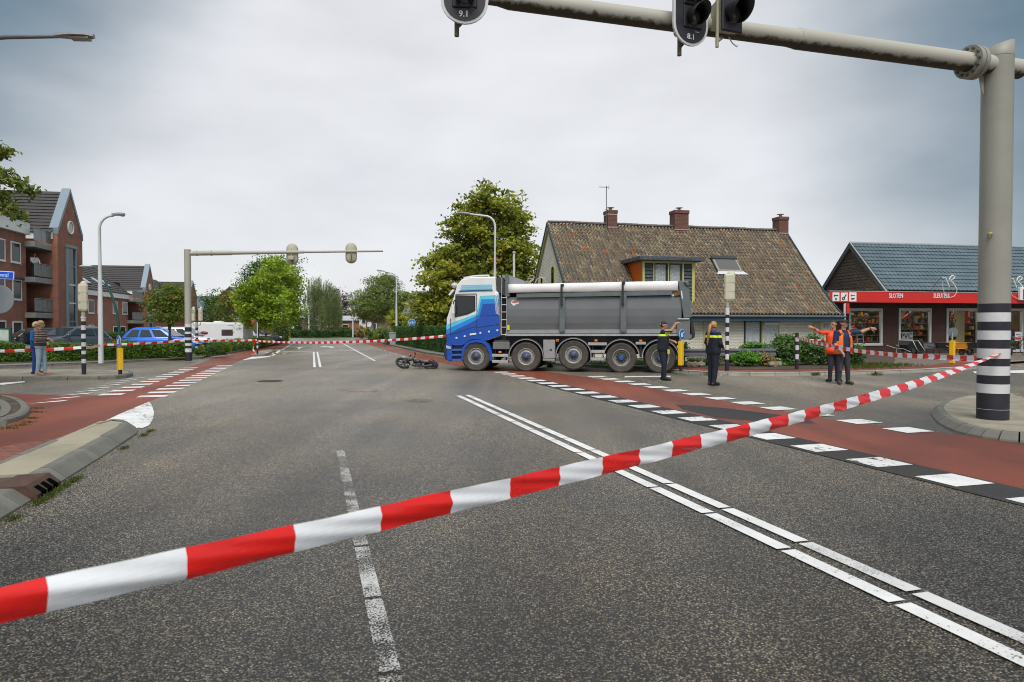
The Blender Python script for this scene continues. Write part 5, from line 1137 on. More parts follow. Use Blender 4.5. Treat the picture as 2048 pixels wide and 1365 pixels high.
for i, (x0, x1, zb_, zt_) in enumerate(wx):
    e = link('shop_window' if i < 3 else 'shop_door', None, shop, (x0, .3, zb_)); w_, h_ = x1-x0, zt_-zb_; fw = .11
    for a, b in (((-.04, -.05, -.04), (w_+.04, .1, fw)), ((-.02, -.04, h_-fw), (w_+.02, .1, h_+.02)), ((-.02, -.04, fw), (fw, .1, h_-fw)), ((w_-fw, -.04, fw), (w_+.02, .1, h_-fw))): MB().bbox(a, b, .008).build('frame', SFR, e)
    MB().box((fw, .03, fw), (w_-fw, .036, h_-fw)).build('pane', SPANE, e)
# goods in the windows
GOODS = [M('goods_%d' % i, c, .45) for i, c in enumerate(((.6, .05, .03), (.55, .38, .05), (.04, .10, .06), (.30, .12, .03), (.40, .35, .22), (.03, .03, .035), (.06, .08, .14), (.12, .08, .05)))]
random.seed(21)
for i, (x0, x1, zb_, zt_) in enumerate(wx[:3]):
    dsp = thing('window_display', ('window display with stepladder and yellow tools, left shop window', 'window display with large PVC sign, middle shop window', 'window display beside pale wall panel, right shop window')[i], 'window display', SM @ Vector((x0, .75, zb_)), SA)
    MB().box((.0, .0, .0), (x1-x0, .8, .08)).build('shelf', M('shelf_wood', (.28, .2, .12), .6), dsp)
    for k in range(34):
        a = random.uniform(.15, (x1-x0)*(.62 if i == 2 else .9)-.15); b = random.choice((.09, .3, 1., 1.3, 1.5, 1.65)); s_ = random.uniform(.06, .17)
        if i < 2 and b < .9 and a > .4: continue
        yy_ = random.uniform(-.05, .3); MB().bbox((a-s_/2, yy_, b), (a+s_/2, yy_+.15, b+s_*random.uniform(.8, 2.2)), .015).build('goods', random.choice(GOODS), dsp)
    for zz_ in (.95, 1.28): MB().box((.1, .2, zz_), ((x1-x0)*(.62 if i == 2 else .85), .5, zz_+.03)).build('rack', M('rack_dark', (.05, .04, .03), .6), dsp)
    if i == 0:
        l = MB()
        for x in (.98, 1.38): l.tube([(x, .15, .08), (x+(.03 if x < 1.2 else -.05), .3, 1.35)], .025, 6)
        for z_ in (.3, .55, .8): l.box((1.0, .17+z_*.1, z_), (1.37, .25+z_*.1, z_+.035))
        l.build('stepladder', WHITE, dsp)
    if i == 1:
        MB().bbox((.42, .03, .22), (1.32, .05, .72), .006).build('sign_board', WHITE, dsp); text_mesh('letters', 'PVC', .42, BLACK, dsp, (.9, .022, .48))
        MB().tube([(.68, .15, 1.45), (1.0, .15, 1.62), (1.12, .15, 1.7)], [.05, .08, .11], 10).build('red_hose', REDP, dsp)
    if i == 2: MB().box((.98, .12, .08), (1.72, .16, 1.95)).build('wall_panel', M('panel_cream', (.62, .52, .28), .6), dsp)
for i, (x0, x1, zb_, zt_) in enumerate(wx):
    rk = MB()
    for z_ in [.4+.36*k for k in range(7)]:
        rk.box((x0-.4, 2.5, z_-.03), (x1+.8, 2.9, z_), 8); x_ = x0-.4
        while x_ < x1+.7:
            w_ = random.uniform(.06, .22); h_ = random.uniform(.1, .3)
            if random.random() < .55: rk.box((x_, 2.5+random.uniform(0, .1), z_), (x_+w_*.9, 2.85, z_+h_), random.randrange(8))
            x_ += w_
    stuff(rk.build('shelf_goods', GOODS+[M('shelf_wood', (.28, .2, .12), .6)], shop))
# canopy and fascia
fx0, fzt = SC_(1659.5, 583); fzb = SC_(1659.5, 605)[1]
can = bevel_build(MB().box((fx0, -.98, fzb+.02), (SX1+2, .5, fzt-.08)), 'canopy', M('canopy_dark', (.03, .028, .026), .6), shop, .01)
fas = bevel_build(MB().box((fx0, -1.04, fzb), (SX1+2, -.981, fzt)), 'fascia', M('fascia_red', (.60, .02, .015), .4, var=.06, scale=.6), shop, .01)
MB().prism([(-1.0, fzt-.02), (-.98, fzb), (3., fzb-.05), (3., fzt-.3)], fx0-.06, fx0-.002, 'x').build('canopy_end', M('canopy_zinc', (.36, .37, .33), .5), shop)
MB().box((fx0-.08, -1.06, fzt), (SX1+2, .2, fzt+.03)).build('canopy_edge', M('edge_zinc', (.45, .47, .48), .5), shop)
for u0, u1, kind in ((1663.8, 1677.5, 'h'), (1680.5, 1694, 'k'), (1697, 1711.5, 'd')):
    x0, _ = SC_(u0, 594); x1, _ = SC_(u1, 594); zc = (fzt+fzb)/2; e = link('pictogram', None, fas, ((x0+x1)/2, -1.045, zc)); w_ = (x1-x0)/2
    MB().box((-w_, -.008, -w_*1.12), (w_, .003, w_*1.12)).build('plate', WHITE, e); g = MB(); a, b = -.016, -.0085
    if kind == 'h': g.prism([(-.12, .12), (-.08, .12), (-.08, .0), (-.12, .0)], a, b); g.prism([(-.08, .1), (.13, .1), (.13, .05), (-.08, .05)], a, b); g.lathe([(.035, 0), (.065, 0), (.065, .007), (.035, .007)], 12, 0, Matrix.Translation((.0, a+.007, -.11)) @ Matrix.Rotation(R(90), 4, 'X'))
    if kind == 'k': g.prism([(-.03, -.03), (.1, .15), (.14, .12), (.02, -.06)], a, b); g.lathe([(.04, 0), (.09, 0), (.09, .007), (.04, .007)], 14, 0, Matrix.Translation((-.05, a+.007, -.09)) @ Matrix.Rotation(R(90), 4, 'X'))
    if kind == 'd': g.prism([(-.12, .09), (.12, .09), (.12, .06), (-.12, .06)], a, b); g.prism([(-.11, .13), (-.08, .13), (-.08, .02), (-.11, .02)], a, b); g.prism([(-.1, -.06), (.12, -.07), (.12, -.1), (-.04, -.15), (-.1, -.12)], a, b)
    g.build('symbol', BLACK, e)
for txt, u0, u1 in (('SLOTEN', 1777, 1804.5), ('SLEUTELS', 1865.5, 1897), ('H', 1954, 1958.5)):
    x0, zc = SC_(u0, 592.5); x1, _ = SC_(u1, 592.5); h_ = .34
    o = text_mesh('letters', txt, h_, M('letter_pale', (.72, .74, .80), .4), fas, ((x0+x1)/2, -1.05, zc), ext=.012); o.scale.x = (x1-x0)/max(.01, o.dimensions.x)
bx_, bz_ = SC_(2033.5, 575); bz0 = SC_(2033.5, 601)[1]
e = thing('shop_sign_box', 'white box sign with red panel on the shop fascia at the right edge', 'sign', SM @ Vector((bx_, -1.1, bz0)), SA)
MB().bbox((0, -.12, 0), (.9, .04, bz_-bz0), .015).build('case', WHITE, e); MB().box((.17, -.135, .18), (.9, -.121, .6)).build('red_panel', REDP, e)
for z_ in (.28, .42, .54): MB().box((.26, -.142, z_), (.8, -.136, z_+.045)).build('white_bar', WHITE, e)
MB().box((.17, -.14, .06), (.8, -.121, .15)).build('dark_lettering', DARK, e)
# roof: pressed metal tiles as real steps and waves
gy = 3.0; sl = math.hypot(gy, RZ2-EZ); nr = 13; per = .26; V, Fc = [], []
nx = int(SX1/per*4)
for r_ in range(nr):
    for e_, (q, up) in enumerate(((r_*sl/nr, .0), ((r_+1.03)*sl/nr, .045), ((r_+1.03)*sl/nr, .015))):
        yy = gy-gy*q/sl; zz_ = RZ2-(RZ2-EZ)*q/sl
        for i in range(nx+1): w_ = .022*math.sin(i*math.pi/2)+up; V.append((i*per/4, yy-w_*.7, zz_+w_*.7))
for r_ in range(nr):
    for e_ in (0, 1):
        b0 = (r_*3+e_)*(nx+1)
        for i in range(nx): Fc.append((b0+i, b0+i+1, b0+nx+2+i, b0+nx+1+i))
me = bpy.data.meshes.new('roof'); me.from_pydata(V, [], Fc); me.materials.append(M('roof_teal', (.095, .14, .165), .5, .0, var=.2, scale=1.5)); rf = link('roof', me, shop)
MB().add([(0, 3, RZ2-.02), (SX1, 3, RZ2-.02), (SX1, 6.2, EZ), (0, 6.2, EZ)], [(0, 1, 2, 3)]).build('back_slope', MATS['roof_teal'], shop, False)
MB().tube([(-.1, 3, RZ2+.02), (SX1, 3, RZ2+.02)], .09, 8).build('ridge_cap', M('ridge_pale', (.30, .34, .36), .5), shop)
GSH = brick_mat('gable_shingle', (.085, .066, .052), (.065, .052, .043), (.022, .018, .015), .36, .16, 'yz', .015, .012)
MB().prism([(.05, EZ-.6), (3, RZ2-.1), (5.95, EZ-.6)], .0, .1, 'x').build('gable', GSH, shop)
nrow = 15
for k in range(nrow):
    z0 = EZ-.5+(RZ2-EZ)*k/nrow; hw = (RZ2-.12-z0)*3/(RZ2-EZ+.5)
    if hw > .1: MB().prism([(-.035, z0), (-.012, z0+.22), (.0, z0+.22), (.0, z0)], 3-hw, 3+hw, 'y').build('shingle_course', GSH, shop)
BRD = M('barge_board', (.045, .05, .06), .5)
for sg in (1, -1):
    P_ = [(3+sg*-.1*0, RZ2+.06), (3+sg*3.25, EZ-.18), (3+sg*3.25, EZ-.5), (3, RZ2-.28)]
    MB().prism(P_, -.16, -.03, 'x').build('barge_board', BRD, shop)
MB().prism([(2.95, RZ2+.09), (-.28, EZ-.2), (-.28, EZ-.26), (2.95, RZ2+.02)], -.19, -.14, 'x').build('verge_strip', M('verge_zinc', (.42, .46, .48), .45), shop)
# light-hose ornaments on the fascia
def orn(lab, du, dv):
    k = lambda x, y: (lambda q: SM @ Vector((q[0], -1.12, q[1])))(SC_(1640+x/4.55+du, 460+y/4.55+dv))
    o0 = k(1100, 560); t = thing('light_ornament', lab, 'ornament', o0)
    f = lambda *q: [k(*p)-o0 for p in q]
    MB().tube(f((990, 560), (1035, 495), (1080, 440), (1092, 434)), .018, 6).build('arm', BLACK, t)
    MB().tube(f((1092, 434), (1125, 436), (1145, 475), (1160, 522)), .028, 6).build('neck', M('hose_white', (.75, .75, .70), .3), t)
    MB().tube(f((1160, 455), (1170, 430), (1190, 415), (1212, 428), (1200, 448), (1170, 458), (1200, 490), (1226, 536)), .028, 6).build('head', M('hose_white', (.75, .75, .70)), t)
    MB().tube(f((1100, 480), (1102, 540), (1120, 590), (1165, 618), (1205, 605), (1228, 570), (1230, 536)), .014, 6).build('loop', M('hose_white', (.75, .75, .70)), t)
orn('white light-hose figure above the word SLEUTELS on the fascia', 0, 0); orn('white light-hose figure right of the thick pillar', 134.5, 2)
t = thing('light_ornament', 'pale looped light-hose behind the truck box by the farmhouse gable', 'ornament', AT(1075, 600, 33)); o0 = AT(1075, 600, 33)
MB().tube([AT(860+x/5.933, 530+y/5.933, 33)-o0 for x, y in ((1165, 210), (1215, 175), (1240, 145), (1215, 128), (1180, 135), (1160, 165), (1200, 160), (1232, 170), (1180, 215))], .022, 6).build('loop', M('hose_cream', (.55, .5, .36), .4), t)
MB().tube([AT(860+x/5.933, 530+y/5.933, 33)-o0 for x, y in ((1250, 215), (1270, 170), (1310, 152), (1360, 165), (1380, 210))], .022, 6).build('tail', M('hose_cream', (.55, .5, .36)), t)
MB().cyl((0, 0, -AT(1075, 600, 33).z+.1), (0, 0, .9), .02, n=6).build('stake', BLACK, t)
# ================================================================== BRICK APARTMENT BLOCKS on the left, far houses
RBR = brick_mat('red_brick', (.46, .17, .105), (.36, .125, .08), (.26, .18, .14), .21, .075, 'wall', .006, .010, .85, .18)
m, t_, b_, N_, LK_ = nodes('slate_roof'); MATS['slate_roof'] = m
RTM = M('dark_tile', (.055, .05, .05), .65, var=.25, scale=3)
WFR = M('white_frame', (.86, .86, .84), .5, var=.04); STL = M('blue_steel', (.20, .27, .30), .5, var=.1); BALC = M('balcony_concrete', (.30, .31, .29), .7, var=.2, dirt=.2); DWIN = glass('dark_window', (.022, .026, .034), .12); DWIN.node_tree.nodes['Principled BSDF'].inputs['Specular IOR Level'].default_value = .25
DRF = math.atan2(.981, -.193)
def window(parent, x, y, z, w_, h_, frame=None, name='window', out=-1, split=0, awn=False):
    """window in a wall facing local -y"""
    e = link(name, None, parent, (x, y, z)); fw = .09; frame = frame or WFR
    for a, b in (((0, -.06, -.05), (w_, .05, fw)), ((0, -.05, h_-fw), (w_, .05, h_)), ((0, -.05, fw), (fw, .05, h_-fw)), ((w_-fw, -.05, fw), (w_, .05, h_-fw))): MB().box(a, b).build('frame', frame, e)
    MB().box((fw, -.02, fw), (w_-fw, -.01, h_-fw)).build('pane', DWIN, e)
    for k in range(1, split+1): MB().box((w_*k/(split+1)-.035, -.045, fw), (w_*k/(split+1)+.035, .04, h_-fw)).build('mullion', frame, e)
    if awn: MB().bbox((-.1, -.2, h_), (w_+.1, .0, h_+.16), .02).build('sun_blind', M('blind_dark', (.04, .04, .045), .5), e)
    return e
def tiled_slope(parent, p00, p10, p01, p11, name='roof_slope', rows=12):
    """roof face as overlapping courses: p00-p10 along the ridge, p01-p11 along the eave"""
    p00, p10, p01, p11 = map(Vector, (p00, p10, p01, p11)); nrm = (p10-p00).cross(p01-p00).normalized()
    if nrm.z < 0: nrm = -nrm
    mb = MB()
    for r_ in range(rows):
        f0, f1 = r_/rows, (r_+1.04)/rows; a, b, c, d = p00.lerp(p01, f0), p10.lerp(p11, f0), p10.lerp(p11, f1)+nrm*.06, p00.lerp(p01, f1)+nrm*.06
        mb.add([a, b, c, d, c-nrm*.05, d-nrm*.05], [(0, 1, 2, 3), (3, 2, 4, 5)])
    return mb.build(name, RTM, parent, False)
def block(label, O, L, ze, wx0, ww, wz, za, wins, gwin, rec, storeys, wyo=-1.0, skl=(), cornice=.5, xs=-16, depth=9, dorm=None):
    t = thing('apartment_block', label, 'apartment block', (O[0], O[1], 0), DRF)
    # main wall and roof
    MB().box((xs, 0, 0), (L, .35, ze)).build('wall', RBR, t); MB().box((xs, .35, 0), (xs+.35, depth, ze)).build('wall', RBR, t)
    MB().box((L-.35, .35, 0), (L, depth, ze)).build('wall', RBR, t)
    MB().bbox((xs, -.28, ze), (L+.02, .1, ze+cornice), .02).build('cornice', WFR, t); MB().bbox((xs, -.34, ze+cornice), (L+.05, .1, ze+cornice+.13), .03).build('gutter', M('gutter_dark', (.06, .06, .065), .5), t)
    zr = ze+cornice+3.4
    tiled_slope(t, (xs, 4.2, zr), (L, 4.2, zr), (xs, -.3, ze+cornice+.1), (L, -.3, ze+cornice+.1))
    MB().prism([(-.25, ze+cornice), (4.2, zr-.06), (8.4, ze+cornice)], L-.2, L-.02, 'x').build('roof_end', M('cladding_dark', (.05, .055, .06), .5), t)
    tiled_slope(t, (xs, 4.2, zr), (L, 4.2, zr), (xs, 8.6, ze+.4), (L, 8.6, ze+.4))
    for x, z, w_, h_, aw in wins: window(t, x, 0, z, w_, h_, awn=aw)
    for x in skl:
        e = link('skylight', None, t, (x, 1.15, ze+cornice+1.15)); e.rotation_euler = (math.atan2(3.3, 4.5), 0, 0)
        MB().bbox((-.45, -.75, .0), (.45, .75, .14), .02).build('frame', STL, e); MB().box((-.36, -.66, .14), (.36, .66, .146)).build('pane', glass('skylight_pane', (.30, .38, .42), .08), e)
    # recess with balconies
    MB().box((L-.1, 2.2, 0), (wx0+.1, 2.5, ze+cornice)).build('wall', RBR, t)
    for k, zb_ in enumerate(rec):
        e = link('balcony', None, t, ((L+wx0)/2, 0, zb_)); hw = (wx0-L)/2
        MB().bbox((-hw-.25, -.65, -.38), (hw, 2.2, 0), .02).build('slab', BALC, e)
        for x0, x1 in ((-hw-.22, -hw*.35), (-hw*.30, hw*.30), (hw*.35, hw-.03)): MB().box((x0, -.63, .1), (x1, -.60, .95)).build('rail_panel', M('rail_panel', (.22, .23, .22), .6, var=.25, scale=6) if k != 2 else M('rail_panel_glass', (.12, .15, .16), .2), e)
        MB().tube([(-hw-.25, -.62, 1.0), (hw, -.62, 1.0)], .03, 6).build('handrail', STL, e)
        if k < len(rec)-0: MB().box((-hw+.1, 2.12, .05), (hw-.1, 2.19, 2.1)).build('balcony_door', DWIN, e)
    # gabled wing
    x1 = wx0+ww; xm = wx0+ww/2
    MB().prism([(wx0, 0), (x1, 0), (x1, wz), (xm, za-.12), (wx0, wz)], wyo, wyo+.35).build('gable_wall', RBR, t)
    MB().box((wx0, wyo+.35, 0), (wx0+.35, depth+4, wz)).build('wall', RBR, t); MB().box((x1-.35, wyo+.35, 0), (x1, depth+4, wz)).build('wall', RBR, t)
    MB().box((wx0-.12, wyo+.3, wz-.55), (wx0-.005, 2.1, wz-.02)).build('side_cornice', WFR, t)
    tiled_slope(t, (xm, wyo+.3, za), (xm, depth+5, za), (wx0-.2, wyo+.3, wz-.05), (wx0-.2, depth+5, wz-.05), rows=13); tiled_slope(t, (xm, wyo+.3, za), (xm, depth+5, za), (x1+.2, wyo+.3, wz-.05), (x1+.2, depth+5, wz-.05), rows=13)
    dz = .42
    for s_, xe in ((-1, wx0), (1, x1)):
        P_ = [(xm-.12*s_*-1*0, za+.35), (xm, za-.05), (xe, wz-.1), (xe+s_*.02, wz+dz)]
        MB().prism([(xm, za+.28), (xm, za-.1), (xe+s_*.03, wz-.15), (xe+s_*.03, wz+.32)], wyo-.06, wyo+.55).build('gable_coping', M('coping_blue', (.20, .27, .33), .45, var=.1), t)
    if gwin:
        rz_, rr_ = gwin[0]
        e = link('round_window', None, t, (xm, wyo, rz_)); Tm = Matrix.Rotation(R(90), 4, 'X'); MB().lathe([(rr_, -.02), (rr_, .08), (rr_*.82, .08), (rr_*.82, .0)], 28, 0, Tm).build('frame', WFR, e); MB().lathe([(.001, .03), (rr_*.83, .03)], 28, 0, Tm).build('pane', glass('round_pane', (.25, .36, .36), .06), e)
        g0, g1, gw_ = gwin[1]
        e = link('stair_glazing', None, t, (xm-gw_/2, wyo, g0)); h_ = g1-g0
        for a, b in (((-.1, -.12, 0), (.12, .05, h_)), ((gw_-.12, -.12, 0), (gw_+.1, .05, h_)), ((-.15, -.16, h_), (gw_+.15, .05, h_+.2))): MB().box(a, b).build('frame', STL, e)
        n = 5
        for k in range(n):
            za_, zb2 = h_*k/n, h_*(k+1)/n; MB().box((.12, -.03, za_+.05), (gw_-.12, -.02, zb2-.05)).build('pane', DWIN, e); MB().box((.12, -.07, zb2-.05), (gw_-.12, .0, zb2+.05)).build('transom', WFR if k in (1, 2) else STL, e)
    if dorm:
        e = link('dormer', None, t, (dorm, .6, ze+cornice+.9)); MB().prism([(0, 0), (0, 2.1), (3.6, 2.2), (2.6, 1.9)], -2.2, 2.2, 'x').build('cheeks', M('dormer_zinc', (.13, .17, .20), .5, var=.1), e); MB().bbox((-2.4, -.2, 2.1), (2.4, 3.6, 2.25), .03).build('flat_roof', M('dormer_top', (.25, .28, .30), .5), e); MB().box((-2, -.03, .6), (2, .0, 1.9)).build('pane', DWIN, e)
    return t
O1 = (-34.1, 46.6); P1 = Plane2(O1, DRF)
def pw(P, u0, v0, u1, v1, aw=False): x0, zt_ = P(u0, v0); x1, _ = P(u1, v0); zb_ = P((u0+u1)/2, v1)[1]; return (min(x0, x1), zb_, abs(x1-x0), zt_-zb_, aw)
w1 = [pw(P1, *q) for q in ((-12, 474, 9, 521), (20.5, 482, 40, 526), (-12, 552, 9, 599), (24, 558, 42, 600, True), (-12, 641, 11, 691), (24.6, 643, 43.5, 689))]
ze1 = P1(25, 462)[1]-.05; xL = P1(52.5, 560)[0]
wingx = 4.05; wm = (wingx+8.75)/2
Pw1 = Plane2(Vector((O1[0], O1[1], 0))+Vector((.981, .193, 0))*1.0, DRF)
a1 = Pw1(138, 384); f1 = Pw1(112, 458)
b1x0 = Pw1(116, 560)[0]; b1x1 = Pw1(165.5, 560)[0]
blk = block('nearest brick apartment block with steep gable, round window and balconies', O1, xL, ze1, b1x0, b1x1-b1x0, f1[1]-.2, a1[1], w1, ((Pw1(140, 456)[1], .52), (.6, Pw1(141, 497)[1], 1.5)),
      [P1(65, 629)[1]+.1, P1(65, 559)[1]+.1, P1(65, 487)[1]], 3, -1.0, (0.,), .85, dorm=-2.6)
O2 = (-45., 72.); P2 = Plane2(O2, DRF); xL2 = P2(255.5, 620)[0]
w2 = [pw(P2, *q) for q in ((176, 599, 187.5, 627), (194, 600, 203, 627), (244, 604, 254.5, 629), (225, 603, 234.5, 628), (177, 650, 188, 672), (226, 653, 236, 676), (240, 653, 251, 676), (196, 651, 205, 672))]
Pw2 = Plane2(Vector((O2[0], O2[1], 0))+Vector((.981, .193, 0))*.8, DRF)
block('middle brick apartment block with skylights and narrow gable', O2, xL2, P2(200, 584)[1]-.5, Pw2(290.5, 620)[0], Pw2(309, 620)[0]-Pw2(290.5, 620)[0], Pw2(286, 578)[1]-.1, Pw2(297.5, 532)[1], w2, ((Pw2(302, 575)[1], .4), (.5, Pw2(302, 604)[1], 1.6)),
      [P2(265, 643)[1]+.1, P2(265, 600)[1]+.1], 2, -.8, [P2(u, 575)[0] for u in (176, 190, 216, 230)], .55, xs=-6)
O3 = (-52.5, 100.); P3 = Plane2(O3, DRF); Pw3 = Plane2(Vector((O3[0], O3[1], 0))+Vector((.981, .193, 0))*.8, DRF)
block('far brick apartment block mostly hidden by the round-headed tree', O3, P3(366, 620)[0], 5.6, Pw3(378, 620)[0], Pw3(394, 620)[0]-Pw3(378, 620)[0], Pw3(380, 596)[1], Pw3(388, 565)[1], [pw(P3, *q) for q in ((312, 653, 322, 672), (328, 610, 336, 628), (348, 655, 355, 672), (356, 612, 362, 628))], None, [P3(372, 652)[1]], 2, -.8, (), .5, xs=-3)

def gable_house(name, label, O, ang, w_, d, he, hr, wall, roofm, wins=(), side='front', doors=(), over=.25):
    """ridge runs away from the viewer when side='front' (gable to us), along x when side='eave'"""
    t = thing(name, label, 'house', (O[0], O[1], 0), ang)
    if side == 'front':
        g = [(-w_/2, 0), (w_/2, 0), (w_/2, he), (0, hr), (-w_/2, he)]
        MB().prism(g, 0, .3).build('gable_wall', wall, t); MB().box((-w_/2, .3, 0), (-w_/2+.3, d, he)).build('wall', wall, t); MB().box((w_/2-.3, .3, 0), (w_/2, d, he)).build('wall', wall, t)
        for s_ in (-1, 1):
            k = over/(w_/2); P_ = [(0, hr+.02), (s_*(w_/2+over), he-(hr-he)*k+.02), (s_*(w_/2+over), he-(hr-he)*k+.2), (0, hr+.22)]
            MB().prism(P_, -over, d).build('roof_slope', roofm, t)
    else:
        MB().box((-w_/2, 0, 0), (w_/2, .3, he)).build('front_wall', wall, t)
        for s_ in (-1, 1): MB().prism([(0, 0), (d, 0), (d, he), (d/2, hr), (0, he)], s_*w_/2-(.3 if s_ > 0 else 0), s_*w_/2+(.3 if s_ < 0 else 0), 'x').build('gable_wall', wall, t)
        for s_ in (0, 1):
            P_ = [(d/2, hr+.02), (d*s_+(over if s_ else -over), he-.15), (d*s_+(over if s_ else -over), he+.05), (d/2, hr+.22)]
            MB().prism(P_, -w_/2-over, w_/2+over, 'x').build('roof_slope', roofm, t)
        c_ = MB(); c_.box((w_*.25, d/2-.35, hr-.4), (w_*.25+.7, d/2+.35, hr+.9)); c_.build('chimney', wall, t)
    for x, z, ww_, hh_ in wins: window(t, x, 0, z, ww_, hh_)
    for x, ww_, hh_ in doors: MB().box((x, -.04, .05), (x+ww_, .02, hh_)).build('door', M('door_white', (.7, .7, .7), .5), t)
    return t
RGR = M('grey_roof', (.14, .15, .16), .6, var=.2, scale=2); PBR = brick_mat('plum_brick', (.20, .09, .085), (.15, .07, .07), (.12, .09, .09), .21, .07, 'wall'); PRF = M('pale_roof', (.46, .47, .49), .6, var=.1)
WRN = M('white_render', (.68, .69, .72), .7, var=.06)
def spot(u, Y): p = AT(u, 655, Y); return (p.x, p.y)
gable_house('brick_house', 'red brick gable peeking over trees left of the maple row', spot(461, 118), R(-8), 8.5, 9, 5.2, AT(461, 576, 118).z, RBR, RGR, [(-1.3, 3., 1.1, 1.5), (.4, 3., 1.1, 1.5)])
gable_house('brick_house', 'brick house with blue-grey roof behind the caravan', spot(415, 122), R(12), 13, 8, 4.6, AT(415, 594, 124).z, RBR, M('slate_blue', (.12, .17, .20), .5, var=.15), [(-5, 3., 1.6, 1.4), (1, 3., 1.6, 1.4)], 'eave')
gable_house('far_house', 'far house with pale sloping roof left of the weeping birch', spot(586, 150), R(35), 13, 10, 2.6, AT(586, 628, 150).z, PBR, PRF, [(-4, .8, 1.6, 1.4), (1, .8, 1.6, 1.4)], 'eave')
gable_house('far_house', 'far grey-roofed bungalow just left of the weeping birch', spot(607, 135), R(18), 9, 8, 2.4, AT(607, 638, 137).z, PBR, RGR, [(-3, .7, 2., 1.3), (1, .7, 2., 1.3)], 'front')
gable_house('far_house', 'dark-roofed brick house with pale dormer behind the chestnut tree', spot(872, 80), R(-6), 7.5, 9, 3.2, AT(862, 586, 84).z, PBR, RGR, [(-3.2, .9, 1.4, 1.5), (2, .9, 1.2, 1.5)], 'eave', ((.2, 1., 2.1),))
gable_house('far_house', 'small brick house between the birch and the round bushes', spot(712, 118), R(-12), 8, 7, 2.8, AT(712, 634, 120).z, RBR, PRF, [(-2.6, .9, 1.2, 1.2)], 'eave')
t = thing('white_tower_house', 'narrow white rendered house end with tall window beyond the junction', 'house', (*spot(727, 112), 0), R(-10)); zt_ = AT(727, 628, 112).z
MB().box((-.75, 0, 0), (.75, 6, zt_)).build('wall', WRN, t); MB().box((.75, .8, 0), (3.2, 7, zt_-.3)).build('side_wing', M('grey_cladding', (.25, .26, .28), .6), t); window(t, -.25, 0, 2.2, .6, 1.7, STL); MB().bbox((-.85, -.1, zt_), (.85, 6.1, zt_+.12), .02).build('roof_edge', STL, t); MB().box((-.2, -.02, .05), (.35, .01, 1.5)).build('door', DARK, t)
t = thing('plum_house', 'dark plum brick wall of a house behind the leaning tree', 'house', (*spot(752, 100), 0), R(-12)); MB().box((-1.6, 0, 0), (2.4, 7, 2.9)).build('wall', PBR, t); MB().bbox((-1.8, -.2, 2.9), (2.6, 7.2, 3.1), .03).build('roof_edge', PRF, t); window(t, -1., 0, .8, 1.1, 1.4)
# ================================================================== TREES, HEDGES, SHRUBS
def leaves(name, P, size, tint, mat, parent=None, droop=0., aspect=.6, up=0.):
    """one leaf blade per point: a folded diamond of two quads"""
    n = len(P); P = np.asarray(P, float)
    d = RNG.normal(size=(n, 3)); d[:, 2] = d[:, 2]*.6-droop+up; d /= np.linalg.norm(d, axis=1)[:, None]+1e-9
    r = RNG.normal(size=(n, 3)); s = np.cross(d, r); s /= np.linalg.norm(s, axis=1)[:, None]+1e-9; nn = np.cross(d, s)
    L_ = (np.asarray(size)*RNG.uniform(.65, 1.3, n))[:, None]; W_ = L_*aspect
    V = np.stack([P-d*L_*.5, P+s*W_*.5+nn*L_*.12, P+d*L_*.5, P-s*W_*.5+nn*L_*.12], 1).reshape(-1, 3)
    me = bpy.data.meshes.new(name); me.vertices.add(4*n); me.vertices.foreach_set('co', V.ravel())
    idx = np.arange(4*n).reshape(n, 4); tri = np.concatenate([idx[:, [0, 1, 2]], idx[:, [0, 2, 3]]], 1).reshape(-1)
    me.loops.add(6*n); me.loops.foreach_set('vertex_index', tri.astype(np.int32)); me.polygons.add(2*n)
    me.polygons.foreach_set('loop_start', np.arange(0, 6*n, 3, dtype=np.int32)); me.update(calc_edges=True)
    a = me.attributes.new('tint', 'FLOAT', 'POINT'); a.data.foreach_set('value', np.repeat(np.clip(tint, 0, 1), 4).astype(np.float32))
    me.materials.append(mat); return link(name, me, parent)
def crown_points(ells, per, cl_r, dens=1., outer=2.4, flat=.55):
    """ells: (cx,cy,cz,rx,ry,rz,number of clumps); leaves grouped in clumps near the crown's outside"""
    P, T = [], []
    for cx, cy, cz, rx, ry, rz, k in ells:
        d = RNG.normal(size=(k, 3)); d /= np.linalg.norm(d, axis=1)[:, None]; rad = RNG.uniform(0, 1, k)**(1/outer); rad = rad*(1+RNG.normal(0, .07, k))
        c = d*rad[:, None]*np.array([rx, ry, rz])+np.array([cx, cy, cz]); m = RNG.integers(int(per*.5), int(per*1.5)+1, k); ct = RNG.normal(.45, .2, k)
        for i in range(k):
            r_ = cl_r*RNG.uniform(.6, 1.3); q = RNG.normal(size=(m[i], 3))*np.array([r_, r_, r_*flat])*.62; P.append(c[i]+q); T.append(ct[i]+RNG.normal(0, .13, m[i]))
    return np.concatenate(P), np.concatenate(T)
BARK = M('bark', (.10, .085, .065), .9, var=.35, scale=7, bump=.012, bscale=18); BARKP = M('birch_bark', (.42, .42, .40), .8, var=.5, scale=9)
def branchy(name, base, top, r, limbs, mat, parent, n=7):
    mb = MB(); b, t = Vector(base), Vector(top); mid = b.lerp(t, .5)+Vector((random.uniform(-.1, .1), random.uniform(-.1, .1), 0))
    mb.tube([b, b.lerp(mid, .5), mid, mid.lerp(t, .6), t], [r*1.25, r, r*.85, r*.6, r*.25], 10)
    for e in limbs:
        f = random.uniform(.3, .8); s_ = b.lerp(t, f); e = Vector(e); k = s_.lerp(e, .5)+Vector((0, 0, .12*(e-s_).length)); mb.tube([s_, k, e], [r*.5*(1.1-f*.6), r*.28, r*.07], 6)
    return mb.build(name, mat, parent)
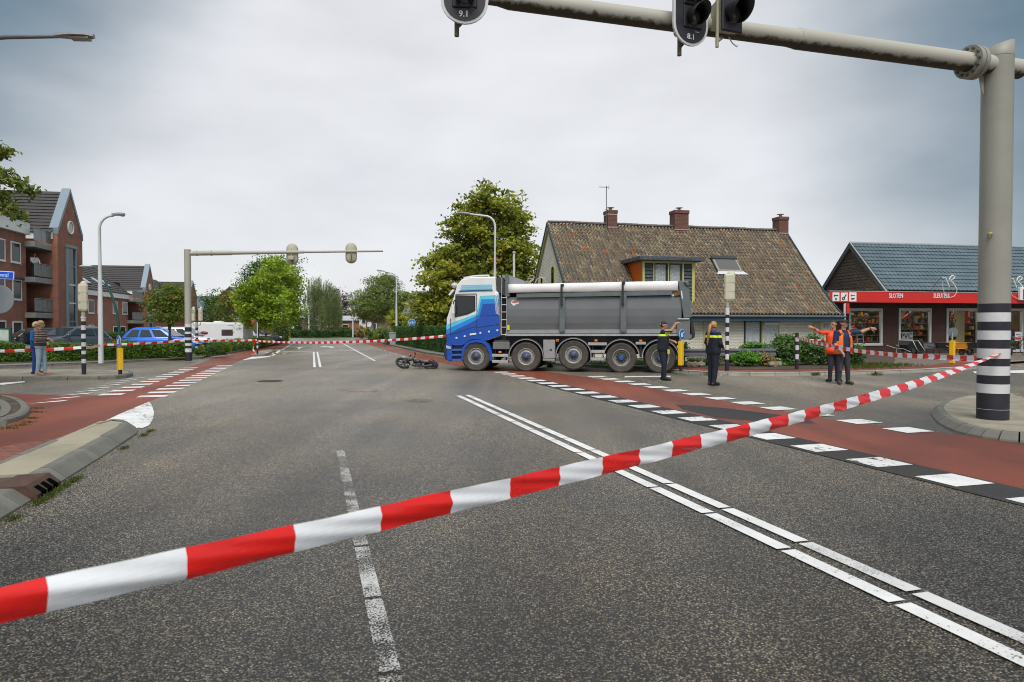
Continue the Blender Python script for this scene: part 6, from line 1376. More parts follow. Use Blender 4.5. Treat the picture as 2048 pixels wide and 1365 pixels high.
def tree(name, label, Y, base_u, ells_px, per, cl_r, leaf, mat, tr=.18, trunk_to=None, z0=0., bark=None, group=None, flat=.55, aspect=.6, droop=0., top_f=.75, depth=.85, base_du=0, outer=2.4):
    """crown given as ellipses measured in the photo (u, v, ru, rv, clumps), set at distance Y"""
    b = AT(base_u, 655, Y); t = thing(name, label, 'tree', (b.x, b.y, z0), 0, group); E_ = []; k = Y/F; limbs = []
    for u, v, ru, rv, nc in ells_px:
        c = AT(u, v, Y); oy = random.uniform(-.35, .35)*ru*k; E_.append((c.x-b.x, oy, c.z-z0, ru*k, ru*k*depth, rv*k, nc))
        for _ in range(3): limbs.append((c.x-b.x+random.uniform(-.6, .6)*ru*k, oy+random.uniform(-.5, .5)*ru*k, c.z-z0+random.uniform(-.3, .5)*rv*k))
    zt_ = max(e[2]+e[5]*.3 for e in E_); mx = sum(e[0] for e in E_)/len(E_)
    branchy('trunk', (base_du*k, 0, 0), (mx*.8, 0, zt_), tr, limbs, bark or BARK, t)
    P, T = crown_points(E_, per, cl_r, flat=flat, outer=outer); P = P[P[:, 2] > .25] if True else P
    T = T[:len(P)]
    leaves('crown', P, leaf, T, mat, t, droop, aspect); return t
LCH = leaf_mat('leaf_chestnut', (.12, .165, .026), (.52, .54, .07), (.62, .46, .10)); LMA = leaf_mat('leaf_maple', (0.106, 0.200, 0.020), (0.475, 0.620, 0.050)); LDK = leaf_mat('leaf_dark', (0.040, 0.099, 0.026), (0.131, 0.263, 0.055))
LYG = leaf_mat('leaf_young', (0.076, 0.131, 0.026), (0.263, 0.329, 0.055), (0.569, 0.263, 0.065)); LBI = leaf_mat('leaf_birch', (0.120, 0.164, 0.065), (0.372, 0.438, 0.175)); LPU = leaf_mat('leaf_purple', (0.044, 0.026, 0.035), (0.154, 0.076, 0.099))
LOL = leaf_mat('leaf_olive', (0.110, 0.164, 0.044), (0.372, 0.459, 0.131)); LHE = leaf_mat('leaf_hedge', (0.035, 0.099, 0.022), (0.110, 0.241, 0.048)); LBX = leaf_mat('leaf_box', (0.065, 0.143, 0.022), (0.263, 0.416, 0.055)); LYE = leaf_mat('leaf_yellow', (0.219, 0.306, 0.033), (0.620, 0.620, 0.065)); LSH = leaf_mat('leaf_shrub', (0.055, 0.131, 0.040), (0.219, 0.350, 0.110))
random.seed(3)
tree('chestnut_tree', 'big yellow-green chestnut tree rising behind the truck cab', 46, 965, [(985, 412, 52, 42, 60), (1028, 450, 36, 55, 44), (935, 452, 48, 45, 48), (985, 490, 75, 55, 95), (902, 512, 54, 40, 54), (1040, 540, 38, 70, 64), (950, 555, 90, 60, 125), (876, 562, 52, 35, 50), (1000, 610, 62, 45, 80), (856, 612, 34, 24, 30), (915, 620, 62, 40, 74), (905, 655, 40, 25, 30)], 46, .55, .29, LCH, .3, aspect=.55, flat=.45, droop=.25)
grp = 'maples lining the left cycle path'
tree('maple_tree', 'nearest bright green maple beside the caravan, in front of its row', 50, 516, [(520, 575, 40, 34, 44), (500, 608, 38, 34, 40), (540, 612, 38, 36, 40), (520, 640, 42, 20, 30)], 60, .5, .21, LMA, .09, group=grp, z0=.1)
tree('maple_tree', 'tallest maple of the row, its top just under the far gantry arm', 58, 545, [(552, 540, 34, 30, 40), (572, 575, 36, 42, 46), (540, 585, 40, 40, 40), (575, 622, 32, 28, 30)], 60, .52, .21, LMA, .1, group=grp, z0=.1)
tree('maple_tree', 'darker maple at the far end of the row, next to the birch', 72, 566, [(588, 560, 24, 44, 30), (590, 610, 24, 36, 30), (575, 640, 22, 18, 16)], 60, .6, .2, LDK, .11, group=grp, z0=.1)
tree('maple_tree', 'dark maple at the back left of the row with open top', 66, 533, [(505, 548, 24, 26, 22), (530, 530, 26, 24, 22), (490, 585, 18, 24, 16)], 50, .6, .18, LDK, .1, group=grp, z0=.1)
tree('young_tree', 'small round-headed tree standing in the hedge by the blue car', 33.5, 337, [(338, 588, 34, 20, 36), (318, 610, 26, 24, 30), (355, 612, 28, 26, 34), (338, 632, 34, 14, 24)], 70, .28, .11, LYG, .075, z0=.1)
grp = 'trees behind the caravan'
tree('garden_tree', 'dark green tree left of two behind the caravan', 68, 425, [(418, 605, 26, 24, 26), (428, 632, 32, 22, 28)], 55, .55, .18, LDK, .1, group=grp)
tree('garden_tree', 'reddish-tipped tree right of two behind the caravan', 64, 458, [(452, 602, 22, 22, 24), (462, 630, 30, 24, 30)], 55, .5, .17, LYG, .1, group=grp)
tree('purple_beech', 'dark purple beech behind the weeping birch', 132, 682, [(676, 600, 22, 26, 30), (688, 630, 22, 32, 34), (668, 645, 16, 18, 16)], 60, .9, .3, LPU, .2)
tree('leaning_tree', 'loose olive-green tree with pale leaning trunk right of the road', 84, 741, [(765, 572, 34, 22, 70), (735, 605, 34, 24, 74), (790, 603, 36, 28, 84), (760, 622, 40, 26, 84), (722, 622, 20, 18, 26), (805, 628, 20, 18, 34)], 70, .6, .24, LOL, .2, bark=BARKP, aspect=.45, base_du=0)
# weeping birch: hanging strands
b = AT(645, 655, 112); wb_ = thing('weeping_birch', 'tall grey-green weeping birch with hanging strands at the far junction', 'tree', (b.x, b.y, 0)); k = 112/F; Pp, Tt, limbs = [], [], []
for u, v, ru, rv, ns, le in ((640, 572, 28, 22, 200, 3.2), (660, 592, 24, 22, 260, 4.8), (628, 590, 22, 22, 110, 2.4), (650, 610, 34, 22, 330, 4.4), (672, 612, 16, 20, 180, 4.4), (620, 625, 16, 18, 90, 2.2)):
    c = AT(u, v, 112)-b
    for _ in range(ns):
        d = RNG.normal(size=3); d /= np.linalg.norm(d); s_ = np.array([c.x, c.y, c.z+CH])+d*np.array([ru*k, ru*k*.8, rv*k])*RNG.uniform(.5, 1.05); m = RNG.integers(18, 40); q = np.linspace(0, 1, m)[:, None]
        Pp.append(s_+np.concatenate([RNG.normal(0, .07, (m, 2)), -q*le*RNG.uniform(.4, 1.1)], 1)); Tt.append(RNG.normal(.45, .2)+RNG.normal(0, .12, m))
    for _ in range(3): limbs.append((c.x+random.uniform(-1.5, 1.5), random.uniform(-1, 1), c.z+CH+random.uniform(-1, 1)))
Pp = np.concatenate(Pp); Tt = np.concatenate(Tt); ok = Pp[:, 2] > .8
leaves('crown', Pp[ok], .2, Tt[ok], LBI, wb_, .7, .5)
branchy('trunk', (-.6, 0, 0), (.2, 0, 8.5), .2, limbs[:9], BARKP, wb_); branchy('trunk', (.9, .3, 0), (1.4, 0, 7.5), .16, limbs[9:], BARKP, wb_)
# overhanging oak branch from a tree outside the frame at left
b = AT(-330, 655, 17); ok_ = thing('oak_tree', 'oak branch with dark leaves hanging in from the left edge', 'tree', (b.x, b.y, 0)); Pp, Tt = [], []; br = MB()
br.tube([(0, 0, 0), (0, 0, 2.5), (.1, 0, 4.5), (.2, 0, 6.8)], [.24, .2, .16, .08], 10)
def tip(u, v): return AT(u, v, 17)-Vector((b.x, b.y, 0))
for path in (((-120, 430), (-40, 360), (5, 345), (35, 365), (62, 388)), ((-120, 430), (-60, 330), (-10, 308), (14, 300)), ((-90, 425), (-20, 405), (15, 415), (36, 432)), ((-40, 360), (-12, 380), (8, 398)), ((-100, 400), (-60, 380), (-30, 350))):
    pts = [tip(*q) for q in path]; br.tube([Vector((.12, 0, 4.5))]+pts, [.1]+[.05*(1-.8*i/len(pts)) for i in range(len(pts))], 6)
    for p_, q_ in zip(pts, pts[1:]):
        for f in (.2, .45, .7, .95):
            c = p_.lerp(q_, f)
            if (c+Vector((b.x, b.y, 0))).x < AT(-60, 400, 17).x: continue
            m = RNG.integers(24, 44); Pp.append(np.array(c)+RNG.normal(0, .12, (m, 3))*np.array([1, 1, .7])); Tt.append(RNG.normal(.4, .2)+RNG.normal(0, .15, m))
for _ in range(60):
    c = np.array(tip(random.uniform(-330, -80), random.uniform(220, 420)))+RNG.normal(0, .6, 3); m = 30; Pp.append(c+RNG.normal(0, .3, (m, 3))); Tt.append(RNG.normal(.4, .15)+RNG.normal(0, .1, m))
br.build('trunk', BARK, ok_); leaves('crown', np.concatenate(Pp), .15, np.concatenate(Tt), leaf_mat('leaf_oak', (0.065, 0.110, 0.026), (0.306, 0.350, 0.065)), ok_, .2, .55)
# hedges and shrubs
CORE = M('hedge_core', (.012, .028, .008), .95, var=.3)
def hedge(label, P, wd, h, leaf, mat, n, z0=.1, rough=.05, name='hedge', cat='hedge', round_=0., core=True, group=None, h2=None):
    """clipped hedge along the polyline P (centre line)"""
    P = [Vector(p).xy.to_3d() for p in P]; t = thing(name, label, cat, (P[0].x, P[0].y, z0), 0, group); Q = [p-P[0] for p in P]; segs = list(zip(Q, Q[1:])); ls = [(b-a).length for a, b in segs]; tot = sum(ls); pts, nn = [], 0
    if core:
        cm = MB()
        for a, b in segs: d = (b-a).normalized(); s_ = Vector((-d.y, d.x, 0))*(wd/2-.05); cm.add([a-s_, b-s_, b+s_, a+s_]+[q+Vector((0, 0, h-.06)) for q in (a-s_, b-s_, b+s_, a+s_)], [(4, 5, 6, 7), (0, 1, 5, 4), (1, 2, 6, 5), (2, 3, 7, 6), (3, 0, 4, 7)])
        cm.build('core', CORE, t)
    out_ = []
    per = tot*(2*h+wd)+2*wd*h
    for (a, b), l in zip(segs, ls):
        d = (b-a).normalized(); s_ = Vector((-d.y, d.x, 0)); k = int(n*l*(2*h+wd)/per); f = RNG.uniform(0, l, k); w_ = RNG.uniform(0, 2*h+wd, k)
        lat = np.where(w_ < h, -wd/2, np.where(w_ < h+wd, w_-h-wd/2, wd/2)); zz_ = np.where(w_ < h, w_, np.where(w_ < h+wd, h, 2*h+wd-w_))
        base = np.array(a)[None, :]+np.array(d)[None, :]*f[:, None]+np.array(s_)[None, :]*lat[:, None]; base[:, 2] = zz_; out_.append(base)
    for e, s1 in ((Q[0], segs[0]), (Q[-1], segs[-1])):
        d = (s1[1]-s1[0]).normalized(); s_ = Vector((-d.y, d.x, 0)); k = int(n*wd*h/per)+4; lat = RNG.uniform(-wd/2, wd/2, k); base = np.array(e)[None, :]+np.array(s_)[None, :]*lat[:, None]; base[:, 2] = RNG.uniform(0, h, k); out_.append(base)
    B_ = np.concatenate(out_); wob = .5+.5*np.sin(B_[:, 0]*1.9+B_[:, 1]*1.3)*np.sin(B_[:, 0]*.7+1); B_[:, 2] *= (1-round_*.5*wob); B_ += RNG.normal(0, rough, B_.shape); B_[:, 2] = np.maximum(B_[:, 2], .02)
    T = .35+.25*np.sin(B_[:, 0]*3.1+B_[:, 2]*2)*np.sin(B_[:, 1]*2.3)+RNG.normal(0, .2, len(B_))
    leaves('foliage', B_, leaf, T, mat, t); return t
def shrub(label, u, v, Y, ru, rv, mat, n, leaf, z0=.1, name='shrub', per=26, cl=.16, group=None, outer=3.2, extra=None, cat='shrub', flat=.8, droop=0, core=.72):
    c = AT(u, v, Y); k = Y/F; t = thing(name, label, cat, (c.x, c.y, z0), 0, group)
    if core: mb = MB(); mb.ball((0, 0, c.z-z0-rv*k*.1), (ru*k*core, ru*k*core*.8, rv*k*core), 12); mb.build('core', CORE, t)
    P, T = crown_points([(0, 0, c.z-z0, ru*k, ru*k*.85, rv*k, n)], per, cl, outer=outer, flat=flat); m_ = P[:, 2] > 0; leaves('foliage', P[m_], leaf, T[m_], mat, t, droop)
    if extra: P, T = crown_points([(0, -.05, c.z-z0, ru*k, ru*k*.85, rv*k, extra[1])], 8, .05, outer=6); m_ = P[:, 2] > 0; leaves('flowers', P[m_], extra[2], T[m_], extra[0], t, 0, .8)
    return t
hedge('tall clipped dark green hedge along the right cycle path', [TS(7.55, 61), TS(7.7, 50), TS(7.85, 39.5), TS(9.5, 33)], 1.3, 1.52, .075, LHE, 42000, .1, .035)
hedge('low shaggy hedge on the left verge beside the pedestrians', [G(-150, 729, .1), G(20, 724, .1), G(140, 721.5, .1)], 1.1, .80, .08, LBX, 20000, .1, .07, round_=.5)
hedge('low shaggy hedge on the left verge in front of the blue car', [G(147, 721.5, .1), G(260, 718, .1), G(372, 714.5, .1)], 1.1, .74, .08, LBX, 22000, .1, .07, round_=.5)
hedge('low hedge running along the kerb from the gantry to the maple row', [G(425, 709.5), G(470, 703), G(505, 697), G(560, 686)], 1.3, .62, .09, LBX, 16000, .1, .07, round_=.5)
hedge('dark hedge at the foot of the brick apartment blocks', [AT(-60, 655, 42), AT(120, 655, 44), AT(335, 655, 62)], 1.2, 1.0, .12, LHE, 9000, .1, .06)
hedge('tall narrow yellow-green hedge under the maples', [AT(553, 655, 70), AT(563, 655, 66)], 1.4, 2.1, .12, LYE, 3000, .1, .1, round_=.2)
for lab, us, v0, h, Y, mat, n in (('long hedge closing the far junction on its left', (560, 600, 660), 672, 1.1, 106, LHE, 5000), ('rounded hedge behind the far junction with golden tops', (640, 700), 668, 1.5, 118, LBX, 4000), ('far right hedge at the junction below the beech', (684, 722), 668, 1.2, 112, LHE, 4000), ('dark garden hedge behind the far left house', (555, 600), 664, 1.9, 125, LHE, 3000), ('low hedge in front of the leaning tree', (742, 782), 678, 1.0, 78, LBX, 4000)):
    hedge(lab, [AT(u, 655, Y) for u in us], 1.6, h, .2, mat, n, 0, .12, round_=.5)
gs = 'garden shrubs by the right cycle path'
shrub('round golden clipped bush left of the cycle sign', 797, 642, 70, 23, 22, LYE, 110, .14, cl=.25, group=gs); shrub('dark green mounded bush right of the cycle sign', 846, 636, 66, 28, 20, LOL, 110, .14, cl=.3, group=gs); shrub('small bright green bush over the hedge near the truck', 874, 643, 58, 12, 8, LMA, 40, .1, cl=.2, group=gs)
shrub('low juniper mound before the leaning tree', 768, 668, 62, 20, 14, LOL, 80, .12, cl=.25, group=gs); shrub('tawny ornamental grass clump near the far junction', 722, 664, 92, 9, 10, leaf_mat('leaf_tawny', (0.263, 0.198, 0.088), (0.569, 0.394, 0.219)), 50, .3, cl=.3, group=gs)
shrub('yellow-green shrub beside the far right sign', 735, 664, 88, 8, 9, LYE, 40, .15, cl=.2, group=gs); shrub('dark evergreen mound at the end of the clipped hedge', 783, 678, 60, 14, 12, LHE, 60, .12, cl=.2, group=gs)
gs = 'shrubs on the left verge'
for u, v, ru, rv, lab, mt_ in ((432, 700, 20, 12, 'rounded shrub right of the twin-head signal post', LSH), (408, 706, 16, 10, 'small shrub at the foot of the twin-head post', LBX), (445, 693, 16, 10, 'shrub in front of the caravan door', LBX), (184, 668, 12, 12, 'dark bush against the brick block behind the left lamp', LHE), (342, 660, 8, 18, 'slim climbing bush behind the round-headed tree', LHE)):
    shrub(lab, u, v, 36 if v > 680 else 48, ru, rv, mt_, 70, .09, cl=.16, group=gs)
gs = 'shrubs in the farmhouse garden'
FLO = leaf_mat('petal_orange', (.45, .08, .01), (.65, .18, .02)); LJU = leaf_mat('leaf_juniper', (0.065, 0.186, 0.026), (0.241, 0.525, 0.065)); LDR = leaf_mat('leaf_dry', (0.219, 0.175, 0.065), (0.525, 0.416, 0.175))
shrub('spreading bright green juniper right of the tall signal post', 1493, 718, 25.6, 26, 16, LJU, 110, .085, cl=.13, group=gs, flat=.3); shrub('flat-topped green juniper beside the farmhouse window', 1508, 694, 27.5, 24, 10, LJU, 90, .08, cl=.13, group=gs, flat=.3)
shrub('orange flowering shrub behind the policewoman', 1458, 711, 26.4, 15, 14, LSH, 60, .08, cl=.12, group=gs, extra=(FLO, 34, .07)); shrub('dark leafy shrub left of the short striped bollard', 1570, 700, 26.2, 30, 32, LSH, 170, .11, cl=.15, group=gs); shrub('large leafy shrub between the bollard and the roadworkers', 1622, 702, 26.6, 36, 30, LSH, 190, .11, cl=.15, group=gs)
shrub('dark rounded shrub behind the roadworkers', 1690, 708, 26.4, 40, 24, LHE, 180, .09, cl=.14, group=gs); shrub('dry tawny bush low in the garden bed', 1532, 722, 25.6, 16, 12, LDR, 60, .08, cl=.11, group=gs)
for i, (u, v, ru, rv, mt_, lab) in enumerate(((1100, 733, 14, 8, LSH, 'green plant low behind the second truck axle'), (1195, 733, 22, 9, LJU, 'green plant below the lifted axle of the truck'), (1285, 732, 18, 9, LJU, 'green plant behind the last two truck axles'), (1385, 728, 16, 9, LSH, 'green plant behind the yellow bollard'), (1425, 722, 14, 12, LSH, 'leafy plant low behind the policewoman'), (1365, 705, 10, 14, LSH, 'upright bush at the farmhouse corner behind the truck'), (1340, 724, 16, 8, LJU, 'low plant between truck tail and garden wall'), (1560, 730, 18, 6, LJU, 'low green plant under the bollard shrub'))):
    shrub(lab, u, v, 27 if u < 1340 else 26, ru, rv, mt_, 46, .085, cl=.12, group=gs, core=.5)
# grass tufts along kerbs and the shop verge
def tufts(name, label, spots_, hgt, n, mat):
    P = np.concatenate([np.array([s[0], s[1], s[2]])+np.stack([RNG.normal(0, s[3], n), RNG.normal(0, s[4], n), RNG.uniform(0, hgt, n)], 1) for s in spots_]); o = leaves(name, P, hgt*1.6, RNG.normal(.5, .2, len(P)), mat, None, 0, .12, 1.6); tag(o, label, None); return stuff(o)
GRS = leaf_mat('grass_blade', (.05, .09, .012), (.16, .20, .03))
sp = [(*TS(-2.36, s)[:2], .0, .02, .05) for s in (7.0, 7.15, 7.3, 7.5, 7.7, 7.9, 8.05, 6.5, 11.0, 11.4, 9.9)]+[(*G(u, v)[:2], 0, .08, .03) for u, v in ((40, 852), (55, 846), (66, 838), (74, 826), (20, 858), (76, 818))]
tufts('grass_tufts', 'green grass tufts growing along the left kerbs', sp, .03, 80, GRS)
tufts('kerb_weeds', 'weeds growing in the joints of the right kerb', [(*G(u, 751.5)[:2], .0, .12, .03) for u in (1420, 1462, 1565, 1630, 1752)], .09, 60, GRS)
tufts('garden_grass', 'grass verge between garden shrubs and shop forecourt', [(*G(u, v, .12)[:2], .12, .5, .25) for u, v in ((1740, 735), (1765, 733), (1725, 737), (1790, 732), (1750, 730))], .08, 260, GRS)

struct(sheet('hedge_bed', [G(-200, 733.5, .1), G(0, 728.5, .1), G(140, 724, .1), G(372, 717, .1), G(372, 711, .1), G(-200, 720, .1)], .108, SOIL))
# ================================================================== PARKED VEHICLES
CGLS = glass('car_glass', (.03, .045, .05), .03); TAIL = M('tail_lamp', (.45, .02, .02), .2); HEADL = M('head_lamp', (.6, .62, .64), .12)
def carpaint(name, rgb): return M(name, rgb, .25, .15, var=.03, scale=1, coat=.8)
def car(label, loc, rz, mat, kind='hatch', L_=4.2, Wd=1.76, Ht=1.48, plate=True, name='parked_car', group='parked cars on the left'):
    t = thing(name, label, 'car', loc, rz, group); h = L_/2; w = Wd/2
    # lower body: stations (x, half width, bottom, top)
    st_ = [(-h, .80, .38, .80), (-h+.12, .93, .26, .92), (-h+.8, 1., .20, .95), (-.2, 1., .19, .93), (h-1.45, 1., .19, .93), (h-.75, .98, .20, .86), (h-.25, .90, .24, .74), (h-.04, .78, .34, .60)]
    if kind == 'suv': st_ = [(a, b, c+.06, d+.12) for a, b, c, d in st_]
    rows = []
    for x, k, zb_, zt_ in st_:
        ww = w*k; rows.append([(x, -ww*.90, zb_), (x, -ww, zb_+.12), (x, -ww, (zb_+zt_)/2+.08), (x, -ww*.93, zt_-.03), (x, -ww*.80, zt_), (x, ww*.80, zt_), (x, ww*.93, zt_-.03), (x, ww, (zb_+zt_)/2+.08), (x, ww, zb_+.12), (x, ww*.90, zb_)])
    n = 10; mb = MB(); mb.add([v for r_ in rows for v in r_], [(i*n+k, i*n+(k+1) % n, (i+1)*n+(k+1) % n, (i+1)*n+k) for i in range(len(rows)-1) for k in range(n)]+[tuple(range(n)), tuple(range((len(rows)-1)*n, len(rows)*n))], 0, True)
    body = mb.build('body', mat, t); sm = body.modifiers.new('s', 'SUBSURF'); sm.levels = sm.render_levels = 1
    # greenhouse
    zb_ = .90+(.12 if kind == 'suv' else 0); zr = Ht; rx0, rx1 = (-h+.25, -h+.75) if kind != 'sedan' else (-h+.75, -h+1.3); fx0, fx1 = h-1.15, h-1.95
    def ring(x0, x1, z, k): return [(x0, -w*k, z), (x1, -w*k, z), (x1, w*k, z), (x0, w*k, z)]
    lo, mi_, hi = ring(rx0, fx0, zb_-.03, .92), ring((rx0+rx1)/2, (fx0+fx1)/2, (zb_+zr)/2, .84), ring(rx1, fx1, zr-.06, .74)
    top = ring(rx1+.15, fx1-.15, zr, .62)
    mb = MB(); mb.add(lo+mi_+hi+top, [(k*4+i, k*4+(i+1) % 4, (k+1)*4+(i+1) % 4, (k+1)*4+i) for k in range(3) for i in range(4)]+[(12, 13, 14, 15)], 0, True); cabn = bevel_build(mb, 'cabin', mat, t, .05, 2, 20)
    def gl(q, nm, off=.012):
        c = sum((Vector(p) for p in q), Vector())/len(q); nrm = (Vector(q[1])-Vector(q[0])).cross(Vector(q[2])-Vector(q[0])).normalized(); nrm = nrm if nrm.dot(c-Vector((0, 0, 1))) > 0 else -nrm
        V = [Vector(p).lerp(c, .07)+nrm*off for p in q]+[Vector(p).lerp(c, .07)-nrm*.01 for p in q]; k = len(q); MB().add(V, [tuple(range(k)), tuple(range(2*k-1, k-1, -1))]+[(i, k+i, k+(i+1) % k, (i+1) % k) for i in range(k)]).build(nm, CGLS, cabn)
    def lerp_(a, b, f): return tuple(Vector(a).lerp(Vector(b), f))
    for i0, nm in ((1, 'windscreen'), (3, 'rear_window')): gl([lerp_(lo[i0], hi[i0], .1), lerp_(lo[(i0+1) % 4], hi[(i0+1) % 4], .1), lerp_(lo[(i0+1) % 4], hi[(i0+1) % 4], .92), lerp_(lo[i0], hi[i0], .92)], nm, .045)
    for s_ in (-1, 1):
        def side(f, g):      # f along, g up
            a = Vector((rx0+(fx0-rx0)*f, s_*w*.92, zb_-.03)); b = Vector((rx1+(fx1-rx1)*f, s_*w*.74, zr-.06)); p = a.lerp(b, g); p.y += s_*.025*math.sin(g*math.pi); return tuple(p)
        for f0, f1 in ((.06, .30), (.33, .60), (.63, .93)): gl([side(f0, .12), side(f1, .12), side(f1, .9), side(f0, .9)], 'side_window', .02)
        MB().bbox((fx0-.28, s_*w-.02 if s_ > 0 else -w-.16, zb_-.02), (fx0-.12, w+.16 if s_ > 0 else -w+.02, zb_+.12), .03).build('mirror', mat, t)
        MB().bbox((h-.35, s_*w*.62-.16, .56), (h-.06, s_*w*.62+.16, .70), .04).build('headlight', HEADL, t); MB().bbox((-h-.01, s_*w*.72-.14, .66), (-h+.22, s_*w*.72+.14, .86), .03).build('taillight', TAIL if s_ > 0 else M('tail_pale', (.6, .45, .45), .2), t)
        for x in (-h+.75, h-.82):
            e = link('wheel', None, t, (x, s_*(w-.11), .315)); T = Matrix.Rotation(R(90)*s_*-1*-1, 4, 'X')
            T = Matrix.Rotation(R(90 if s_ < 0 else -90), 4, 'X')
            MB().lathe([(.20, -.1), (.29, -.1), (.315, -.07), (.315, .07), (.29, .1), (.20, .1)], 24, 0, T).build('tyre', RUBBER, e); MB().lathe([(.21, .1), (.19, .06), (.06, .09), (.001, .1)], 20, 0, T).build('rim', ALU, e)
            MB().lathe([(.36, .0), (.36, .105), (.33, .108), (.33, 0)], 24, 0, T).build('arch', M('arch_dark', (.03, .03, .032), .6), e)
    MB().bbox((h-.10, -w*.45, .30), (h+.02, w*.45, .52), .02).build('grille', BLACK, t)
    if plate: MB().bbox((h-.0, -.26, .36), (h+.035, .26, .47), .005).build('number_plate', M('plate_yellow', (.75, .48, .03), .4), t); MB().bbox((-h-.03, -.26, .5), (-h+.02, .26, .61), .005).build('number_plate', M('plate_yellow', (.75, .48, .03)), t)
    return t
def face(p, q): return math.atan2(q[1]-p[1], q[0]-p[0])
def gxy(u, Y): p = AT(u, 655, Y); return Vector((p.x, p.y, .104))
car('bright blue estate car parked behind the low hedge', gxy(325, 38.5), R(6), carpaint('car_blue', (.01, .16, .80)), 'hatch', 4.25, 1.78, 1.46)
car('dark grey-blue car facing left between pedestrian and striped post', gxy(136, 35.0), R(249), carpaint('car_grey', (.075, .09, .11)), 'suv', 4.0, 1.74, 1.52)
car('black car with yellow plate hidden behind the pedestrians', gxy(58, 36.5), R(228), carpaint('car_black', (.012, .012, .014)), 'hatch', 4.1, 1.74, 1.45)
car('white hatchback parked beyond the blue car', gxy(372, 43), R(5), carpaint('car_white', (.72, .73, .75)), 'hatch', 4.1, 1.74, 1.5)
car('dark car half hidden right of the caravan', gxy(513, 58), R(20), carpaint('car_navy', (.03, .035, .05)), 'hatch', 4.2, 1.74, 1.45)
car('small pale car beyond the hedge at the far junction', (*spot(676, 128), 0), R(92), carpaint('car_pale', (.45, .55, .68)), 'hatch', 4., 1.7, 1.5)
# caravan
cv = thing('caravan', 'white touring caravan parked behind the left verge', 'caravan', gxy(440, 50), R(4)); z = lambda v: AT(440, v, 49).z-.104
CVW = M('caravan_white', (.80, .80, .81), .35, var=.04, dirt=.05); x = lambda u: (u-440)*49/F
pr_ = [(x(384), z(690)), (x(381), z(668)), (x(385), z(652)), (x(393), z(647)), (x(400), z(645)), (x(488), z(645.5)), (x(494), z(648)), (x(497), z(656)), (x(497.5), z(692)), (x(494), z(697)), (x(392), z(697))]
bevel_build(MB().prism(pr_, -1.1, 1.1), 'body', CVW, cv, .09, 3)
def cp(a, b, m_, nm, d=.02): return MB().bbox((x(a[0]), -1.1-d, z(b[1])), (x(b[0]), -1.08, z(a[1])), .01).build(nm, m_, cv)
cp((453.5, 659.5), (475.5, 672), M('window_rim', (.05, .05, .05), .4), 'window_rim', .015); cp((454.5, 660.5), (474.5, 671), glass('caravan_glass', (.08, .05, .045), .05), 'window', .022); cp((384, 659.5), (404.5, 671), glass('caravan_glass2', (.06, .065, .07), .05), 'window', .02)
T = Matrix.Translation((x(420), -1.115, z(666))) @ Matrix.Rotation(R(90), 4, 'X') @ Matrix.Diagonal((1, .42, 1, 1)); MB().lathe([(.001, 0), (.27, 0), (.27, .012), (.001, .012)], 20, 0, T).build('badge', M('badge_red', (.30, .05, .05), .4), cv)
cp((466, 650), (477, 651.5), M('mark_grey', (.3, .32, .34), .5), 'maker_mark', .012); cp((489, 692), (496, 697), TAIL, 'tail_lamp', .03); cp((487, 656), (489, 660), M('mark_grey', (.3, .32, .34)), 'vent', .02)
cp((495.5, 655), (498, 690), M('rear_trim', (.2, .21, .22), .5), 'rear_trim', .01)
for s_ in (-1, 1):
    e = link('wheel', None, cv, (x(440), s_*.95, .32)); T = Matrix.Rotation(R(90 if s_ < 0 else -90), 4, 'X'); MB().lathe([(.2, -.1), (.3, -.1), (.32, -.06), (.32, .06), (.3, .1), (.2, .1)], 20, 0, T).build('tyre', RUBBER, e); MB().lathe([(.21, .1), (.1, .06), (.001, .08)], 16, 0, T).build('rim', ALU, e)
MB().tube([(x(384), 0, .45), (x(384)-1.1, 0, .45)], .05, 8).build('drawbar', DARK, cv)
MB().bbox((x(430), -.3, z(645)), (x(446), .3, z(642.5)), .03).build('roof_vent', CVW, cv)
t = thing('wheelie_bin', 'grey wheelie bin at the end of the clipped hedge', 'bin', (*spot(786.5, 59), .1)); MB().prism([(-.24, 0), (.24, 0), (.3, .95), (-.3, .95)], -.28, .28).build('tub', M('bin_grey', (.30, .33, .36), .5), t); MB().bbox((-.32, -.32, .95), (.32, .32, 1.03), .03).build('lid', M('bin_lid', (.36, .39, .42), .5), t)
for s_ in (-1, 1): MB().cyl((s_*.22, .3, .1), (s_*.28, .3, .1), .1, n=12).build('wheel', RUBBER, t)
# ================================================================== PEOPLE
SKIN = M('skin', (.50, .27, .18), .55, var=.08, scale=12); SKIN2 = M('skin_tan', (.46, .24, .155), .55, var=.08, scale=12)
def cloth(name, rgb): return M(name, rgb, .85, var=.22, scale=9, bump=.006, bscale=16)
def capsule(mb, a, b, ra, rb, n=14, sq=(1, 1, 1)):
    """tapered limb piece with round ends"""
    a, b = Vector(a), Vector(b); ax = b-a; l = ax.length; q = (ax if l > 1e-6 else Vector((0, 0, 1))).to_track_quat('Z', 'Y'); prof = []
    for i in range(5): t = -math.pi/2+math.pi/2*i/4; prof.append((ra*math.cos(t), ra*math.sin(t)))
    for i in range(5): t = math.pi/2*i/4; prof.append((rb*math.cos(t), l+rb*math.sin(t)))
    prof = [(max(r_, 1e-4), z_) for r_, z_ in prof]
    T = Matrix.Translation(a) @ q.to_matrix().to_4x4(); mb.lathe(prof, n, 0, T)
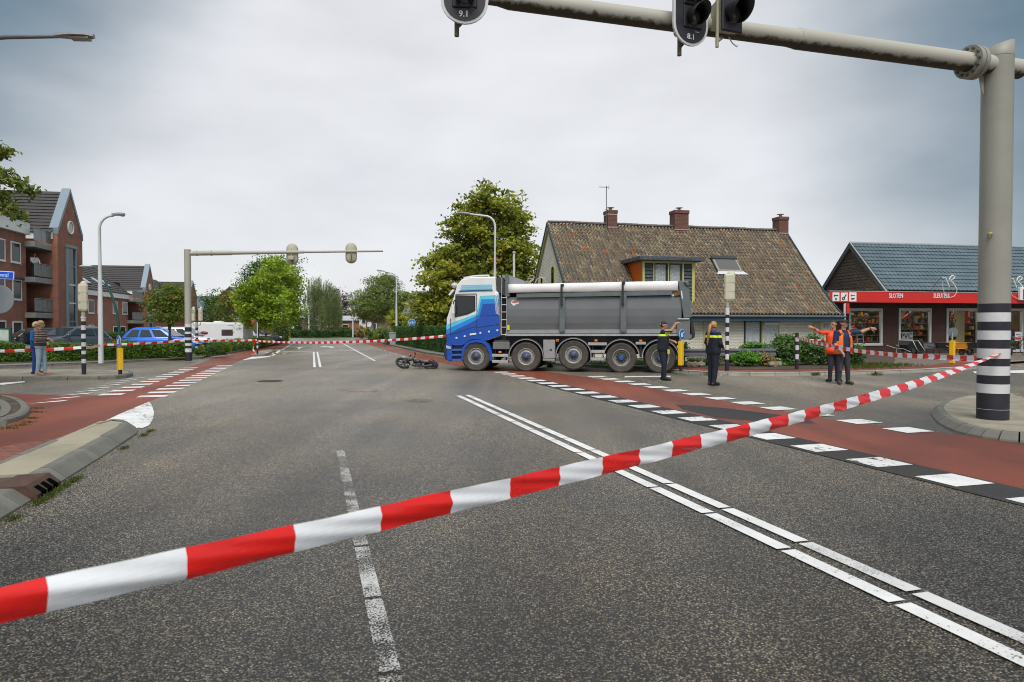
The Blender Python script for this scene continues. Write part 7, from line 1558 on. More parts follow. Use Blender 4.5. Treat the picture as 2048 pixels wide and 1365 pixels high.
def person(label, loc, rz, J, mats, regions, scale=1., extras=None, group=None):
    """J: joints (m). One skin surface: limbs are merged by voxel remeshing, then dressed face by face."""
    t = thing('person', label, 'person', loc, rz, group); t.scale = (scale,)*3
    mb = MB(); segs = []          # (a, b, ra, rb, tag)
    def S_(a, b, ra, rb, tg): segs.append((Vector(J[a] if isinstance(a, str) else a), Vector(J[b] if isinstance(b, str) else b), ra, rb, tg))
    k = J.get('bulk', 1.)
    for s_ in 'lr':
        S_('hip'+s_, 'knee'+s_, .088*k, .062*k, 'leg'); S_('knee'+s_, 'ank'+s_, .062*k, .045*k, 'leg'); S_('ank'+s_, 'toe'+s_, .048, .042, 'shoe')
        hd = Vector(J['ank'+s_])+(Vector(J['ank'+s_])-Vector(J['toe'+s_])).normalized()*.05; hd.z = .045; S_(hd, 'toe'+s_, .042, .04, 'shoe')
        S_('sh'+s_, 'el'+s_, .058*k, .046*k, 'uarm'); S_('el'+s_, 'wr'+s_, .045*k, .031*k, 'farm')
        w_ = Vector(J['wr'+s_]); d = (w_-Vector(J['el'+s_])).normalized(); d = Vector(J['hd'+s_]).normalized() if 'hd'+s_ in J else d
        sx = d.cross(Vector((0, 0, 1))); sx = (Vector((1, 0, 0)) if sx.length < .2 else sx.normalized()); up = sx.cross(d).normalized(); cl_ = J.get('curl'+s_, .5)
        if 'palm'+s_ in J: sx = Vector(J['palm'+s_]).normalized(); up = sx.cross(d).normalized()
        S_(w_, w_+d*.075, .03, .036, 'hand'); S_(w_+d*.03+sx*.018, w_+d*.085+sx*.022, .024, .02, 'hand'); S_(w_+d*.03-sx*.018, w_+d*.085-sx*.022, .024, .02, 'hand')
        for i, (o_, ln_) in enumerate(((-.033, .062), (-.011, .074), (.011, .07), (.033, .055))):
            p0 = w_+d*.085+sx*o_; p1 = p0+(d*math.cos(cl_*.7)-up*math.sin(cl_*.7))*ln_*.55; p2 = p1+(d*math.cos(cl_*1.7)-up*math.sin(cl_*1.7))*ln_*.55
            S_(p0, p1, .0115, .011, 'hand'); S_(p1, p2, .011, .0095, 'hand')
        th = w_+d*.03-sx*.03; S_(th, th+(d*.7-sx*.6-up*.3)*.05, .014, .012, 'hand'); S_(th+(d*.7-sx*.6-up*.3)*.05, th+(d*.9-sx*.55-up*.35)*.085, .012, .0105, 'hand')
    pel, che, nek = Vector(J['pelvis']), Vector(J['chest']), Vector(J['neck']); ha = (Vector(J['hipl'])-Vector(J['hipr'])).normalized(); sa = (Vector(J['shl'])-Vector(J['shr'])).normalized()
    for f in (-.5, 0, .5):
        S_(pel+ha*f*.2, pel+ha*f*.2+Vector((0, 0, .06)), .105*k, .105*k, 'pelvis'); mid = pel.lerp(che, .5)
        S_(pel+ha*f*.19+Vector((0, 0, .08)), mid+sa*f*.18, .105*k, .108*k, 'torso'); S_(mid+sa*f*.18, che+sa*f*.22, .108*k, .105*k, 'torso')
    for s_ in 'lr': S_(che+Vector((0, 0, .03)), Vector(J['sh'+s_]), .085*k, .062*k, 'torso'); S_('hip'+s_, pel, .09*k, .09*k, 'pelvis')
    S_(che+Vector((0, 0, .06)), nek, .075, .055, 'torso'); hdp = Vector(J['head']); fw = Vector(J['face']).normalized(); S_(nek, hdp-fw*.015-Vector((0, 0, .05)), .052, .052, 'neck')
    # head: skull, jaw, nose, ears
    rt = fw.cross(Vector((0, 0, 1))).normalized()
    S_(hdp-fw*.022+Vector((0, 0, .025)), hdp+fw*.018+Vector((0, 0, .02)), .085, .08, 'head'); S_(hdp+fw*.02+Vector((0, 0, .0)), hdp+fw*.045-Vector((0, 0, .075)), .07, .042, 'head')
    S_(hdp+fw*.092+Vector((0, 0, .012)), hdp+fw*.112-Vector((0, 0, .022)), .012, .017, 'head'); S_(hdp+fw*.085-Vector((0, 0, .062)), hdp+fw*.088-Vector((0, 0, .064)), .016, .016, 'head')
    for s_ in (-1, 1): S_(hdp+rt*s_*.083-fw*.012+Vector((0, 0, .012)), hdp+rt*s_*.086-fw*.012-Vector((0, 0, .025)), .018, .014, 'head')
    for a, b, ra, rb, tg in segs+[(Vector(a), Vector(b), ra, rb, tg) for a, b, ra, rb, tg in J.get('more', [])]: capsule(mb, a, b, ra, rb)
    segs += [(Vector(a), Vector(b), ra, rb, tg) for a, b, ra, rb, tg in J.get('more', [])]
    o = mb.build('tmp_body', mats[0], None); m = o.modifiers.new('r', 'REMESH'); m.mode = 'VOXEL'; m.voxel_size = .0105; sm = o.modifiers.new('s', 'SMOOTH'); sm.factor = .5; sm.iterations = 3
    me = bpy.data.meshes.new_from_object(o.evaluated_get(bpy.context.evaluated_depsgraph_get())); bpy.data.objects.remove(o); me.name = 'body'
    A = np.array([s[0] for s in segs]); B = np.array([s[1] for s in segs]); RA = np.array([s[2] for s in segs]); RB = np.array([s[3] for s in segs]); tags = [s[4] for s in segs]
    nf = len(me.polygons); C = np.empty(nf*3, np.float32); me.polygons.foreach_get('center', C); C = C.reshape(-1, 3); best = np.full(nf, 9.); bi = np.zeros(nf, int)
    for i in range(len(segs)):
        ab = B[i]-A[i]; f = np.clip(((C-A[i]) @ ab)/max(1e-9, ab @ ab), 0, 1); d = np.linalg.norm(C-(A[i]+f[:, None]*ab), axis=1)-(RA[i]+(RB[i]-RA[i])*f); u_ = d < best; best[u_] = d[u_]; bi[u_] = i
    mi = np.array([regions(tags[bi[j]], C[j]) for j in range(nf)], np.int32)
    me.materials.clear()
    for x_ in mats: me.materials.append(x_)
    me.polygons.foreach_set('material_index', mi); me.polygons.foreach_set('use_smooth', np.ones(nf, bool)); me.update()
    b_ = link('body', me, t)
    for s_ in (-1, 1):    # eyes
        e = MB(); e.ball(hdp+fw*.089+rt*s_*.032+Vector((0, 0, .018)), .0115, 8); e.build('eye', M('eye_dark', (.04, .03, .025), .3), t)
    mo = MB(); mo.ball(hdp+fw*.101-Vector((0, 0, .048)), (.022, .022, .006), 8); mo.build('mouth', M('lips', (.38, .14, .11), .5), t)
    br_ = MB()
    if extras: extras(t, J, hdp, fw, rt)
    return t
def hair_cap(t, hdp, fw, rt, mat, low=-.05, front=.045, vol=.012, name='hair'):
    """close hair: part of an ellipsoid shell that leaves the face free"""
    n, k = 28, 12; V, Fc = [], []; r = (.088+vol, .080+vol, .094+vol)
    def pt(i, j): a = 2*math.pi*i/n; b = math.pi/2*(1-j/k)-.0; b = math.pi/2-j/k*R(128); d = -fw*math.cos(a)*math.cos(b)*r[0]+rt*math.sin(a)*math.cos(b)*r[1]+Vector((0, 0, math.sin(b)*r[2])); return d
    for j in range(k+1):
        for i in range(n):
            d = pt(i, j); V.append(hdp+Vector((0, 0, .02))+d*(1+.03*math.sin(i*5+j*3)))
    for j in range(k):
        for i in range(n):
            c = sum((V[q]-hdp for q in (j*n+i, j*n+(i+1) % n, (j+1)*n+i, (j+1)*n+(i+1) % n)), Vector())/4
            if c.dot(fw) > -.005 and c.z < front: continue
            if c.z < low and c.dot(fw) > -.02: continue
            if c.z < low-.05: continue
            Fc.append((j*n+i, j*n+(i+1) % n, (j+1)*n+(i+1) % n, (j+1)*n+i))
    mb = MB(); mb.add(V, Fc, 0, True); o = mb.build(name, mat, t, False); s = o.modifiers.new('s', 'SOLIDIFY'); s.thickness = .014; s.offset = 0; return o
def stand(h=1.78, sw=.19, stance=.11, arms=None, lean=0., feet=None, foot_dir=(0, -1), face=(0, -1, 0), bulk=1., head_off=(0, 0)):
    """standing joints facing -y; arms: dict with el/wr overrides"""
    u = h/1.78; J = {'bulk': bulk, 'pelvis': (0, 0, .95*u), 'chest': (lean*.6, 0, 1.30*u), 'neck': (lean*.9, .01, 1.48*u), 'head': (lean+head_off[0], -.01+head_off[1], 1.655*u), 'face': face}
    for s_, sg in (('l', 1), ('r', -1)):
        J['hip'+s_] = (sg*.09, 0, .90*u); f = (feet or {}).get(s_, (sg*stance, 0)); J['knee'+s_] = ((sg*.09+f[0])/2, f[1]*.5-.02, .49*u); J['ank'+s_] = (f[0], f[1], .075)
        fd = (foot_dir.get(s_) if isinstance(foot_dir, dict) else foot_dir); J['toe'+s_] = (f[0]+fd[0]*.17, f[1]+fd[1]*.17, .042)
        J['sh'+s_] = (sg*sw+lean*.8, .0, 1.42*u); J['el'+s_] = (sg*(sw+.06), .03, 1.13*u); J['wr'+s_] = (sg*(sw+.05), -.06, .88*u)
    J.update(arms or {}); return J
NVY = cloth('uniform_navy', (.012, .014, .026)); SHOE = M('boot_black', (.012, .012, .013), .45); HIV = M('hi_vis_yellow', (.62, .80, .02), .6, var=.05); REFL = M('reflective_grey', (.42, .43, .45), .4)
def tube_part(t, name, pts, r, mat, n=8): return MB().tube(pts, r, n).build(name, mat, t)
def belt_kit(t, z, front=-1):
    o = MB(); o.lathe([(.165, z-.025), (.17, z-.025), (.17, z+.025), (.165, z+.025)], 24, 0, Matrix.Diagonal((1., .76, 1, 1))); o.build('belt', M('belt_black', (.01, .01, .011), .5), t)

# --- policeman: faces right, right arm raised pointing, seen from his left-back; local -y is his front
pY = 2156.7/(760-655); pl_ = G(1326, 761)
def reg_pm(tg, c):
    z = c[2]
    if tg in ('head', 'neck', 'hand', 'farm'): return 1
    if tg == 'uarm': return 2 if abs(z-1.39) < .035 else (1 if z > 1.48 else 0)
    if tg == 'torso': return 2 if 1.315 < z < 1.375 else 0
    if tg == 'shoe': return 3
    return 0
def ex_pm(t, J, hdp, fw, rt):
    hair_cap(t, hdp, fw, rt, M('hair_black', (.012, .010, .010), .6), -.06, .05, .006); belt_kit(t, .985)
    MB().bbox((.10, -.06, .80), (.20, .05, .99), .02).build('holster', M('belt_black', (.01, .01, .011)), t); MB().bbox((-.02, -.20, .78), (.05, -.13, .92), .015).build('yellow_taser', M('taser_yellow', (.75, .62, .02), .4), t)
    MB().bbox((-.15, -.13, 1.02), (.17, .135, 1.27), .05).build('vest', cloth('vest_navy', (.014, .016, .028)), t)
    MB().lathe([(.03, -.006), (.045, -.006), (.045, .006), (.03, .006)], 14, 0, Matrix.Translation((.19, .02, .93)) @ Matrix.Rotation(R(80), 4, 'Y')).build('handcuffs', REFL, t)
J = stand(1.76, .2, .12, {'shr': (-.19, .0, 1.43), 'elr': (-.12, -.28, 1.42), 'wrr': (.06, -.46, 1.60), 'hdr': (.45, -.8, .12), 'ell': (.245, -.05, 1.18), 'wrl': (.15, -.25, 1.16)}, bulk=1.28, face=(.35, -.94, -.02), feet={'l': (.12, .06), 'r': (-.10, -.10)})
J['shr'] = (-.14, -.06, 1.44); J['elr'] = (.02, -.24, 1.46); J['wrr'] = (.09, -.36, 1.69)
person('policeman in navy uniform with yellow shoulder band raising his bare arm', pl_, R(52), J, [NVY, SKIN2, HIV, SHOE], reg_pm, 1., ex_pm)

# --- policewoman with ponytail, seen from behind, turned to the right
pl_ = G(1426, 771.5)
def reg_pw(tg, c):
    if tg in ('head', 'neck', 'hand'): return 1
    if tg in ('torso', 'uarm') and 1.29 < c[2] < 1.35: return 2
    if tg == 'shoe': return 3
    return 0
def ex_pw(t, J, hdp, fw, rt):
    hm = M('hair_blond', (.42, .22, .07), .5, var=.3, scale=30); hair_cap(t, hdp, fw, rt, hm, -.07, .06, .01); b = hdp-fw*.10+Vector((0, 0, .03))
    tube_part(t, 'ponytail', [b, b-fw*.06+Vector((0, 0, .0)), b-fw*.11-Vector((0, 0, .12)), b-fw*.13-rt*.02-Vector((0, 0, .30)), b-fw*.11-rt*.05-Vector((0, 0, .46)), b-fw*.10-rt*.06-Vector((0, 0, .54))], [.03, .042, .045, .038, .026, .008], hm)
    tube_part(t, 'hair_band', [b-fw*.02, b-fw*.035], .036, BLACK); MB().lathe([(.075, 1.42), (.095, 1.50), (.085, 1.51), (.06, 1.43)], 20, 0, Matrix.Translation((0, .01, 0))).build('collar', cloth('collar_blue', (.05, .09, .2)), t)
    MB().bbox((.11, -.08, .74), (.2, .04, .95), .02).build('holster', M('belt_black', (.01, .01, .011)), t); MB().bbox((.105, -.05, .70), (.16, .0, .735), .005).build('trouser_badge', REFL, t)
J = stand(1.72, .19, .1, {'ell': (.28, -.02, 1.14), 'wrl': (.18, -.19, 1.02), 'elr': (-.27, .0, 1.13), 'wrr': (-.17, -.17, 1.04)}, bulk=1.27, face=(.25, -.95, 0), feet={'l': (.1, .0), 'r': (-.08, .05)}, foot_dir={'l': (.2, -.98), 'r': (0, -1)})
person('policewoman with long blond ponytail standing right of the truck tail', pl_, R(118), J, [NVY, SKIN, HIV, SHOE], reg_pw, 1.01, ex_pw)

# --- roadworker in front: dark shirt, orange vest, cap, his left arm stretched to the right
OVT = M('hi_vis_orange', (.90, .17, .012), .6, var=.08, scale=6); TRO = cloth('work_trousers', (.035, .034, .045)); BSH = cloth('blue_shirt', (.012, .03, .085)); BROWNS = M('work_boot', (.06, .05, .035), .7)
def reg_rw(tg, c):
    if tg in ('head', 'neck', 'hand', 'farm'): return 1
    if tg == 'uarm': return 2
    if tg == 'torso': return 2
    if tg == 'shoe': return 3
    return 0
def vest(t, J, k=1.):
    """open safety vest: shell round the torso, front left open, with two reflective bands"""
    V, Fc, m_ = [], [], []; zs = [.84, .94, .97, 1.05, 1.08, 1.2, 1.32, 1.42]; n = 22
    for z in zs:
        wx_, wy = (.225*k, .165*k) if z < 1.3 else (.215*k, .15*k) if z < 1.4 else (.15*k, .12*k)
        for i in range(n+1): a = R(-90+26)+R(360-52)*i/n; V.append((wx_*math.cos(a), wy*math.sin(a)+.005, z))
    for j in range(len(zs)-1):
        for i in range(n):
            a = R(-64)+R(308)*(i+.5)/n
            if zs[j] >= 1.2 and abs(math.cos(a)) > .86: continue          # arm holes
            Fc.append((j*(n+1)+i, j*(n+1)+i+1, (j+1)*(n+1)+i+1, (j+1)*(n+1)+i)); m_.append(1 if j in (1, 3) else 0)
    mb = MB(); mb.v = V; mb.f = Fc; mb.m = m_; mb.sm = [True]*len(Fc)
    for sg in (-1, 1):
        o = len(mb.v); mb.v += [(sg*.10, -.135, 1.40), (sg*.165, -.11, 1.40), (sg*.16, -.02, 1.49), (sg*.085, -.03, 1.505), (sg*.16, .08, 1.44), (sg*.085, .09, 1.45)]; mb.f += [(o, o+1, o+2, o+3), (o+3, o+2, o+4, o+5)]; mb.m += [0, 0]; mb.sm += [True, True]
    ob = mb.build('safety_vest', [OVT, REFL], t, False); s = ob.modifiers.new('s', 'SOLIDIFY'); s.thickness = .012; return ob
def ex_rw(t, J, hdp, fw, rt):
    hair_cap(t, hdp, fw, rt, M('hair_brown', (.05, .035, .025), .6), -.03, .05, .002); vest(t, J, 1.12)
    cp_ = MB(); T = Matrix.Translation(hdp+Vector((0, 0, .055))); cp_.lathe([(.098, -.01), (.098, .02), (.084, .05), (.045, .066), (.001, .07)], 20, 0, T); cp_.build('cap', M('cap_dark', (.02, .02, .028), .7), t)
    pk = MB(); a = hdp+Vector((0, 0, .05)); pk.add([a+rt*.075+fw*.07, a-rt*.075+fw*.07, a-rt*.055+fw*.175-Vector((0, 0, .012)), a+rt*.055+fw*.175-Vector((0, 0, .012))]+[v+Vector((0, 0, .012)) for v in (a+rt*.075+fw*.07, a-rt*.075+fw*.07, a-rt*.055+fw*.175-Vector((0, 0, .012)), a+rt*.055+fw*.175-Vector((0, 0, .012)))], [(0, 1, 2, 3), (7, 6, 5, 4), (0, 4, 5, 1), (1, 5, 6, 2), (2, 6, 7, 3), (3, 7, 4, 0)]); pk.build('cap_peak', M('cap_dark', (.02, .02, .028)), t)
    MB().box((.07, -.172, 1.30), (.13, -.165, 1.325)).build('chest_print', M('print_pale', (.45, .5, .6), .5), t); w_ = Vector(J['wrl']); MB().lathe([(.034, -.012), (.04, -.012), (.04, .012), (.034, .012)], 14, 0, Matrix.Translation(w_-Vector((.02, 0, 0))) @ Matrix.Rotation(R(82), 4, 'Y')).build('wristwatch', BLACK, t)
    for sg in (-1, 1): MB().bbox((sg*.13-.035, -.10, .36), (sg*.13+.035, -.06, .56), .02).build('knee_pad', cloth('knee_patch', (.06, .058, .07)), t)
J = stand(1.80, .215, .13, {'ell': (.48, -.04, 1.44), 'wrl': (.73, -.10, 1.55), 'hdl': (1, -.15, -.12), 'palml': (0, 0, 1), 'curll': .35, 'elr': (-.275, .0, 1.13), 'wrr': (-.16, -.17, .90)}, bulk=1.2, face=(.55, -.83, -.02), feet={'l': (.135, -.02), 'r': (-.13, .0)}, foot_dir={'l': (.1, -1), 'r': (-.35, -.93)})
person('roadworker in open orange vest and dark cap stretching his arm right', G(1686, 769), R(8), J, [TRO, SKIN2, BSH, BROWNS], reg_rw, 1., ex_rw)

# --- roadworker behind: full orange jacket, pointing left with his right arm
def reg_r2(tg, c):
    if tg in ('head', 'neck', 'hand'): return 1
    if tg in ('uarm', 'farm'):
        return 3 if abs(c[0]+.56) < .025 else 2
    if tg == 'torso': return 4 if abs(c[0]-.06) < .09 and c[1] < -.06 else (3 if 1.0 < c[2] < 1.04 else 2)
    if tg == 'shoe': return 5
    return 0
def ex_r2(t, J, hdp, fw, rt):
    hair_cap(t, hdp, fw, rt, M('hair_dark', (.03, .02, .016), .6), -.03, .055, .008); g = MB()
    for s_ in (-1, 1): g.lathe([(.022, -.002), (.026, -.002), (.026, .002), (.022, .002)], 12, 0, Matrix.Translation(hdp+fw*.104+rt*s_*.032+Vector((0, 0, .018))) @ fw.to_track_quat('Z', 'Y').to_matrix().to_4x4())
    g.build('glasses', BLACK, t); MB().lathe([(.22, .80), (.235, .80), (.225, 1.0), (.21, 1.0)], 22, 0, Matrix.Diagonal((1., .78, 1, 1))).build('jacket_hem', OVJ, t)
OVJ = M('jacket_orange', (.85, .075, .012), .65, var=.1, scale=6)
J = stand(1.79, .2, .12, {'elr': (-.42, -.10, 1.42), 'wrr': (-.66, -.16, 1.55), 'hdr': (-1, -.1, .35), 'palmr': (0, 0, 1), 'curlr': .25, 'ell': (.25, .02, 1.13), 'wrl': (.2, -.1, .9)}, bulk=1.15, face=(-.85, -.5, -.05), feet={'l': (.12, .03), 'r': (-.13, -.05)}, foot_dir={'l': (.2, -1), 'r': (-.8, -.6)}, head_off=(-.02, 0))
person('roadworker in red-orange jacket and glasses pointing left, behind his colleague', G(1667, 763.5), R(0), J, [TRO, SKIN, OVJ, REFL, BSH, SHOE], reg_r2, 1.0, ex_r2)

# --- pedestrians on the left island
STP = [cloth('stripe_brown', (.05, .032, .028)), cloth('stripe_pale', (.34, .26, .22))]; JEAN = cloth('light_jeans', (.30, .42, .50)); DJEAN = cloth('dark_jeans', (.02, .05, .22))
def reg_p1(tg, c):
    if tg in ('head', 'neck', 'hand'): return 1
    if tg in ('torso', 'uarm', 'farm') : return 2 if (c[2]*14) % 1 < .62 else 3
    if tg == 'pelvis' and c[2] > .93: return 2
    if tg == 'shoe': return 4 if c[2] > .03 else 5
    return 0
def ex_p1(t, J, hdp, fw, rt): hair_cap(t, hdp, fw, rt, M('hair_fair', (.40, .27, .12), .6, var=.3, scale=25), -.075, .05, .016); b = MB(); b.ball(hdp+fw*.055-Vector((0, 0, .075)), (.05, .05, .04), 10); b.build('beard', M('beard_fair', (.28, .15, .07), .7), t)
J = stand(1.74, .19, .1, {'ell': (.24, -.03, 1.14), 'wrl': (.10, -.23, 1.12), 'elr': (-.24, -.03, 1.14), 'wrr': (-.10, -.24, 1.16), 'curll': 1.2, 'curlr': 1.2}, bulk=1.1, face=(.15, -1, -.02), feet={'l': (.1, -.06), 'r': (-.09, .06)})
person('pedestrian in striped jumper and light jeans standing on the left island', G(82, 751, .125), R(93), J, [JEAN, SKIN, STP[0], STP[1], M('red_shoe', (.42, .13, .10), .6), M('sole_white', (.65, .63, .58), .6)], reg_p1, .95, ex_p1)
def reg_p2(tg, c):
    if tg in ('head', 'neck', 'hand'): return 1
    if tg in ('torso', 'uarm', 'farm'): return 2
    if tg == 'shoe': return 3
    return 0
def ex_p2(t, J, hdp, fw, rt):
    hair_cap(t, hdp, fw, rt, M('hair_pale', (.45, .38, .22), .6, var=.3, scale=25), -.1, .05, .02); o = MB().bbox((-.16, .13, .98), (.16, .36, 1.42), .07); o.build('backpack', cloth('pack_black', (.012, .012, .018)), t); MB().bbox((-.1, .1, .82), (.1, .3, .95), .03).build('bag_pouch', cloth('pouch_pale', (.35, .36, .33)), t)
J = stand(1.72, .19, .1, {'ell': (.24, .0, 1.14), 'wrl': (.16, -.2, 1.05), 'elr': (-.24, 0, 1.14), 'wrr': (-.16, -.2, 1.05)}, bulk=1.08, face=(.1, -1, 0), feet={'l': (.08, -.02), 'r': (-.08, .04)})
person('pedestrian in blue top with black backpack, mostly hidden behind the striped jumper', G(73, 748.5, .125), R(95), J, [DJEAN, SKIN, cloth('blue_top', (.015, .12, .38)), SHOE], reg_p2, .94, ex_p2)
# --- man on the balcony
P_ = (Vector((O1[0], O1[1], 0))+Vector((-.193, .981, 0))*(P1(61, 530)[0])+Vector((-.981, -.193, 0))*(-.25)); P_.z = P1(65, 559)[1]+.1
J = stand(1.76, .2, .1, {'ell': (.27, -.12, 1.18), 'wrl': (.2, -.33, 1.06), 'elr': (-.27, -.12, 1.18), 'wrr': (-.2, -.33, 1.06)}, bulk=1.2, face=(0, -1, -.1))
def ex_b(t, J, hdp, fw, rt): hair_cap(t, hdp, fw, rt, M('hair_brown', (.05, .035, .025)), -.03, .06, .004)
person('man in white shirt leaning on the upper balcony of the brick block', P_, R(58), J, [cloth('shorts_dark', (.05, .05, .06)), SKIN2, cloth('white_shirt', (.62, .62, .64)), SHOE], reg_p2, 1., ex_b)
# ================================================================== SMALL THINGS: rail, barrows, bicycle, shop signs
gr = thing('guard_rail', 'low grey steel guard rail in front of the farmhouse garden', 'guard rail', (*spot(1350, 25.6), .1), R(3)); zr_ = AT(1400, 706, 25.6).z-.1; gx1 = AT(1556, 700, 25.6).x-spot(1350, 25.6)[0]
gp_ = [(0, .0), (-.05, .03), (-.05, .09), (.0, .13), (0, .17), (-.05, .21), (-.05, .27), (0, .30), (.012, .30), (.012, 0)]
MB().prism([(y, zr_-.15+z) for y, z in gp_], 0, gx1, 'x').build('beam', M('rail_steel', (.16, .175, .19), .45, .4, var=.15), gr)
for k in range(4): MB().box((.2+k*gx1/3.6, .02, 0), (.32+k*gx1/3.6, .12, zr_+.1)).build('post', M('rail_post', (.09, .09, .095), .6), gr)
b = spot(1372, 28.5); t = thing('white_post', 'small white marker post behind the yellow bollard', 'post', (*b, .1)); z0 = AT(1372, 690, 28.5).z-.1; MB().cyl((0, 0, 0), (0, 0, z0), .06, n=10).build('shaft', WHITE, t); MB().cyl((0, 0, z0), (0, 0, z0+.12), .075, .05, 10).build('top', BLACK, t)
random.seed(8); STN = M('garden_stone', (.22, .18, .13), .9, var=.4, scale=6, bump=.02, bscale=8)
for i, (u, lab) in enumerate(((1378, 'leftmost brown boulder under the guard rail'), (1391, 'second brown boulder under the guard rail'), (1403, 'third brown boulder under the guard rail'), (1545, 'pale stone beside the dry bush'), (1556, 'dark stone below the leafy shrub'))):
    bm = bmesh.new(); bmesh.ops.create_icosphere(bm, subdivisions=2, radius=.17)
    for v in bm.verts: v.co *= random.uniform(.85, 1.12); v.co.z *= .8
    me = bpy.data.meshes.new('garden_stone'); bm.to_mesh(me); bm.free(); me.materials.append(STN); o = link('garden_stone', me, None, (*spot(u, 25.2)[:2], .19)); o.rotation_euler = (0, 0, i); tag(o, lab, 'stone', 'stones under the guard rail')
# wheelbarrows before the shop
def barrow(label, u, v, col, tray_col, rz, tip=0., Y=36.2):
    p = AT(u, 655, Y); t = thing('wheelbarrow', label, 'wheelbarrow', (p.x, p.y, .106), SA+rz, 'wheelbarrows outside the shop')
    lo, hi = [(-.32, -.2), (.30, -.2), (.30, .2), (-.32, .2)], [(-.48, -.31), (.52, -.31), (.52, .31), (-.48, .31)]
    T = Matrix.Translation((0, 0, .36)) @ Matrix.Rotation(tip, 4, 'X'); V = [(x, y, 0) for x, y in lo]+[(x, y, .28) for x, y in hi]+[(x*.96, y*.95, .275) for x, y in hi]+[(x*.95, y*.93, .02) for x, y in lo]
    MB().add(V, [(0, 3, 2, 1)]+[(i, (i+1) % 4, 4+(i+1) % 4, 4+i) for i in range(4)]+[(4+i, 4+(i+1) % 4, 8+(i+1) % 4, 8+i) for i in range(4)]+[(8+i, 8+(i+1) % 4, 12+(i+1) % 4, 12+i) for i in range(4)]+[(12, 13, 14, 15)], 0, False, T).build('tray', tray_col, t)
    r_ = MB(); r_.tube([T @ Vector((*q, .285)) for q in hi+[hi[0]]], .018, 6); r_.build('tray_rim', col, t)
    T2 = Matrix.Translation((-.55, 0, .18)) @ Matrix.Rotation(R(90), 4, 'X'); MB().lathe([(.09, -.04), (.15, -.05), (.18, -.03), (.18, .03), (.15, .05), (.09, .04)], 18, 0, T2).build('wheel', RUBBER, t)
    f_ = MB()
    for s_ in (-1, 1): f_.tube([(-.55, s_*.07, .18), (-.2, s_*.2, .33), (.35, s_*.26, .36), (.95, s_*.28, .5)], .018, 6); f_.tube([(.25, s_*.25, .35), (.3, s_*.25, .0), (.12, s_*.24, .0)], .016, 6)
    f_.build('frame', col, t); return t
GALV = M('barrow_galvanised', (.30, .34, .37), .45, .5, var=.2); BKT = M('barrow_black', (.018, .02, .022), .5); GRN = M('barrow_dark_green', (.02, .04, .03), .5); OGT = M('barrow_yellow', (.72, .30, .02), .5); SIL = M('barrow_silver', (.6, .61, .62), .35, .5)
barrow('black tipped-up wheelbarrow with silver rim, leftmost at the shop', 1809, 700, SIL, BKT, R(90), R(62)); barrow('dark tipped-up wheelbarrow with silver rim, second from left', 1826, 700, SIL, GRN, R(70), R(58), 36.4); barrow('galvanised grey wheelbarrow in the middle of the row', 1853, 702, M('barrow_frame', (.05, .05, .055), .5), GALV, R(4))
barrow('black wheelbarrow left of the yellow bollard', 1884, 702, BKT, BKT, R(170)); barrow('orange-yellow wheelbarrow behind the yellow bollard', 1920, 702, OGT, OGT, R(172)); barrow('black wheelbarrow next to the thick pillar', 1944, 702, BKT, BKT, R(-6))
# bicycle by the shop door
p = AT(2032, 655, 35.5); bk = thing('bicycle', 'dark bicycle leaning by the shop door at the right edge', 'bicycle', (p.x, p.y, .106), R(-8)); bk.rotation_euler = (R(-6), 0, R(-8))
for x in (-.52, .55):
    e = link('wheel', None, bk, (x, 0, .34)); T = Matrix.Rotation(R(90), 4, 'X'); MB().lathe([(.315, -.018), (.34, -.012), (.34, .012), (.315, .018), (.31, 0), (.315, -.018)], 28, 0, T).build('tyre', RUBBER, e); s_ = MB()
    for k in range(14): a = 2*math.pi*k/14; s_.tube([(0, 0, 0), (.31*math.cos(a), 0, .31*math.sin(a))], .003, 4, caps=False)
    s_.cyl((0, -.04, 0), (0, .04, 0), .02, n=8); s_.build('spokes', STEEL, e)
f_ = MB(); BB, SE, HEd = (.0, 0, .3), (-.2, 0, .85), (.4, 0, .88)
for a, b in ((BB, SE), (BB, HEd), ((-.17, 0, .72), (.38, 0, .80)), ((-.52, 0, .34), BB), ((-.52, 0, .34), (-.17, 0, .72)), ((.55, 0, .34), (.38, 0, .95))): f_.tube([a, b], .017, 8)
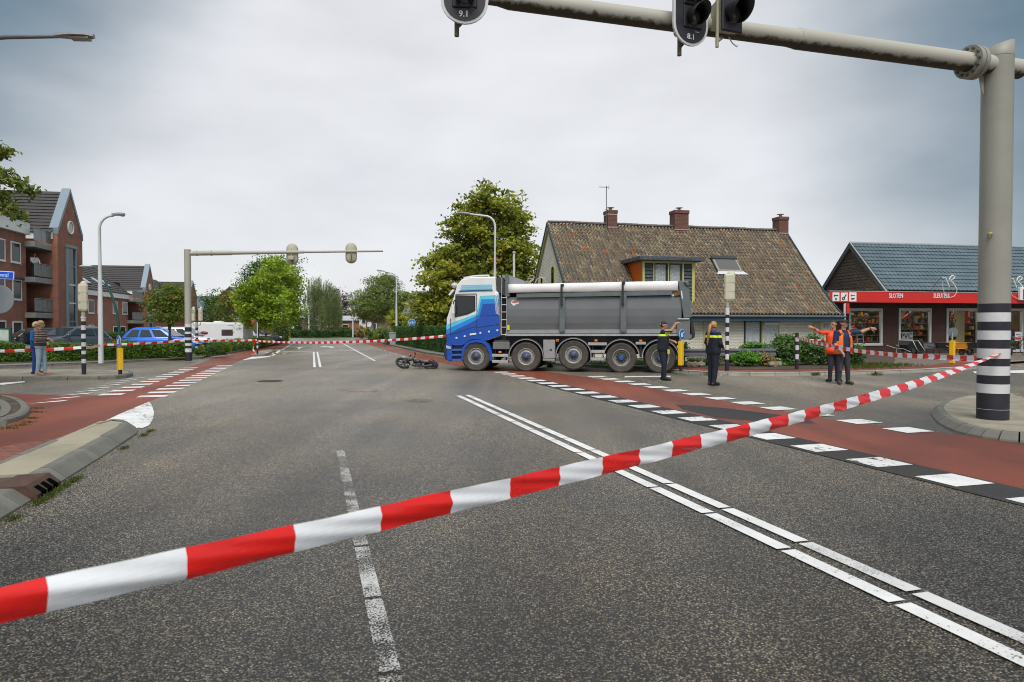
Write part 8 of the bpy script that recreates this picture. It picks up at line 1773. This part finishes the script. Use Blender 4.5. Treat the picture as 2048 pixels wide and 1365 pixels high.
f_.build('frame', BLACK, bk); MB().tube([(.30, -.28, 1.0), (.40, -.15, 1.04), (.38, 0, 1.0), (.40, .15, 1.04), (.30, .28, 1.0)], .014, 8).build('handlebar', STEEL, bk)
mb = MB(); mb.ball((-.22, 0, .90), (.14, .08, .04), 12); mb.build('saddle', BLACK, bk); MB().tube([(0, -.12, .16), (0, 0, .3), (0, .12, .44)], .014, 6).build('crank', STEEL, bk)
for s_ in (-1, 1): MB().bbox((-.78, s_*.1-.07, .42), (-.36, s_*.1+.07, .74), .04).build('pannier', M('pannier_dark', (.025, .022, .035), .7), bk)
# signs near the shop
p = AT(1690, 655, 34.5); t = thing('banner_pole', 'thin pole with red banner edge-on above the roadworkers', 'sign', (p.x, p.y, .1)); z = lambda v: AT(1690, v, 34.5).z-.1
MB().cyl((0, 0, 0), (0, 0, z(607)), .03, n=10).build('pole', BANDW, t); MB().bbox((.03, -.12, z(628)), (.16, .12, z(607.5)), .01).build('banner', REDP, t); MB().bbox((-.075, -.05, z(628)), (-.03, .05, z(608)), .01).build('frame', PALEGREY, t)
x0, zt_ = SF(2028, 664); x1, zb_ = SF(2041, 682); t = thing('poster', 'small white and red poster on the shop door', 'poster', SM @ Vector((x0, .24, zb_)), SA); MB().box((0, 0, 0), (x1-x0, .012, zt_-zb_)).build('sheet', WHITE, t); MB().box((.02, -.006, .06), (x1-x0-.02, -.001, (zt_-zb_)*.38)).build('red_band', REDP, t); MB().box((.07, -.006, (zt_-zb_)*.62), (x1-x0-.07, -.001, (zt_-zb_)*.74)).build('print', M('print_blue', (.15, .2, .3), .5), t)
p = AT(2018, 655, 36.2); t = thing('flower_tub', 'purple flowers in a tub beside the shop door', 'plant', (p.x, p.y, .106)); MB().lathe([(.001, 0), (.16, 0), (.2, .4), (.18, .4), (.15, .05)], 16).build('tub', M('tub_dark', (.03, .03, .035), .6), t)
P, T_ = crown_points([(0, 0, .75, .28, .28, .45, 26)], 24, .12); leaves('leaves', P, .09, T_, LSH, t); P, T_ = crown_points([(0, 0, .85, .26, .26, .42, 16)], 10, .07); leaves('flowers', P, .08, T_, leaf_mat('petal_purple', (.10, .05, .35), (.25, .15, .6)), t)
